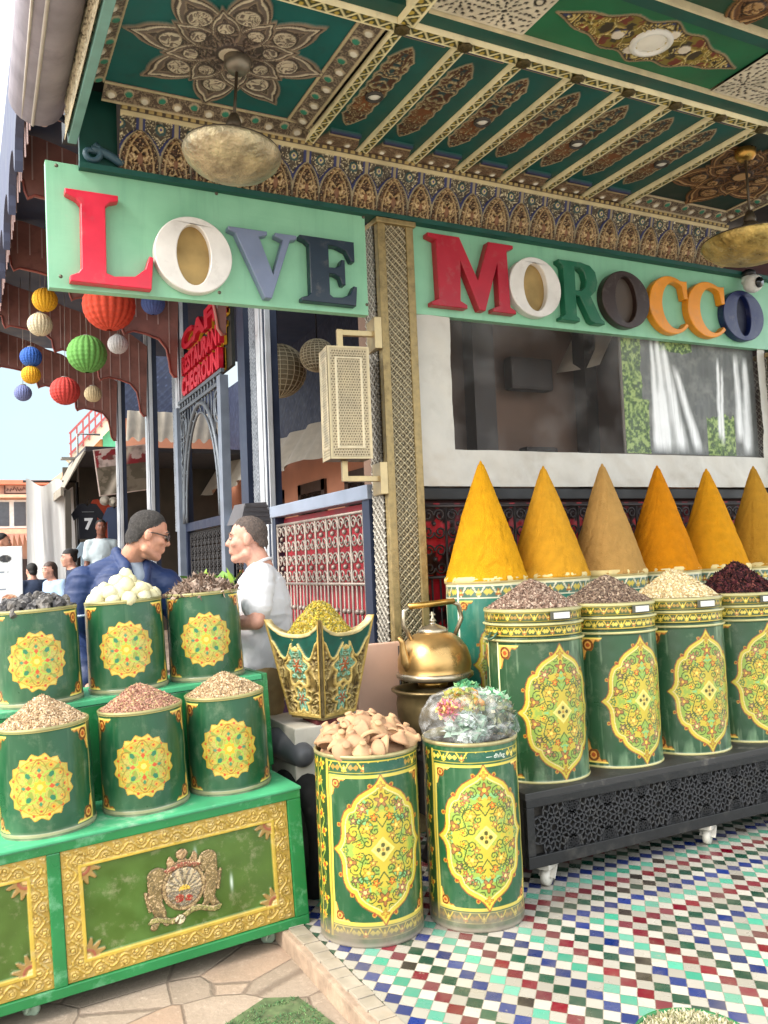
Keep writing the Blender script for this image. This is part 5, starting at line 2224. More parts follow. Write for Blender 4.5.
cr_o = link('coat_of_arms', np_mesh('coat_of_arms', V[used], remap[F], p.c.reshape(-1, 3)[used]), mat('relief_bronze', attr=True, rough=.45, metal=.25, var=.2, vs=60), cab)
cr_o.location = (-.478, .0185, .262)
cr_o.scale = (1.08, 1, .94)
for x in (-.13, -1.0, -1.7):
    for yy in (.09, .7):
        m = MB()
        m.bb(-.035, .035, -.03, .03, -.014, 0, bev=.003)
        for s in (-1, 1):
            m.bar((.0, s * .02, -.01), (-.014, s * .02, -.046), .007, .036, up=(0, 1, 0))
        m.lathe([(.010, -.013), (.028, -.012), (.030, 0), (.028, .012), (.010, .013)], 20, (-.014, 0, -.044), rot=Matrix.Rotation(PI / 2, 3, 'X'))
        m.build('castor', mat('dusty_castor', '#8fa08a', .5, var=.2), cab, (x, yy, 0), (0, 0, -.6))


# ---- the six drums on the cabinet
def cab_paint(p, S, T):
    wear(p, S, T, 55, .18)
    R = .16
    y0 = .178
    s, t = S, T - y0
    q, a = np.hypot(s, t), np.arctan2(s, t)
    lim = .103 + .013 * (1 - np.abs(((a / (2 * PI / 16)) % 1) - .5) * 2) ** 1.3
    p.fill(q < lim + .003, '#b88a20')
    p.fill(q < lim, '#b3a342')
    n = fbm(np.abs(s) * 30, np.abs(t) * 30, 5)
    p.fill((q < lim) & (n > .58), '#a39738')
    p.fill((q < lim) & (n < .40), '#bfb052')
    k = np.abs(((a / (2 * PI / 12)) % 1) - .5)
    p.fill((np.abs(q - .096) < .0022 + 0 * q) & (q < lim), '#b98a1c')
    p.fill(np.hypot((k) * 2 * PI / 12 * .094, q - .100) < .0052, '#b5481c')
    p.fill(np.hypot((k - .5) * 2 * PI / 12 * .08, q - .083) < .0075, '#cf8f22')
    p.fill(np.hypot((k - .5) * 2 * PI / 12 * .08, q - .083) < .0035, '#a3341a')
    k4 = np.abs(((a / (2 * PI / 4) + .0) % 1) - .5) * 2 * PI / 4
    f4 = filigree(np.abs(s), np.abs(t), 42, 6)
    p.fill((q < .072) & (q > .0), '#a8a048')
    p.fill((q < .100) & (f4 < .20), '#7d8c34')
    p.fill((q < .094) & (f4 > .90), '#a8803a')
    pet = np.abs(q - (.078 + .016 * np.cos(6 * a)))
    p.fill((pet < .0022), '#8a6a1c')
    pet2 = np.abs(q - (.052 + .014 * np.cos(8 * a)))
    p.fill((pet2 < .002), '#9c7420')
    p.fill((q < .070) & (np.abs(np.hypot(k4 * q, q - .045) - .022) < .003), '#8fae3c')
    p.fill((np.hypot(k4 * q * 1.3, (q - .058)) < .011), '#1f6b48')
    p.fill(np.abs(k4 - PI / 4) * q + np.abs(q - .040) * .8 < .009, '#b5481c')
    p.fill(np.abs(k4 - PI / 4) * q + np.abs(q - .058) * .8 < .007, '#2a7a52')
    p.fill(q < .022 + .004 * np.cos(8 * a), '#d89a20')
    p.fill(q < .010, '#e8d45a')
    se = R * math.radians(76)
    for sx in (-1, 1):
        p.fill(np.abs(S - sx * se) < .0035, '#9c8f50')
        corner(p, S, T, sx * (se - .003), .022, -sx, 1, .085)
        corner(p, S, T, sx * (se - .003), .358, -sx, -1, .085)
    p.fill((np.abs(T - .012) < .006), '#8d8a64', .002)
    p.mix(np.clip((.03 - T) / .03, 0, 1) * fbm(S * 20, T * 30, 4) * .9, '#a9a48c')
    p.fill(T > .366, '#b8ab6a', .002)


zs = np.linspace(0, .375, 190)
rs = .163 - .006 * zs / .375
CD = thing('cabinet_drum', 'x', 'drum', (0, 0, 0), 0, 'green drums on the cabinet')
cyl_grid('body', zs, rs, 420, cab_paint, '#124a2c', M_DRUM, CD)
drum_rim(.157, .377, CD, mat('drab_rim', '#8f8a5c', .45, .3, var=.2), .005)
m = MB()
m.lathe([(.0001, .36), (.152, .36)], 40, cap=False)
m.build('lid', mat('dark_inside'), CD)
TOPZ = .370
spots6 = [(-.905, .195, ZS, -14, 'green drum on the lower shelf nearest the left edge, holding beige spice'),
          (-.550, .215, ZS, -12, 'middle green drum on the lower shelf, holding reddish spice'),
          (-.208, .228, ZS, -15, 'green drum at the right end of the lower shelf, holding beige seeds'),
          (-.872, .545, ZT, -8, 'green drum of dark stones on the upper shelf nearest the left edge'),
          (-.520, .560, ZT, -11, 'green drum of pale balls, middle of the upper shelf'),
          (-.176, .565, ZT, -14, 'green drum of brown bark at the right end of the upper shelf')]
for i, (x, y, z, rz, lb) in enumerate(spots6):
    d = CD if i == 0 else copy_tree(CD)
    on_cab(d, x, y, z, math.radians(rz))
    d['label'] = lb
h1 = heap('spice_heap', 'heap of beige ground spice in the lower drum nearest the left edge', 'spice', (0, 0, 0), .152, .098, ['#a98e6c', '#bda382', '#8e7558', '#c4b094'], 3600, .0058, seed=11)
h2 = heap('spice_heap', 'heap of reddish pink seeds in the middle drum of the lower shelf', 'spice', (0, 0, 0), .152, .088, ['#9c7462', '#b08a76', '#845c4c', '#a8906a'], 3600, .0060, seed=12)
h3 = heap('spice_heap', 'heap of beige mixed seeds in the right-hand drum of the lower shelf', 'spice', (0, 0, 0), .152, .085, ['#b09674', '#c9b394', '#8b7455', '#a8906e'], 3600, .0062, seed=13)
h4 = heap('bark_heap', 'heap of grey brown curled bark in the drum beside the man in white', 'bark', (0, 0, 0), .152, .075, ['#6e5a4c', '#8b786a', '#564438', '#a08e80'], 900, .012, flat=.35, elong=2.4, seed=14, mname='bark')
for h, i in ((h1, 0), (h2, 1), (h3, 2), (h4, 5)):
    x, y, z = spots6[i][:3]
    on_cab(h, x, y, z + TOPZ, i)

# dark stones
r3 = random.Random(5)
sm = [mat('dark_stone', '#343233', .55, var=.5, vs=22, spots='#b5b0aa', spot_scale=20, spot_amt=.8, bump=.4, bs=60), mat('grey_stone', '#57534f', .6, var=.5, vs=22, spots='#b0aba4', spot_scale=26, spot_amt=.6, bump=.4, bs=60)]
pro = []
for k in range(4):
    mb = MB()
    mb.ball((0, 0, 0), (.031, .025, .020), 9, 6, wob=.24, rg=r3)
    pro.append(mb.build('stone', sm[k % 2], smooth=False))
pos = []
for n, rr, z in ((15, .132, .004), (12, .098, .022), (9, .062, .036), (5, .03, .046), (10, .115, .022), (8, .08, .040)):
    for i in range(n):
        a = 2 * PI * (i + r3.random() * .5) / n + rr * 20
        pos.append((rr * math.cos(a), rr * math.sin(a), z + r3.uniform(-.004, .006)))
for i, (x, y, z) in enumerate(pos):
    c = pro[i] if i < 4 else pro[i % 4].copy()
    if i >= 4:
        COL.objects.link(c)
    on_cab(c, -.872 + x, .545 + y, ZT + TOPZ + z)
    c.rotation_euler = (r3.uniform(0, 6), r3.uniform(0, 6), r3.uniform(0, 6))
    c.scale = [r3.uniform(.8, 1.2)] * 3
    tag(c, 'dark grey stone in the upper drum nearest the left edge', 'stone', 'dark stones heaped in the drum')
# pale balls
bm_ = [mat('pale_wax_ball', '#cdc8a2', .55, var=.10, vs=14, spots='#e9e4c6', spot_scale=12, bump=.2, bs=30), mat('creamy_wax_ball', '#c5bd94', .55, var=.12, vs=14, spots='#e4ddb8', spot_scale=12, bump=.2, bs=30)]
pro = []
for k in range(4):
    mb = MB()
    mb.ball((0, 0, 0), (.039, .034, .031), 12, 8, wob=.075, rg=r3)
    pro.append(mb.build('pale_ball', bm_[k % 2]))
pos = [(.126 * math.cos(2 * PI * i / 12), .126 * math.sin(2 * PI * i / 12), .012) for i in range(12)] + [(.078 * math.cos(2 * PI * i / 6 + .3), .078 * math.sin(2 * PI * i / 6 + .3), .050) for i in range(6)] + [(.10 * math.cos(2 * PI * i / 9 + .2), .10 * math.sin(2 * PI * i / 9 + .2), .038) for i in range(9)]
pos += [(.035 * math.cos(2 * PI * i / 3), .035 * math.sin(2 * PI * i / 3), .080) for i in range(3)] + [(.0, .0, .03), (.06, -.105, .048), (-.07, -.10, .045), (.0, -.085, .07), (.02, .01, .108)]
for i, (x, y, z) in enumerate(pos):
    c = pro[i] if i < 4 else pro[i % 4].copy()
    if i >= 4:
        COL.objects.link(c)
    on_cab(c, -.520 + x, .560 + y, ZT + TOPZ + z)
    c.rotation_euler = (r3.uniform(0, 6), r3.uniform(0, 6), r3.uniform(0, 6))
    c.scale = [r3.uniform(.88, 1.08)] * 3
    tag(c, 'pale yellowish ball in the upper middle drum', 'ball', 'pale balls heaped in the drum')

# ================================================================== carved gold planter with yellow flowers
o = thing('flared_planter', 'flared square planter carved in gold with a scalloped green rim', 'planter', (1.475, 3.62, .737), math.radians(23))
hb, ht, HH = .100, .166, .40


def rim_z(u):
    a = np.abs(u - .5) * 2
    return HH + .022 - .058 * np.clip(1 - a ** 2.6, 0, 1) ** .8 + .010 * np.exp(-((a - .98) / .04) ** 2)


PLM = mat('planter_carving', attr=True, rough=.55, metal=.25, var=.25, vs=20, spots='#3f321e', spot_scale=30, spot_amt=.45)
for k in range(4):
    nu, nv = 96, 110
    U, Vv = np.meshgrid(np.linspace(0, 1, nu), np.linspace(0, 1, nv), indexing='ij')
    Z = Vv * rim_z(U)
    hw = hb + (ht - hb) * (Z / HH)
    X = (U - .5) * 2 * hw
    p = Paint(X, Z, '#6d5a2e')
    ax = np.abs(X)
    f = filigree(ax, Z, 34, 3)
    p.fill(f < .5, '#7d6a3c', .004)
    p.fill(f < .28, '#98834c', .008)
    p.fill(f < .10, '#b8a56c', .011)
    p.fill(f > .86, '#3f3018', 0)
    for cz, rr in ((.225, .062), (.075, .042)):
        q = np.hypot(ax, (Z - cz) * .7) + .012 * np.cos(np.arctan2(ax, Z - cz) * 6)
        p.fill(np.abs(q - rr) < .006, '#c3a860', .014)
        p.fill(q < rr - .008, '#7a7348', .004)
        p.fill((q < rr - .008) & (f < .4), '#4f8f78', .009)
        p.fill((q < rr - .008) & (f < .14), '#8fb89c', .012)
        p.fill(q < rr * .25, '#a0542c', .014)
    # green field under the rim with a gold ogee border below it
    bz = HH - .105 + .04 * np.cos(ax / ht * PI * 2.2) - .03 * (ax < .02)
    g = Z > bz
    p.fill(np.abs(Z - bz) < .006, '#cbb168', .014)
    p.fill(g & (Z - bz > .006), '#0f4c40', .003)
    p.fill(rim_z(U) - Z < .014, '#cdbb86', .008)
    p.fill(hw - ax < .010, '#a88c46', .012)
    p.fill(Z < .014, '#b59a54', .012)
    Y = -hw - p.h
    P = np.stack([X, Y, Z], -1).reshape(-1, 3)
    # inner skin gives the board its thickness
    Pi = np.stack([X * .90, -hw * .90 + 0 * X, Z], -1).reshape(-1, 3)
    F = grid_faces(nu, nv)
    ti = np.arange(nu) * nv + nv - 1
    n0 = len(P)
    Ft = np.stack([ti[:-1], ti[1:], ti[1:] + n0, ti[:-1] + n0], -1)
    Ci = np.tile(np.array(lin('#cbb98a')), (len(Pi), 1))
    fo = link('carved_side', np_mesh('carved_side', np.concatenate([P, Pi]), np.concatenate([F, F[:, ::-1] + n0, Ft]), np.concatenate([p.c.reshape(-1, 3), Ci])), PLM, o)
    fo.rotation_euler.z = k * PI / 2
m = MB()
m.bb(-hb * .99, hb * .99, -hb * .99, hb * .99, -.012, .004)
m.build('bottom', M_GOLDP, o)
hp = heap('flower_heap', 'heap of small dried yellow flowers in the gold planter', 'dried flowers', (1.475, 3.62, 1.075), .158, .165, ['#a8922c', '#bda84a', '#8f7a28', '#a39660', '#7d7a3c'], 4200, .0075, flat=.5, seed=30, tip=.25)
o = thing('stone_plinth', 'pale plastered plinth under the gold planter', 'plinth', (1.50, 3.68, 0))
m = MB()
m.bb(-.20, .21, -.16, .26, -.3, .70, bev=.006)
m.build('block', mat('pale_plaster', '#b9b3a6', .8, var=.15, vs=6, spots='#8d8577', spot_scale=5), o)
m = MB()
m.bb(-.09, .09, -.15, .03, .70, .722, bev=.004)
m.build('cap_slab', mat('dark_red_slab', '#5a2022', .6), o)
o = thing('pink_panel', 'pale pink board standing between the planter and the gold pillar', 'board', (1.88, 3.86, 0))
m = MB()
m.box((0, 0, .50), (.25, .04, 1.0), bev=.006)
m.build('board', mat('pink_board', '#cda892', .7, var=.1, vs=5), o)
m = MB()
m.tube([(.11, -.024, .05), (.11, -.024, .98)], .006, 6)
m.build('cable', M_IRON, o)

# scooter parked behind the cabinet, mostly hidden
o = thing('motor_scooter', 'black scooter wheel and grey saddle squeezed behind the green cabinet', 'scooter', (1.345, 3.62, -.075), math.radians(4))
m = MB()
m.tube([(0, .235 * math.cos(t * 2 * PI / 40), .30 + .235 * math.sin(t * 2 * PI / 40)) for t in range(40)], .062, 14, closed=True)
m.build('tyre', mat('tyre_rubber', '#131313', .8, var=.25, vs=20, spots='#4b463f', spot_scale=8), o)
m = MB()
m.lathe([(.03, -.05), (.06, -.045), (.19, -.03), (.19, .03), (.06, .045), (.03, .05)], 30, (0, 0, .30), rot=Matrix.Rotation(PI / 2, 3, 'Y'))
m.build('wheel_rim', mat('wheel_grey', '#55524e', .5, .4), o)
blob('saddle', [('c', (-.02, -.10, .66), .055, (-.02, .10, .68), .075), ('c', (-.02, .10, .68), .075, (-.02, .30, .66), .06)], .012, mat('grey_vinyl', '#4f5054', .5, var=.15), o, 3)
m = MB()
m.tube([(0, .0, .30), (-.02, .08, .62)], .02, 8)
m.tube([(-.02, .25, .62), (0, .34, .40), (0, .33, .02)], .02, 8)
m.build('frame_tube', M_IRON, o)

# turf mat on the pavement
o = thing('turf_mat', 'worn piece of green artificial turf on the stone paving', 'mat', (0, 0, 0))
rg = np.random.default_rng(8)
poly = [(.52, 2.66), (.74, 2.80), (.93, 2.90), (1.03, 2.84), (1.07, 2.62), (1.07, 2.30), (1.05, 1.9), (.4, 1.9), (.5, 2.4)]
m = MB()
m.prism([ccw(poly)], .01, frame((0, 0, -.064), (1, 0, 0), (0, 1, 0), (0, 0, 1)))
for i, v in enumerate(m.v):
    m.v[i] = (v[0], v[1], v[2] - .024 * max(0, 1.1 - v[0]))
m.build('backing', mat('turf_backing', '#4f5f3c', .9, var=.4, vs=30, spots='#7a6a54', spot_scale=12, spot_amt=.7), o, smooth=False)
xy = rg.uniform([.4, 1.9], [1.1, 2.85], (16000, 2))
k = inside(xy[:, 0], xy[:, 1], poly) & (fbm(xy[:, 0] * 14 + 5, xy[:, 1] * 14 + 5, 4) > .40)
xy = xy[k]
zz = -.062 - .024 * np.clip(1.1 - xy[:, 0], 0, 2)
n = len(xy)
an = rg.uniform(0, 2 * PI, n)
ln = rg.uniform(.003, .009, n)
d = np.stack([np.cos(an), np.sin(an)], -1)
B = np.stack([xy[:, 0], xy[:, 1], zz], -1)
t1 = B + np.concatenate([d * .0018, np.zeros((n, 1))], 1)
t2 = B - np.concatenate([d * .0018, np.zeros((n, 1))], 1)
tp = B + np.stack([rg.normal(0, .005, n), rg.normal(0, .005, n), ln], -1)
V = np.stack([t1, t2, tp], 1).reshape(-1, 3)
F = np.arange(3 * n).reshape(-1, 3)
cc = np.array([lin('#4f7a42'), lin('#37623a'), lin('#6b8a55'), lin('#5a5a40')])[rg.choice(4, n, p=[.4, .35, .17, .08])] * rg.uniform(.7, 1.2, n)[:, None]
pl = link('pile', np_mesh('pile', V, F, np.repeat(cc, 3, axis=0), False), mat('turf_blades', attr=True, rough=.7), o)

# tub of herbs at the bottom of the picture
o = thing('herb_tub', 'green rimmed tub of dried herbs at the bottom edge of the picture', 'tub', (1.770, 1.775, -.02))
m = MB()
m.lathe([(.13, 0), (.14, .005), (.155, .10), (.160, .105), (.163, .10)], 56)
m.build('body', mat('tub_green', '#2b6a3c', .4, var=.15), o)
heap('herb_heap', 'heap of dry chopped green herbs in the low tub', 'dried herbs', (1.770, 1.775, .072), .152, .035, ['#8f8a68', '#a8a284', '#6f7048', '#b5ad90'], 3200, .0075, flat=.3, elong=2.2, seed=40, mname='herb')

# ================================================================== people
def V3(*a):
    return Vector(a)


SKINS = {}


def skin_mat(name, c):
    return mat(name, c, .5, var=.16, vs=26, bump=.22, bs=160, spots='#8a4f3c', spot_scale=20, spot_amt=.25)


def hand_prims(wr, d, side, k=1.0):
    """palm, four curled fingers and a thumb from the wrist along d"""
    wr, d = Vector(wr), Vector(d).normalized()
    up = Vector((0, 0, 1))
    s = d.cross(up)
    if s.length < .1:
        s = Vector((1, 0, 0))
    s.normalize()
    nrm = s.cross(d).normalized()
    out = [('c', wr, .024 * k, wr + d * .03 * k, .027 * k), ('c', wr + d * .03 * k - s * .018 * k, .018 * k, wr + d * .075 * k - s * .028 * k, .014 * k), ('c', wr + d * .03 * k + s * .018 * k, .018 * k, wr + d * .075 * k + s * .028 * k, .014 * k),
           ('c', wr + d * .05 * k, .02 * k, wr + d * .08 * k, .015 * k)]
    for i, (o, l) in enumerate(((-.033, .058), (-.012, .070), (.010, .066), (.031, .050))):
        a = wr + d * .080 * k + s * o * k
        b = a + d * l * .5 * k - nrm * .008 * k
        c = b + d * l * .42 * k - nrm * .022 * k
        out += [('c', a, .0098 * k, b, .009 * k), ('c', b, .009 * k, c, .0078 * k)]
    a = wr + d * .025 * k + s * side * .026 * k
    b = a + (d * .6 + s * side * .8).normalized() * .036 * k
    c = b + (d * .9 + s * side * .25 - nrm * .2).normalized() * .030 * k
    out += [('c', a, .013 * k, b, .011 * k), ('c', b, .011 * k, c, .009 * k)]
    return out


HEAD = [('e', (0, -.012, .036), (.074, .092, .084)), ('e', (0, .032, -.020), (.062, .060, .078)), ('c', (0, .020, -.075), .047, (0, .060, -.093), .026), ('c', (0, .084, .012), .009, (0, .100, -.020), .0135),
        ('c', (-.034, .077, .030), .0125, (.034, .077, .030), .0125), ('c', (-.016, .086, -.052), .0085, (.016, .086, -.052), .0085), ('c', (-.014, .083, -.064), .009, (.014, .083, -.064), .009),
        ('e', (-.076, -.004, -.004), (.009, .020, .031)), ('e', (.076, -.004, -.004), (.009, .020, .031)), ('e', (-.043, .058, -.018), (.022, .026, .022)), ('e', (.043, .058, -.018), (.022, .026, .022)),
        ('c', (-.05, .0, -.07), .022, (-.02, .05, -.09), .02), ('c', (.05, .0, -.07), .022, (.02, .05, -.09), .02)]


def hair_cap(hair, vox, fade=0.0):
    """short hair grown out of the skull surface: nothing at the hairline, thickest on the crown"""
    o = blob('hair', [h for h in HEAD if h[0] == 'e' and abs(h[1][0]) < .05] + [('c', (0, -.045, -.02), .060, (0, -.03, -.12), .055)], min(vox, .006), hair, None, 3)
    bm = bmesh.new()
    bm.from_mesh(o.data)
    bm.normal_update()
    kill = []
    mv = {}
    for v in bm.verts:
        zl = float(np.interp(v.co.y, [-.10, -.065, -.035, -.005, .025, .05, .09], [-.070, -.060, -.030, .020, .048, .074, .082]))
        zl += fade * min(1, max(0, (.06 - v.co.y) / .04))
        f = v.co.z - zl - .006 * math.sin(v.co.x * 190 + v.co.y * 130)
        if f < -.002:
            kill.append(v)
            continue
        t = min(1, max(0, f / .045))
        rough = float(vnoise(np.array([v.co.x * 170 + 50]), np.array([v.co.y * 170 + v.co.z * 140 + 50]), 3)[0])
        mv[v] = v.normal * (.0004 + .0055 * t * (3 - 2 * t) * t * .9 + .0035 * (rough - .4) * t)
    for v, d in mv.items():
        v.co += d
    bmesh.ops.delete(bm, geom=kill, context='VERTS')
    bm.to_mesh(o.data)
    bm.free()
    return o


def person(label, loc, rz, J, skin, top, trou, hair, hscale=.96, hrot=(0, 0, 0), vox=.0058, sleeve='long', shoe=None, cap_hair='short', lift=0.0, fade=0.0, stand_collar=False, glasses=False, group=None, collar=None, belly=.0, extra=None):
    """J: joints in the body frame (faces +Y, right hand +X, feet at z=0)"""
    o = thing('person', label, 'person', loc, rz, group)
    HR = Euler((hrot[0], hrot[1], 0)).to_matrix()
    HR = Matrix.Rotation(hrot[2], 3, 'Z') @ HR
    hc = Vector(J['head'])

    def hp(p):
        return hc + HR @ (Vector(p) * hscale)
    bp = []
    for q in HEAD:
        if q[0] == 'c':
            bp.append(('c', hp(q[1]), q[2] * hscale, hp(q[3]), q[4] * hscale))
        else:
            bp.append(('e', hp(q[1]), tuple(r * hscale for r in q[2]), HR.to_euler()))
    nk = Vector(J['neck'])
    bp.append(('c', nk, .062, hp((0, -.025, -.045)), .054))
    ch, pv = Vector(J['chest']), Vector(J['pelvis'])
    bp.append(('c', pv, .115, ch, .12))
    bp.append(('c', ch, .10, nk, .06))
    for s in 'RL':
        sh, el, wr = (Vector(J[k + s]) for k in ('sh', 'el', 'wr'))
        bp += [('c', nk, .045, sh, .05), ('c', sh, .050, el, .040), ('c', el, .040, wr, .026)]
        bp += hand_prims(wr, Vector(J['hd' + s]), 1 if s == 'L' else -1)
        hi, kn, an = (Vector(J[k + s]) for k in ('hi', 'kn', 'an'))
        bp += [('c', hi, .085, kn, .055), ('c', kn, .055, an, .036), ('c', an, .036, an + Vector(J['toe']) * .14 + Vector((0, 0, -.05)), .03)]
    blob('body', bp, vox, skin, o, 3)
    # garments
    t = 0.014
    tp = [('e', tuple(ch + Vector((0, .0, .0))), (.185 + t, .125 + t, .20), (0, 0, J.get('twist', 0))), ('c', pv + Vector((0, .0, .02)), .145 + belly * .4, ch, .14), ('c', ch, .12, nk + Vector((0, 0, -.04)), .075)]
    if belly:
        tp.append(('e', tuple(pv.lerp(ch, .42) + Vector((0, belly, 0))), (.15, .13, .17)))
    if J.get('hem', 0):
        tp.append(('c', pv + Vector((0, 0, -J['hem'])), .150, pv, .152))
    for s in 'RL':
        sh, el, wr = (Vector(J[k + s]) for k in ('sh', 'el', 'wr'))
        tp.append(('c', nk + Vector((0, -.01, -.03 + lift)), .066, sh + Vector((0, 0, -.012)), .070))
        if sleeve == 'long':
            tp += [('c', sh, .074, el, .060), ('c', el, .060, el.lerp(wr, .92), .046)]
        else:
            tp += [('c', sh, .074, sh.lerp(el, .66), .070)]
    if stand_collar:
        for s in (-1, 1):
            tp += [('c', nk + Vector((s * .062, -.035, -.02)), .030, nk + Vector((s * .058, -.01, .055)), .016), ('c', nk + Vector((s * .060, -.01, .045)), .018, nk + Vector((s * .055, .075, -.02)), .022), ('c', nk + Vector((s * .055, .075, -.02)), .024, ch + Vector((s * .03, .13, .04)), .02)]
        tp.append(('c', nk + Vector((-.05, -.055, .03)), .020, nk + Vector((.05, -.055, .03)), .020))
    blob('shirt' if sleeve == 'short' else 'jacket', tp, vox * 1.1, top, o, 4, fold=.0065 if vox < .01 else .006)
    if collar:
        m = MB()
        ax = (hp((0, -.02, -.06)) - nk).normalized()
        c0 = nk + ax * .012
        R = ax.to_track_quat('Z', 'Y').to_matrix()
        m.tube([c0 + R @ Vector((.072 * math.cos(a * PI / 12), .068 * math.sin(a * PI / 12), .012 + .012 * math.cos(a * PI / 12))) for a in range(24)], .0075, 8, closed=True)
        m.build('collar', collar, o)
    lp = [('c', pv, .135, pv + Vector((0, 0, -.06)), .14)]
    for s in 'RL':
        hi, kn, an = (Vector(J[k + s]) for k in ('hi', 'kn', 'an'))
        lp += [('c', hi, .10, kn, .072), ('c', kn, .072, an, .058), ('c', pv, .11, hi, .105)]
    blob('trousers', lp, vox * 1.4, trou, o, 4, fold=.008)
    for s in 'RL':
        an = Vector(J['an' + s])
        tv = Vector(J['toe'])
        blob('shoe', [('c', an + Vector((0, 0, -.035)), .042, an + tv * .16 + Vector((0, 0, -.045)), .036)], .012, shoe or mat('dark_shoe', '#26211e', .5), o, 2)
    # hair, in the head frame

    def child(ob):
        ob.parent = o
        ob.matrix_basis = Matrix.Translation(hc) @ HR.to_4x4() @ Matrix.Scale(hscale, 4)
        return ob
    if cap_hair == 'short':
        child(hair_cap(hair, vox, fade))
    elif cap_hair == 'bun':
        child(blob('hair', [('e', (0, -.014, .04), (.080, .099, .090)), ('e', (0, -.085, .085), (.042, .040, .040)), ('e', (0, -.06, .0), (.07, .05, .07))], .009, hair, None, 2, keep=lambda v: v.z > .05 or v.y < .0))
    else:
        child(blob('hair', [('e', (0, -.018, .04), (.084, .10, .092)), ('c', (0, -.05, .03), .075, (0, -.075, -.12), .055)], .009, hair, None, 2, keep=lambda v: v.z > .058 or v.y < .012))
    for sx in (-1, 1):
        m = MB()
        m.ball((sx * .031, .0795, .008), (.0115, .0095, .0085), 12, 8)
        child(m.build('eye', mat('eye_white', '#8f8279', .3)))
        m = MB()
        m.ball((sx * .031, .0875, .008), (.0052, .003, .0052), 10, 6)
        child(m.build('iris', mat('eye_dark', '#1a120e', .2)))
        m = MB()
        m.tube([(sx * .014, .0885, .029), (sx * .034, .0885, .036), (sx * .050, .076, .030)], [.003, .0042, .0025], 6)
        child(m.build('eyebrow', hair))
    if glasses:
        m = MB()
        gm = mat('dark_spectacles', '#17120f', .15, spec=.8)
        for sx in (-1, 1):
            m.ball((sx * .034, .094, .006), (.027, .006, .019), 16, 8, rot=Matrix.Rotation(-sx * .22, 3, 'Z'))
            m.tube([(sx * .060, .084, .012), (sx * .079, .03, .014), (sx * .081, -.012, .010)], .0032, 6)
        m.tube([(-.01, .104, .010), (.01, .104, .010)], .003, 6)
        child(m.build('spectacles', gm))
    if extra:
        extra(o, J, hp)
    return o


def stand(h=1.75, **k):
    s = h / 1.75
    J = dict(head=(0, .03, 1.63), neck=(0, -.01, 1.475), chest=(0, 0, 1.29), pelvis=(0, 0, .97), shR=(.19, 0, 1.425), shL=(-.19, 0, 1.425), elR=(.24, -.01, 1.14), elL=(-.24, -.01, 1.14), wrR=(.25, .08, .90), wrL=(-.25, .08, .90), hdR=(0, .2, -1), hdL=(0, .2, -1),
             hiR=(.095, 0, .93), hiL=(-.095, 0, .93), knR=(.10, .02, .50), knL=(-.10, .02, .50), anR=(.10, 0, .09), anL=(-.10, 0, .09), toe=(0, 1, 0))
    J = {a: (tuple(q * s for q in b) if a not in ('toe', 'hdR', 'hdL') else b) for a, b in J.items()}
    J.update(k)
    return J


TAN = skin_mat('tanned_skin', '#b5826a')
TAN2 = skin_mat('warm_skin', '#c08e7a')
DSK = skin_mat('deep_skin', '#6a4030')
WTEE = mat('white_cotton', '#c9c9cc', .85, var=.06, vs=7, bump=.45, bs=16)
NAVY = mat('royal_blue_shell', '#172c56', .55, var=.16, vs=6, bump=.5, bs=13)
KHA = mat('khaki_cotton', '#7d6a48', .9, var=.2, vs=12, bump=.4, bs=20)
DRK = mat('dark_trousers', '#1c2233', .85, var=.2, vs=9)
GHAIR = mat('greying_hair', '#3a3735', .9, var=.5, vs=110, bump=1.0, bs=260, spots='#6a6663', spot_scale=90, spot_amt=.6)
BHAIR = mat('cropped_dark_hair', '#574d48', .9, var=.4, vs=110, bump=.9, bs=260, spots='#8a6f60', spot_scale=90, spot_amt=.5)

Jw = stand(1.72, head=(0, .068, 1.612), neck=(0, .0, 1.462), chest=(0, .005, 1.29), pelvis=(0, .015, .98), shL=(-.185, .005, 1.425), shR=(.185, .005, 1.425), elL=(-.31, .02, 1.225), wrL=(-.09, .26, 1.20), hdL=(.8, .5, -.05),
           elR=(.26, .08, 1.19), wrR=(.06, .27, 1.15), hdR=(-.8, .5, -.05), hem=.06)
pw = person('man in a white T-shirt with folded arms, facing the man in the blue jacket', (1.365, 4.085, gz(1.365, 4.085)), math.radians(69), Jw, TAN2, WTEE, KHA, BHAIR, hscale=.97, sleeve='short', collar=WTEE, belly=.05, fade=.022)


def blue_extra(o, J, hp):
    # pale piping round the right sleeve and a small pale chest mark
    sh, el = Vector(J['shR']), Vector(J['elR'])
    c = sh.lerp(el, .62)
    d = (el - sh).normalized()
    R = d.to_track_quat('Z', 'Y').to_matrix()
    m = MB()
    m.tube([c + R @ Vector((.071 * math.cos(a * PI / 12), .071 * math.sin(a * PI / 12), .02 * math.sin(a * PI / 12))) for a in range(24)], .006, 6, closed=True)
    m.build('sleeve_piping', mat('pale_piping', '#b9c4d4', .6), o)
    ch = Vector(J['chest'])
    m = MB()
    pts = [Vector((.105, .130, .055)) + Vector((-.014 + .014 * math.cos(t * .35 + 1.2), 0.004, .011 * math.sin(t * .35 + 1.2))) for t in range(13)]
    m.tube([ch + p for p in pts], .0028, 6)
    m.tube([ch + Vector((.092 - .010 * t, .136 + .002 * t, .050)) for t in range(6)], .0026, 6)
    m.build('chest_mark', mat('pale_piping'), o)
    # grey shirt at the open neck
    nk = Vector(J['neck'])
    blob('undershirt', [('c', nk + Vector((-.01, .025, -.02)), .06, ch + Vector((-.02, .075, .10)), .055)], .01, mat('grey_shirt', '#7d8794', .85, bump=.3, bs=20), o, 3)


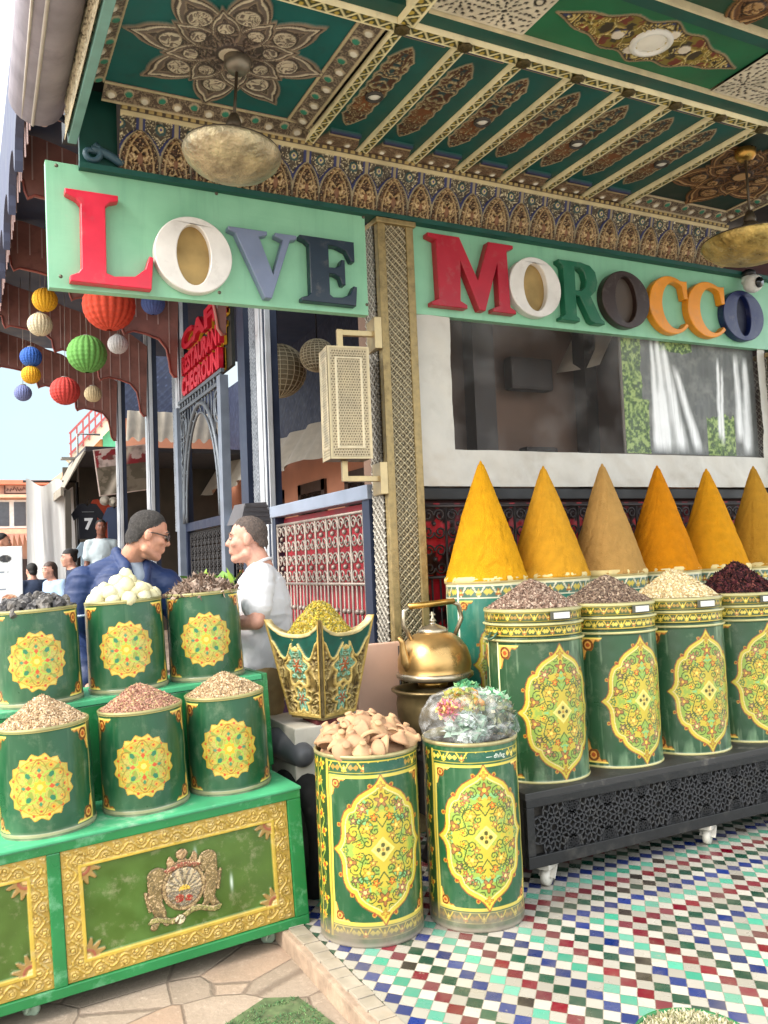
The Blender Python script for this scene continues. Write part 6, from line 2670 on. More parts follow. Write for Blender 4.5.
Jb = stand(1.80, head=(-.060, .225, 1.668), neck=(-.01, .105, 1.545), chest=(.0, .095, 1.36), pelvis=(0, -.02, 1.0), shR=(.195, .045, 1.455), shL=(-.175, .16, 1.43), elR=(.255, .03, 1.20), wrR=(.23, .20, 1.00), hdR=(0, .5, -.8),
           elL=(-.27, .17, 1.19), wrL=(-.24, .27, 1.00), hdL=(0, .5, -.8), twist=.25)
pb = person('man in a royal blue jacket and dark spectacles leaning over the pale balls', (.725, 4.405, gz(.725, 4.405)), math.radians(-166), Jb, TAN, NAVY, DRK, GHAIR, hscale=.98, hrot=(math.radians(-16), 0, math.radians(68)), stand_collar=True, lift=.02, glasses=True, extra=blue_extra)


# passers-by and seated guests down the street
def bg_person(label, x, y, rz, J, skin, top, trou, hair, **k):
    return person(label, (x, y, gz(x, y) - k.pop('sink', 0)), math.radians(rz), J, skin, top, trou, hair, vox=.016, group='people in the street behind', **k)


def sit(dz=-.44, **k):
    J = stand(1.68)
    for a in ('head', 'neck', 'chest', 'pelvis', 'shR', 'shL', 'elR', 'elL', 'hiR', 'hiL'):
        x, y, z = J[a]
        J[a] = (x, y + (.06 if a in ('head', 'neck') else 0), z + dz)
    J.update(knR=(.12, .42, .48), knL=(-.12, .42, .48), anR=(.12, .40, .09), anL=(-.12, .40, .09), wrR=(.15, .30, .68), wrL=(-.15, .30, .68), hdR=(-.3, 1, 0), hdL=(.3, 1, 0))
    J.update(k)
    return J


BGW = mat('pale_shirt', '#a9b7bd', .85, var=.1)
BGB = mat('light_blue_shirt', '#8fa9c8', .85, var=.1)
BGN = mat('navy_top', '#1f2c44', .85, var=.15)
BGD = mat('dark_cloth', '#24242a', .85)
bg_person('man in a pale T-shirt standing by the clothes stall', 1.87, 12.75, 175, stand(1.84, shR=(.165, 0, 1.475), shL=(-.165, 0, 1.475), elR=(.20, -.01, 1.20), elL=(-.20, -.01, 1.20)), DSK, BGW, DRK, mat('black_hair', '#120f0e', .7), sleeve='short')
bg_person('seated woman in a light blue shirt with brown hair, below the white sheet', 1.228, 12.6, 115, sit(), TAN2, BGB, DRK, mat('brown_hair', '#3b2a22', .6), cap_hair='long')
bg_person('seated woman in navy with her dark hair tied in a bun', 1.363, 11.4, 95, sit(dz=-.28), TAN2, BGN, DRK, mat('black_hair'), cap_hair='bun')
bg_person('dark-haired man in dark clothes at the left edge above the menu board', .44, 10.5, -100, stand(1.62), TAN, BGD, DRK, mat('black_hair'))
bg_person('person in navy seated with back turned beyond the dark stones', 1.02, 13.4, 20, sit(), TAN2, BGN, DRK, mat('black_hair'))
for x, y in ((1.228, 12.6), (1.363, 11.4), (1.02, 13.4)):
    o = thing('cafe_stool', {1.228: 'dark stool under the woman in light blue', 1.363: 'dark stool under the woman with the bun', 1.02: 'dark stool under the person in navy with back turned'}[x], 'stool', (x, y, gz(x, y)), 0, 'stools of the seated guests')
    m = MB()
    m.box((0, 0, .40), (.38, .38, .04), bev=.008)
    m.build('seat', mat('stool_wood', '#3b2a20', .5), o)
    for a in (-1, 1):
        for b in (-1, 1):
            m = MB()
            m.bar((a * .16, b * .16, .38), (a * .18, b * .18, 0), .03, .03)
            m.build('leg', mat('stool_wood'), o)

# ================================================================== cafe along the street
XF = 2.05
STEEL = mat('blue_grey_steel', '#2a3348', .4, .3, var=.15, vs=6)
PALEST = mat('pale_steel', '#c2c6cb', .35, .4, var=.12, vs=5)
NAVYW = mat('navy_screen', '#131a2c', .5, var=.2, vs=8)
REDW = mat('red_brown_boards', '#8f625a', .6, var=.22, vs=7, spots='#3f2522', spot_scale=5)
PINK = mat('pink_plaster', '#c08468', .85, var=.1, vs=3)
cafe = thing('cafe_building', 'cafe with steel posts, red scalloped boards and pink walls along the street', 'building')
posts = [(5.86, 0), (6.33, 0), (8.42, 0), (9.95, 1), (12.0, 1)]
for y, k in posts:
    m = MB()
    m.bb(XF - .05, XF + .05, y - .09, y + .09, gz(XF, y), 4.7)
    m.build('post', STEEL, cafe)
    if y == 6.33:
        continue
    m = MB()
    m.bb(XF - .066, XF - .05, y - .03, y + .06, gz(XF, y), 4.7, bev=.004)
    m.bb(XF - .058, XF - .05, y - .075, y - .04, gz(XF, y), 4.7, bev=.002)
    m.bb(XF - .045, XF - .005, y - .104, y - .09, gz(XF, y), 4.7, bev=.003)
    m.build('post_strip', PALEST, cafe)
    if k == 0:
        mm = frame((XF - .052, y + .24, 1.8), (0, -1, 0), (0, 0, 1), (-1, 0, 0))


        def perf(p, S, T):
            d = np.abs(((S + T) / .03) % 1 - .5) * np.abs(((S - T) / .03) % 1 - .5)
            p.fill(d < .04, '#9aa0a8', .003)
        panel('perforated_strip', .14, 2.6, .008, perf, mm, mat('perforated_steel', attr=True, rough=.4, metal=.3), cafe, base='#3c424c')
m = MB()
m.bb(XF - .06, XF + .06, 4.2, 13, 4.2, 4.7)
m.bb(.38, 5.2, 4.66, 13, 4.70, 4.80)
m.build('roof', mat('dim_roof_boards', '#2f3a52', .6, var=.2, vs=4), cafe)

# scalloped boards reaching out over the street
PROF = [(1.97, 3.20), (1.94, 3.19), (1.905, 3.24), (1.89, 3.36), (1.87, 3.47), (1.80, 3.56), (1.68, 3.60), (1.56, 3.62), (1.50, 3.60), (1.475, 3.58), (1.455, 3.62), (1.445, 3.74), (1.40, 3.82), (1.25, 3.87), (1.08, 3.90), (1.02, 3.88), (1.00, 3.86), (.98, 3.92), (.97, 4.0), (.90, 4.06), (.70, 4.10), (.55, 4.12), (.50, 4.09), (.48, 4.14), (.47, 4.22), (.42, 4.24), (.40, 4.24), (2.0, 4.70)]


def scallop(y, dz, parent):
    m = MB()
    low = [(a, b + dz) for a, b in PROF[:-1]]
    xs_, zs_ = [p[0] for p in low][::-1], [p[1] for p in low][::-1]
    top = lambda x: min(4.68, float(np.interp(x, xs_, zs_)) * .25 + .75 * (4.36 - .62 * x / 2 + dz) + .40)
    pts = low + [(x, top(x)) for x in np.linspace(.40, 2.0, 10)]
    pts[-1] = (2.0, top(2.0))
    m.prism([ccw(pts)], .05, frame((0, y, 0), (1, 0, 0), (0, 0, 1), (0, -1, 0)))
    b = m.build('bracket_board', REDW, parent, smooth=False)
    m = MB()
    x = 1.9
    while x > .5:
        zz = np.interp(x, [p[0] for p in low][::-1], [p[1] for p in low][::-1]) + .02
        m.bb(x - .005, x + .005, y - .008, y - .0005, zz + dz, top(x) - .01)
        x -= .105
    m.build('board_joint', mat('pale_joint', '#b59a96', .6), b)
    m = MB()
    m.tube([(p[0], y - .005, p[1] - .004) for p in low], .011, 6)
    m.build('edge_moulding', mat('worn_red_edge', '#8f4a40', .5, var=.2), b)


for yy, dz in ((5.5, .16), (6.6, .10), (8.3, .12), (9.85, .0), (11.9, .02)):
    scallop(yy, dz, cafe)
# outer fascia with arches
m = MB()
pts = []
y0 = 5.2
while y0 < 12.6:
    for t in range(11):
        a = PI * t / 10
        pts.append((y0 + .35 - .32 * math.cos(a), 4.12 + .22 * math.sin(a)))
    pts.append((y0 + .70, 4.06))
    y0 += .74
pts += [(y0, 5.0), (5.2, 5.0)]
m.prism([ccw(pts)], .05, frame((.42, 0, 0), (0, 1, 0), (0, 0, 1), (1, 0, 0)))
m.build('outer_fascia', mat('slate_boards', '#4a5068', .6, var=.2, vs=6), cafe, smooth=False)
m = MB()
m.tube([(.49, 5.2, 4.05), (.49, 5.2, 5.2)], .02, 8)
y0 = 5.2
while y0 < 12.6:
    m.bb(.422, .430, y0 - .006, y0 + .006, 4.1, 5.0)
    y0 += .185
m.build('fascia_joint', mat('pale_joint'), cafe)

# inside: pink rear wall, doors, awning strip, dark lattice over it
m = MB()
m.bb(4.6, 4.7, 4.3, 16, .0, 4.7)
m.bb(2.72, 4.7, 15.9, 16.0, .0, 4.7)
m.build('wall', PINK, cafe)
m = MB()
for y in (6.2, 7.6, 9.2, 10.9, 12.6):
    m.bb(4.56, 4.6, y - .06, y + .06, .0, 2.6)
    m.bb(4.56, 4.6, y + .84, y + .96, .0, 2.6)
    m.bb(4.56, 4.6, y - .06, y + .96, 2.45, 2.6)
    m.build('door_frame', mat('brown_timber', '#3f2c22', .5, var=.2), cafe)
    m = MB()
for x in (3.5,):
    m.bb(x, x + .1, 15.84, 15.9, .3, 2.9)
    m.bb(x + .7, x + .8, 15.84, 15.9, .3, 2.9)
m.build('door_frame', mat('brown_timber', '#3f2c22', .5, var=.2), cafe)
m = MB()
for y in (6.2, 7.6, 9.2, 10.9, 12.6):
    m.bb(4.585, 4.598, y + .06, y + .84, .0, 2.45)
m.build('door', mat('dark_glass_door', '#241a16', .2), cafe)
nu, nv = 200, 14
S, T = np.meshgrid(np.linspace(4.4, 15.8, nu), np.linspace(0, 1, nv), indexing='ij')
P = np.stack([4.2 - .35 * T + .05 * np.sin(S * 9), S, 3.25 - .55 * T + .03 * np.sin(S * 5.2) * T], -1).reshape(-1, 3)
link('awning_cloth', np_mesh('awning_cloth', P, grid_faces(nu, nv)), mat('cream_awning', '#b8b0a2', .8, var=.12), cafe)
P = np.stack([2.74 + (S - 4.4) * .165, 15.55 - .2 * (1 - T) + .02 * np.sin(S * 5), 4.28 - .48 * T + .04 * np.sin(S * 5.2) * T], -1).reshape(-1, 3)
link('awning_cloth', np_mesh('awning_cloth', P, grid_faces(nu, nv)), mat('cream_awning'), cafe)


def latt(p, S, T):
    d1 = np.abs(((S + T) / .16) % 1 - .5)
    d2 = np.abs(((S - T) / .16) % 1 - .5)
    p.fill(np.minimum(d1, d2) < .07, '#262f48', .004)
    p.fill((d1 > .42) & (d2 > .42), '#3a4460', .004)


panel('lattice_screen', 11.4, 1.5, .03, latt, frame((4.5, 15.8, 3.22), (0, -1, 0), (0, 0, 1), (-1, 0, 0)), mat('navy_lattice', attr=True, rough=.6), cafe, base='#182038')
panel('lattice_screen', 1.9, 1.5, .03, latt, frame((2.74, 15.8, 4.22), (1, 0, 0), (0, 0, 1), (0, -1, 0)), mat('navy_lattice'), cafe, base='#182038')

# wicker lamps inside
for x, y, z, r, lb in ((2.62, 7.2, 3.17, .255, 'large round wicker lamp hanging inside the cafe beside the brass wall lantern'), (2.82, 6.75, 3.22, .15, 'small wicker lamp hanging inside the cafe beside the large round one')):
    o = thing('wicker_lamp', lb, 'lamp', (x, y, z), 0, 'wicker lamps inside the cafe')
    m = MB()
    for k in range(12):
        a = PI * k / 12
        m.tube([(r * math.cos(a) * math.cos(t * PI / 12), r * math.sin(a) * math.cos(t * PI / 12), r * .95 * math.sin(t * PI / 12)) for t in range(24)], .004, 5, closed=True)
    for k in range(-5, 6):
        q = math.asin(k / 6)
        m.tube([(r * math.cos(q) * math.cos(t * PI / 10), r * math.cos(q) * math.sin(t * PI / 10), r * .95 * math.sin(q)) for t in range(20)], .004, 5, closed=True)
    m.build('wicker_frame', mat('wicker', '#b5a98c', .7), o)
    m = MB()
    m.ball((0, 0, 0), (r * .96, r * .96, r * .9), 24, 14)
    m.build('shade', mat('raffia', '#857a62', .9, var=.2, vs=12), o)
    m = MB()
    m.tube([(0, 0, r * .9), (0, 0, 4.68 - z)], .006, 6)
    m.build('cord', M_IRON, o)

# railing panel with red backing between pillar and first post
rl = thing('cafe_railing', 'grey steel railing with wrought iron scrolls over red boards beside the gold pillar', 'railing')
m = MB()
m.bb(XF - .05, XF + .05, 4.16, 6.9, 1.75, 1.83, bev=.006)
m.build('top_rail', mat('pale_blue_steel', '#8a94a6', .4, .3, var=.1), rl)
m = MB()
m.bb(XF - .035, XF + .035, 4.17, 4.26, gz(2, 4.2), 1.75)
m.build('upright', STEEL, rl)
m = MB()
m.bb(XF - .035, XF + .035, 5.70, 5.76, gz(2, 5.7), 1.75)
m.build('upright', STEEL, rl)
m = MB()
iron_panel(m, 4.28, 5.70, .50, 1.69, XF - .02, .178, .0085, 'y')
m.build('scrollwork', mat('bare_iron', '#857c74', .5, .4, var=.3, vs=20), rl)
m = MB()
m.bb(XF + .03, XF + .05, 4.27, 5.70, .25, 1.74)
m.build('red_boards', mat('red_boards', '#9a2430', .55, var=.25, vs=6), rl)
m = MB()
iron_panel(m, 5.78, 6.7, .35, 1.68, XF - .02, .118, .006, 'y')
m.build('scrollwork', M_IRON, rl)
o = thing('gate', 'dark blue iron gate with scrolls between the two men', 'gate', (0, 0, 0))
m = MB()
m.bb(XF - .04, XF + .03, 6.80, 6.88, gz(2, 6.8), 1.86)
m.bb(XF - .04, XF + .03, 8.24, 8.32, gz(2, 8.3), 1.86)
m.bb(XF - .04, XF + .03, 6.88, 8.24, 1.78, 1.86)
m.bb(XF - .03, XF + .02, 6.88, 8.24, .5, .9)
m.build('frame', mat('navy_iron', '#17213a', .45, .3), o)
m = MB()
iron_panel(m, 6.9, 8.22, .6, 1.76, XF - .01, .13, .007, 'y')
m.build('scrollwork', M_IRON, o)

# entrance arch and its red letters
arch = thing('entrance_arch', 'iron lattice arch over the cafe entrance below the red letters', 'arch')
m = MB()
ya, yb = 6.80, 8.34
for z in (2.96, 3.05):
    m.bar((XF - .06, ya, z), (XF - .06, yb, z), .03, .03)
yc, ry, rz_ = (ya + yb) / 2, .66, 1.05
pr = [(XF - .06, yc + ry * math.cos(PI * t / 28), 1.86 + rz_ * math.sin(PI * t / 28)) for t in range(29)]
m.tube(pr, .022, 8)
pr2 = [(p[0], yc + (p[1] - yc) * .86, 1.86 + (p[2] - 1.86) * .92) for p in pr]
m.tube(pr2, .012, 6)
for a, b in zip(pr[::2], pr2[1::2]):
    m.tube([a, b], .008, 5)
for i in range(15):
    y = ya + (yb - ya) * (i + .5) / 15
    m.tube([(XF - .06, y, 2.96), (XF - .06, y, 3.05)], .012, 5)
    q = 1.86 + rz_ * math.sqrt(max(0, 1 - ((y - yc) / ry) ** 2)) if abs(y - yc) < ry else 1.86
    if q < 2.90:
        m.tube([(XF - .06, y, q), (XF - .06, y, 2.96)], .008, 5)
for s in (-1, 1):
    for r in (.14, .09):
        m.tube([(XF - .06, yc + s * .62 + r * math.cos(t * PI / 8), 2.78 + r * math.sin(t * PI / 8)) for t in range(16)], .010, 5, closed=True)
    y = yc + s * .72
    for k in range(9):
        z = 1.9 + k * .12
        m.tube([(XF - .06, y - .05, z), (XF - .06, y + .05, z + .12)], .007, 5)
        m.tube([(XF - .06, y + .05, z), (XF - .06, y - .05, z + .12)], .007, 5)
m.build('lattice', mat('pale_iron', '#5d646c', .45, .4), arch)
for y in (ya, yb):
    m = MB()
    m.bb(XF - .1, XF - .03, y - .05, y + .05, gz(2, y), 3.0)
    m.build('upright', mat('grey_blue_steel', '#77808e', .4, .3, var=.12), arch)
sg = thing('cafe_sign', 'three rows of red capital letters on a dark frame above the entrance arch', 'sign', (0, 0, 0))
REDL = mat('red_sign_letter', '#c31830', .4, var=.08)
YLL = mat('yellow_letter_side', '#c99a24', .5)
m = MB()
m.bb(XF + .04, XF + .07, 6.86, 8.36, 3.11, 3.72)
m.build('backing', mat('dark_sign_frame', '#23241e', .6, var=.3), sg)
for body, z, y1, wd in (('CAFE', 3.565, 8.30, 1.45), ('RESTAURANT', 3.335, 8.32, 1.42), ('CHEGROUNI', 3.125, 8.32, 1.32)):
    Mx = frame((XF - .005, y1, z), (0, -1, 0), (0, 0, 1), (-1, 0, 0))
    t = text_mesh(body, .235, .03, REDL, 'letter_row', sg, Mx, .010, wd)
    Mx = frame((XF + .02, y1, z - .008), (0, -1, 0), (0, 0, 1), (-1, 0, 0))
    text_mesh(body, .24, .012, YLL, 'letter_shadow', sg, Mx, .012, wd)  # yellow copy of the letters behind the red ones

# paper lanterns
LANT = [((.781, 8.5, 4.021), .118, '#d8a21c', 'bright yellow paper lantern over the cream one, left of the letter L'), ((.751, 8.7, 3.835), .118, '#c9bfa2', 'cream paper lantern touching the yellow one, left of the letter L'),
        ((1.206, 7.5, 3.715), .225, '#c8452c', 'large orange red paper lantern half hidden by the LOVE board'), ((1.72, 8.15, 3.98), .115, '#5064a0', 'blue paper lantern half hidden below the letter O of LOVE'),
        ((.726, 9.5, 3.705), .112, '#2c5cae', 'bright blue paper lantern above a small yellow one'), ((1.084, 8.0, 3.403), .178, '#5f9a4a', 'large green paper lantern in the middle of the row'),
        ((1.40, 8.25, 3.58), .096, '#c9c8c8', 'small white paper lantern right of the green one'), ((.724, 9.5, 3.515), .10, '#d09c1c', 'small yellow paper lantern under the bright blue one'),
        ((1.001, 9.0, 3.259), .148, '#b83a34', 'red paper lantern below the green one'), ((1.411, 10.0, 3.448), .098, '#c2b28e', 'small beige paper lantern right of the red one'),
        ((.677, 10.0, 3.42), .094, '#6a74a4', 'lavender blue paper lantern lowest against the sky')]
for k, (p, r, c, lb) in enumerate(LANT):
    o = thing('paper_lantern', lb, 'lantern', p, k * .7, 'paper lanterns under the cafe eaves')
    nu, nv = 120, 61
    A, B = np.meshgrid(np.linspace(0, 2 * PI, nu, endpoint=False), np.linspace(-PI / 2 * .93, PI / 2 * .93, nv), indexing='ij')
    rr = r * (1 - .020 * np.abs(np.sin(B * 13)) - .050 * np.abs(np.cos(A * 10)) ** 4 * np.cos(B))
    P = np.stack([rr * np.cos(B) * np.cos(A), rr * np.cos(B) * np.sin(A), rr * .96 * np.sin(B)], -1).reshape(-1, 3)
    link('paper_shade', np_mesh('paper_shade', P, grid_faces(nu, nv, True)), mat('lantern_' + c[1:], c, .8, var=.14, vs=50, bump=.35, bs=110), o)
    m = MB()
    m.tube([(.03 * math.cos(t * PI / 8), .03 * math.sin(t * PI / 8), r * .94) for t in range(16)], .006, 5, closed=True)
    m.tube([(0, 0, r * .9), (.012, 0, (4.70 - p[2]) * .55), (-.004, .01, 4.70 - p[2])], .003, 5)
    m.build('hanger', mat('lantern_wire', '#8a8580', .5), o)

# rolled blind beside the canopy
o = thing('rolled_blind', 'big grey rolled awning hanging outside the canopy edge', 'awning', (0, 0, 0))
m = MB()
m.tube([(.365, 4.2, 3.66), (.345, 3.2, 3.62), (.33, 2.0, 3.58)], .125, 26)
m.build('roll', mat('weathered_canvas', '#8f8a94', .8, var=.25, vs=6, bump=.4, bs=10, spots='#5f5a66', spot_scale=5), o)
m = MB()
m.tube([(.345, 4.205, 3.535), (.32, 3.2, 3.495), (.30, 2.0, 3.455)], .008, 6)
m.tube([(.30, 4.205, 3.56), (.27, 3.2, 3.515), (.24, 2.0, 3.47)], .006, 6)
m.build('seam', mat('canvas_seam', '#b5afa6', .8), o)
m = MB()
m.tube([(.365, 4.2, 3.66), (.365, 4.24, 3.66)], .05, 12)
m.tube([(.365, 4.23, 3.66), (.50, 4.23, 3.60)], .018, 8)
m.build('end_arm', STEEL, o)

# ================================================================== far side of the square
o = thing('menu_board', 'white menu board with blurred food pictures standing at the left edge', 'menu board', (0, 0, 0))


def menu(p, S, T):
    r = np.random.default_rng(3)
    for k in range(7):
        y = .62 - k * .028
        x0, l = .06 + r.uniform(0, .1), r.uniform(.14, .3)
        dots = vnoise(S * 80, T * 10 + k, k) > .45
        p.fill((np.abs(T - y) < .006) & (S > x0) & (S < x0 + l) & dots, '#7d8894')
    for cx, cy, w, h, c1, c2 in ((.33, .70, .05, .03, '#2b2b2e', '#5a5652'), (.16, .36, .07, .04, '#c0622a', '#d8a24a'), (.36, .37, .06, .04, '#b87a5a', '#d8b090'), (.20, .22, .12, .03, '#c9a83a', '#8a9a5a'), (.38, .20, .05, .03, '#c08a4a', '#d8c090'), (.25, .10, .16, .025, '#8aa8b8', '#b8c8d0')):
        q = np.hypot((S - cx) / w, (T - cy) / h)
        n = fbm(S * 50, T * 50, 7)
        p.fill((q < 1) & (n > .45), c1)
        p.fill((q < 1) & (n <= .45), c2)


panel('board_face', .46, .80, .006, menu, frame((.03, 7.6, .86), (1, 0, 0), (0, 0, 1), (0, -1, 0)), mat('menu_print', attr=True, rough=.4), o, base='#dfe3e4', depth=.03)
m = MB()
for x in (.06, .46):
    m.bb(x - .015, x + .015, 7.632, 7.66, gz(0, 7.6), 1.66)
    m.bar((x, 7.66, 1.5), (x, 8.0, gz(0, 8)), .025, .025)
m.build('legs', mat('board_leg', '#b5b5b2', .4), o)

# hanging white sheet
o = thing('white_sheet', 'big white cloth sheet hanging beside the clothes stall', 'sheet', (0, 0, 0))
nu, nv = 90, 60
S, T = np.meshgrid(np.linspace(0, 1, nu), np.linspace(0, 1, nv), indexing='ij')
Xs = .97 + .68 * S * (1 + .06 * (1 - T))
top = 2.85 + .06 * np.cos(S * PI * 3) - .10 * np.exp(-((S - .86) / .08) ** 2)
Z = .75 + (top - .75) * T
Y = 14 + .05 * (fbm(S * 5 + .6 * T, T * .8 + 3, 6, 3) - .5) * (1.5 - T) + .018 * np.sin(S * 11 + 3 * T * S)
P = np.stack([Xs, Y, Z], -1).reshape(-1, 3)
link('cloth', np_mesh('cloth', P, grid_faces(nu, nv)), mat('white_cloth', '#d5d5d3', .9, var=.05, vs=3), o)
m = MB()
m.tube([(.93, 14.05, 2.87), (1.7, 14.05, 2.87)], .02, 6)
for x in (1.72,):
    m.tube([(x, 14.1, 2.87), (x, 14.1, gz(x, 14))], .025, 6)
m.build('frame', M_IRON, o)

# clothes stall
stl = thing('clothes_stall', 'wooden clothes stall with a sloping plank roof beyond the blue jacket', 'market stall', (0, 0, 0))
PLK = mat('grey_planks', '#8a8478', .85, var=.25, vs=6, spots='#5f5a50', spot_scale=5)
m = MB()
for k in range(9):      # sloping front fascia made of boards
    y0, y1 = 13.0 - .0 + k * .22, 13.0 + k * .22 + .21
    m.add([(1.40, y0, 2.64), (1.40, y1, 2.64), (1.72, y1, 3.20), (1.72, y0, 3.20), (1.38, y0, 2.62), (1.38, y1, 2.62), (1.70, y1, 3.23), (1.70, y0, 3.23)], [(0, 1, 2, 3), (7, 6, 5, 4), (0, 4, 5, 1), (3, 2, 6, 7), (0, 3, 7, 4), (1, 5, 6, 2)])
m.bb(1.36, 1.40, 12.98, 15.0, 2.56, 2.68)
m.build('plank_roof', PLK, stl)
m = MB()
m.bb(1.70, 4.4, 12.9, 15.0, 3.20, 3.27)
m.build('top_roof', mat('dark_roofing', '#3c3b40', .8, var=.2), stl)
m = MB()
m.bb(1.60, 4.4, 14.9, 15.0, .3, 3.2)
m.build('back', mat('dim_stall', '#4c473f', .9, var=.3, vs=3), stl)
m = MB()
m.bb(1.42, 1.50, 13.0, 13.1, .3, 2.64)
m.build('corner_post', mat('dim_stall'), stl)
r5 = random.Random(12)


def garment(label, x, y, z, w, h, c, name='hanging_shirt', num=None, plain=False):
    o = thing(name, label, 'clothing', (x, y, z), 0, None if num else 'clothes hanging at the stall')
    pts = [(-w * .30, 0), (w * .30, 0), (w * .31, h * .62), (w * .46, h * .52), (w * .54, h * .70), (w * .30, h * .98), (w * .10, h), (0, h * .93), (-w * .10, h), (-w * .30, h * .98), (-w * .54, h * .70), (-w * .46, h * .52), (-w * .31, h * .62)]
    m = MB()
    m.prism([ccw(pts)], .05, frame((0, 0, 0), (1, 0, 0), (0, 0, 1), (0, -1, 0)))
    m.build('cloth', mat('garment_' + c[1:], c, .85, var=.12), o, smooth=False)
    m = MB()
    m.tube([(0, .02, h * .95), (0, .02, h * 1.08), (.02, .02, h * 1.12)], .005, 5)
    m.build('hanger', M_IRON, o)
    if num:
        text_mesh(num, h * .42, .002, mat('white_print', '#cfd2d6', .6), 'number', o, frame((-w * .12, -.003, h * .28), (1, 0, 0), (0, 0, 1), (0, -1, 0)), .01)
        m = MB()
        m.bar((-w * .2, -.002, h * .76), (w * .2, -.002, h * .76), .03, .002)
        m.build('name_strip', mat('white_print'), o)
    return o


garment('black football shirt with a white number 7 hanging at the stall', 1.74, 13.1, 1.93, .42, .52, '#14161f', num='7')
garment('orange red shirt hanging behind the black number 7 shirt', 1.98, 13.5, 1.95, .36, .60, '#b84a30')
garment('striped dark shirt hanging between the black number 7 shirt and the steel post', 2.12, 13.1, 1.85, .32, .55, '#3a4660')
garment('olive shirt hanging lowest at the stall beside the steel post', 2.26, 13.3, 1.5, .26, .62, '#7a7a42')
garment('pale blue cloth hanging under the number 7 shirt', 1.80, 13.3, 1.35, .45, .55, '#9ab0c2')
q = thing('poster', 'tilted red and grey photo poster hung under the stall roof', 'poster', (1.86, 12.75, 2.52), 0)


def photo(p, S, T):
    n = fbm(S * 7, T * 9, 4)
    p.fill(T > .42, '#8f2530')
    p.fill((T > .42) & (n > .52), '#c9b8b4')
    p.mix((fbm(S * 12, T * 14, 8) - .5) * 2.4, '#4a4038')
    p.fill((T < .42) & (n < .45), '#5c5648')
    p.mix(np.exp(-((S - T * .6 - .12) / .05) ** 2), '#cfc8ba')
    e = np.minimum(np.minimum(S, .8 - S), np.minimum(T, .68 - T))
    p.fill(e < .02, '#c8b8b0')


po = panel('print', .80, .68, .01, photo, frame((0, 0, 0), (.99, 0, .14), (-.14, -.2, .96), (0, -.98, -.2)), mat('photo_print', attr=True, rough=.5), q, base='#7a7264', depth=.015)
for k, (x, z) in enumerate(((2.0, 2.50), (2.12, 2.48))):
    o = thing('straw_hat', 'pale round hat hanging at the stall, %s of the pair' % ('left' if k == 0 else 'right'), 'hat', (x, 13.2, z), 0, 'hats hanging at the stall')
    m = MB()
    m.lathe([(.075, 0), (.072, .01), (.045, .02), (.042, .06), (.02, .075), (.0001, .078)], 20, rot=Matrix.Rotation(PI / 2 * 1.1, 3, 'X'))
    m.build('hat', mat('pale_straw', '#b5aea0', .8), o)
    m = MB()
    m.tube([(0, .0, .05), (0, 0, .45)], .004, 5)
    m.build('string', M_IRON, o)


# far buildings
def far_house(label, x0, x1, y, z1, c, roofc, wins, yd=8, roof_h=.7):
    o = thing('far_building', label, 'building', ((x0 + x1) / 2, y, 0))
    w = x1 - x0
    m = MB()
    m.bb(-w / 2, w / 2, 0, yd, 0, z1)
    m.build('wall', mat('far_wall_' + c[1:], c, .9, var=.08, vs=1), o)
    m = MB()
    m.add([(-w / 2 - .2, -.4, z1 + .02), (w / 2 + .2, -.4, z1 + .02), (w / 2 + .2, yd, z1 + roof_h), (-w / 2 - .2, yd, z1 + roof_h), (-w / 2 - .2, -.4, z1 - .12), (w / 2 + .2, -.4, z1 - .12), (w / 2 + .2, yd, z1 - .12), (-w / 2 - .2, yd, z1 - .12)],
          [(0, 1, 2, 3), (7, 6, 5, 4), (4, 5, 1, 0), (5, 6, 2, 1), (6, 7, 3, 2), (7, 4, 0, 3)])
    m.build('roof', mat('far_roof_' + roofc[1:], roofc, .9, var=.12, vs=2), o)
    for (a, b, za, zb) in wins:
        m = MB()
        m.bb(a - .07, b + .07, -.06, -.002, za - .07, zb + .07)
        f = m.build('window', mat('far_white_frame', '#cfd0ce', .6), o)
        m = MB()
        m.bb(a, b, -.075, -.055, za, zb)
        m.build('pane', mat('far_pane', '#4a5058', .15), f)
    return o


h = far_house('pink building with a tiled roof and a row of white framed windows', -5.4, 3.6, 30, 4.52, '#d0a592', '#c97c60', [(-2.3 + k * .50 + .9, -1.94 + k * .50 + .9, 3.08, 3.86) for k in range(-3, 9)], 9, .45)
m = MB()
m.bb(-4.5, 4.5, -.4, 0, 3.98, 4.08)
m.bb(-4.5, 4.5, -.7, 0, 2.80, 2.95)
m.build('ledge', mat('far_ledge', '#d8ad92', .9), h)
m = MB()
m.bb(-4.5, 4.5, -.3, -.02, .4, 2.0)
m.build('shop_opening', mat('far_dark', '#3a3030', .9), h)
m = MB()
for k in range(60):
    x = -4.5 + 9 * k / 60
    m.add([(x, -.7, 2.8), (x + .15, -.7, 2.8), (x + .075, -1.3, 2.40), (x + .075, -1.27, 2.38)], [(0, 1, 2), (0, 3, 1)])
m.build('scalloped_awning', mat('far_awning', '#9a6a5a', .8), h)
o = thing('shop_fascia', 'dark framed name panel on the front of the pink building', 'sign', (1.42, 29.98, 4.12))
m = MB()
for a, b, c, d in ((0, .72, 0, .035), (0, .72, .30, .335), (0, .035, .035, .30), (.685, .72, .035, .30)):
    m.bb(a, b, -.05, -.0, c, d)
m.build('frame', mat('far_sign_dark', '#5a3a38', .7), o)
m = MB()
m.bb(.035, .685, -.02, .0, .035, .30)
m.build('board', mat('far_sign_pale', '#c8a89a', .7), o)
m = MB()
rr = random.Random(4)
x = .08
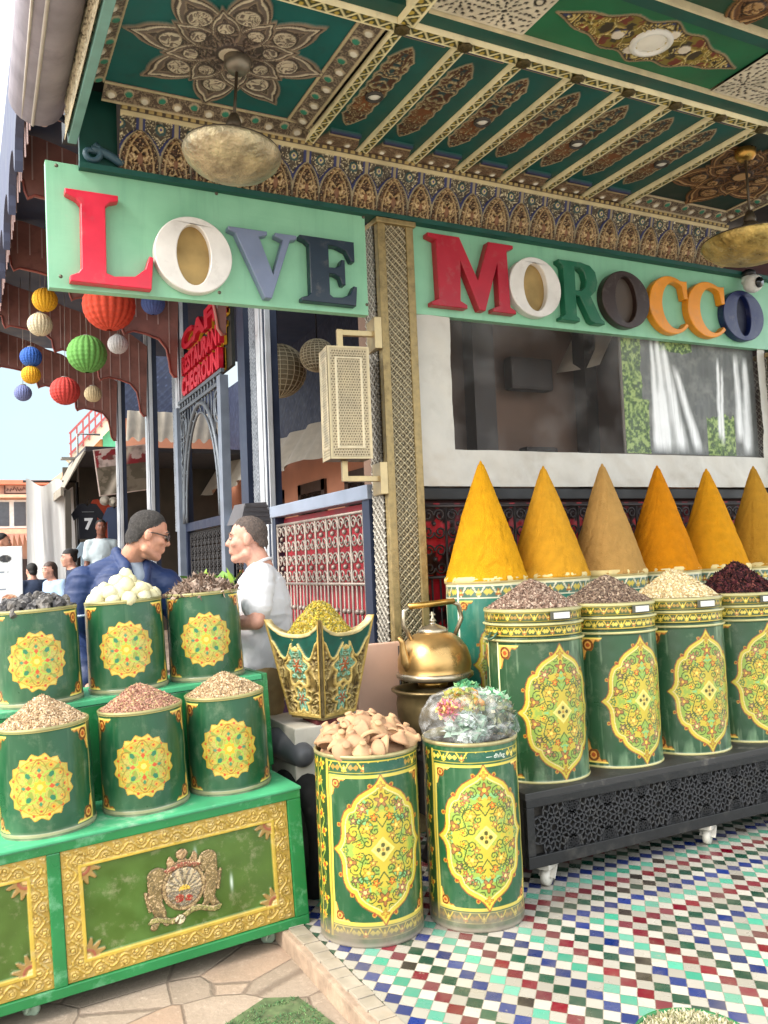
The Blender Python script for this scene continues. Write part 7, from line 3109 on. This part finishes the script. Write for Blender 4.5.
while x < .60:      # weathered, unreadable strokes
    m.tube([(x, -.03, .08 + rr.uniform(0, .05)), (x + .03, -.03, .22 + rr.uniform(-.04, .04)), (x + .07, -.03, .10 + rr.uniform(0, .06))], .014, 5)
    x += .095
m.build('strokes', mat('far_sign_dark'), o)
h = far_house('cream building with an orange upper wall and roof terrace behind the stall', 2.95, 9.0, 26, 4.35, '#dccbb0', '#c9a27c', [(-1.2, -.6, 2.6, 3.6), (.2, .8, 2.6, 3.6)], 6, .2)
m = MB()
m.bb(-2.62, -1.75, -.25, -.01, 4.36, 5.35)
m.build('orange_wall', mat('far_orange', '#d29a68', .9), h)
m = MB()
m.bb(-2.10, -1.72, -.3, -.255, 4.9, 5.75)
m.build('green_screen', mat('far_green', '#5fb88a', .7), h)
m = MB()
for k in range(7):
    x = -3.02 + k * .17
    m.bb(x - .02, x + .02, -.6, -.56, 4.85 + k * .19 - .15, 5.45 + k * .19)
for dz in (0, .3, .6):
    m.bar((-3.05, -.58, 4.83 + dz), (-1.95, -.58, 6.06 + dz), .05, .06)
m.build('terrace_railing', mat('far_red_rail', '#a8504c', .6), h)
m = MB()
m.bar((-3.02, -.4, 4.6), (-1.9, -.4, 5.85), .3, .28)
m.bb(-3.0, -1.75, -.24, -.02, 4.36, 4.9)
m.build('stair_wall', mat('far_wall_dccbb0'), h)
o = thing('rooftop_mast', 'thin metal mast with a small tray on the stall roof', 'mast', (1.75, 14.2, 2.9))
m = MB()
m.tube([(0, 0, -.1), (0, 0, .75), (.35, 0, .75)], .018, 6)
m.box((-.05, 0, .35), (.4, .2, .03))
m.build('mast', mat('mast_grey', '#8a8a86', .5, .4), o)

# low planting and a grey slatted cap behind the man in white
o = thing('slatted_cap', 'dark grey slatted box on the railing behind the head of the man in white', 'box', (1.60, 5.0, 1.665), math.radians(10))
m = MB()
m.add([(-.105, -.09, 0), (.105, -.09, 0), (.105, .09, 0), (-.105, .09, 0), (-.06, -.07, .125), (.085, -.07, .135), (.085, .07, .135), (-.06, .07, .125)], [(3, 2, 1, 0), (4, 5, 6, 7), (0, 1, 5, 4), (1, 2, 6, 5), (2, 3, 7, 6), (3, 0, 4, 7)])
for k in range(4):
    m.bb(-.098 + k * .010, .100 - k * .004, -.094 + k * .004, -.088, .018 + k * .028, .030 + k * .028)
m.build('slats', mat('grey_slats', '#4d4c50', .7, var=.25, vs=12), o)
m = MB()
m.bb(-.03, .03, -.03, .03, -1.75, .0)
m.build('post', STEEL, o)
o = thing('leafy_plant', 'small bright green leafy plant showing over the bark drum', 'plant', (1.30, 4.75, gz(1.3, 4.75)))
rg = np.random.default_rng(17)
m = MB()
for k in range(6):
    a = rg.uniform(0, 6.28)
    m.tube([(0, 0, .3), (.08 * math.cos(a), .08 * math.sin(a), .9), (.16 * math.cos(a), .16 * math.sin(a), 1.36)], [.008, .006, .003], 6)
m.build('stem', mat('plant_stem', '#4a5a2a', .7), o)
P = np.stack([rg.normal(0, .09, 160), rg.normal(0, .09, 160), rg.uniform(.75, 1.45, 160)], -1)
Vv, Fv = chips_arrays(P, .026, .06, .4, rg, 1.9)
link('leaves', np_mesh('leaves', Vv, Fv, np.repeat(np.array([lin('#5f8a2c'), lin('#86a83a'), lin('#3f6a24')])[rg.integers(0, 3, 160)], 6, axis=0), False), mat('leaf', attr=True, rough=.5), o)
m = MB()
m.lathe([(.10, 0), (.14, .30), (.15, .32), (.13, .31)], 24)
m.build('pot', mat('clay_pot', '#8a4a30', .8), o)
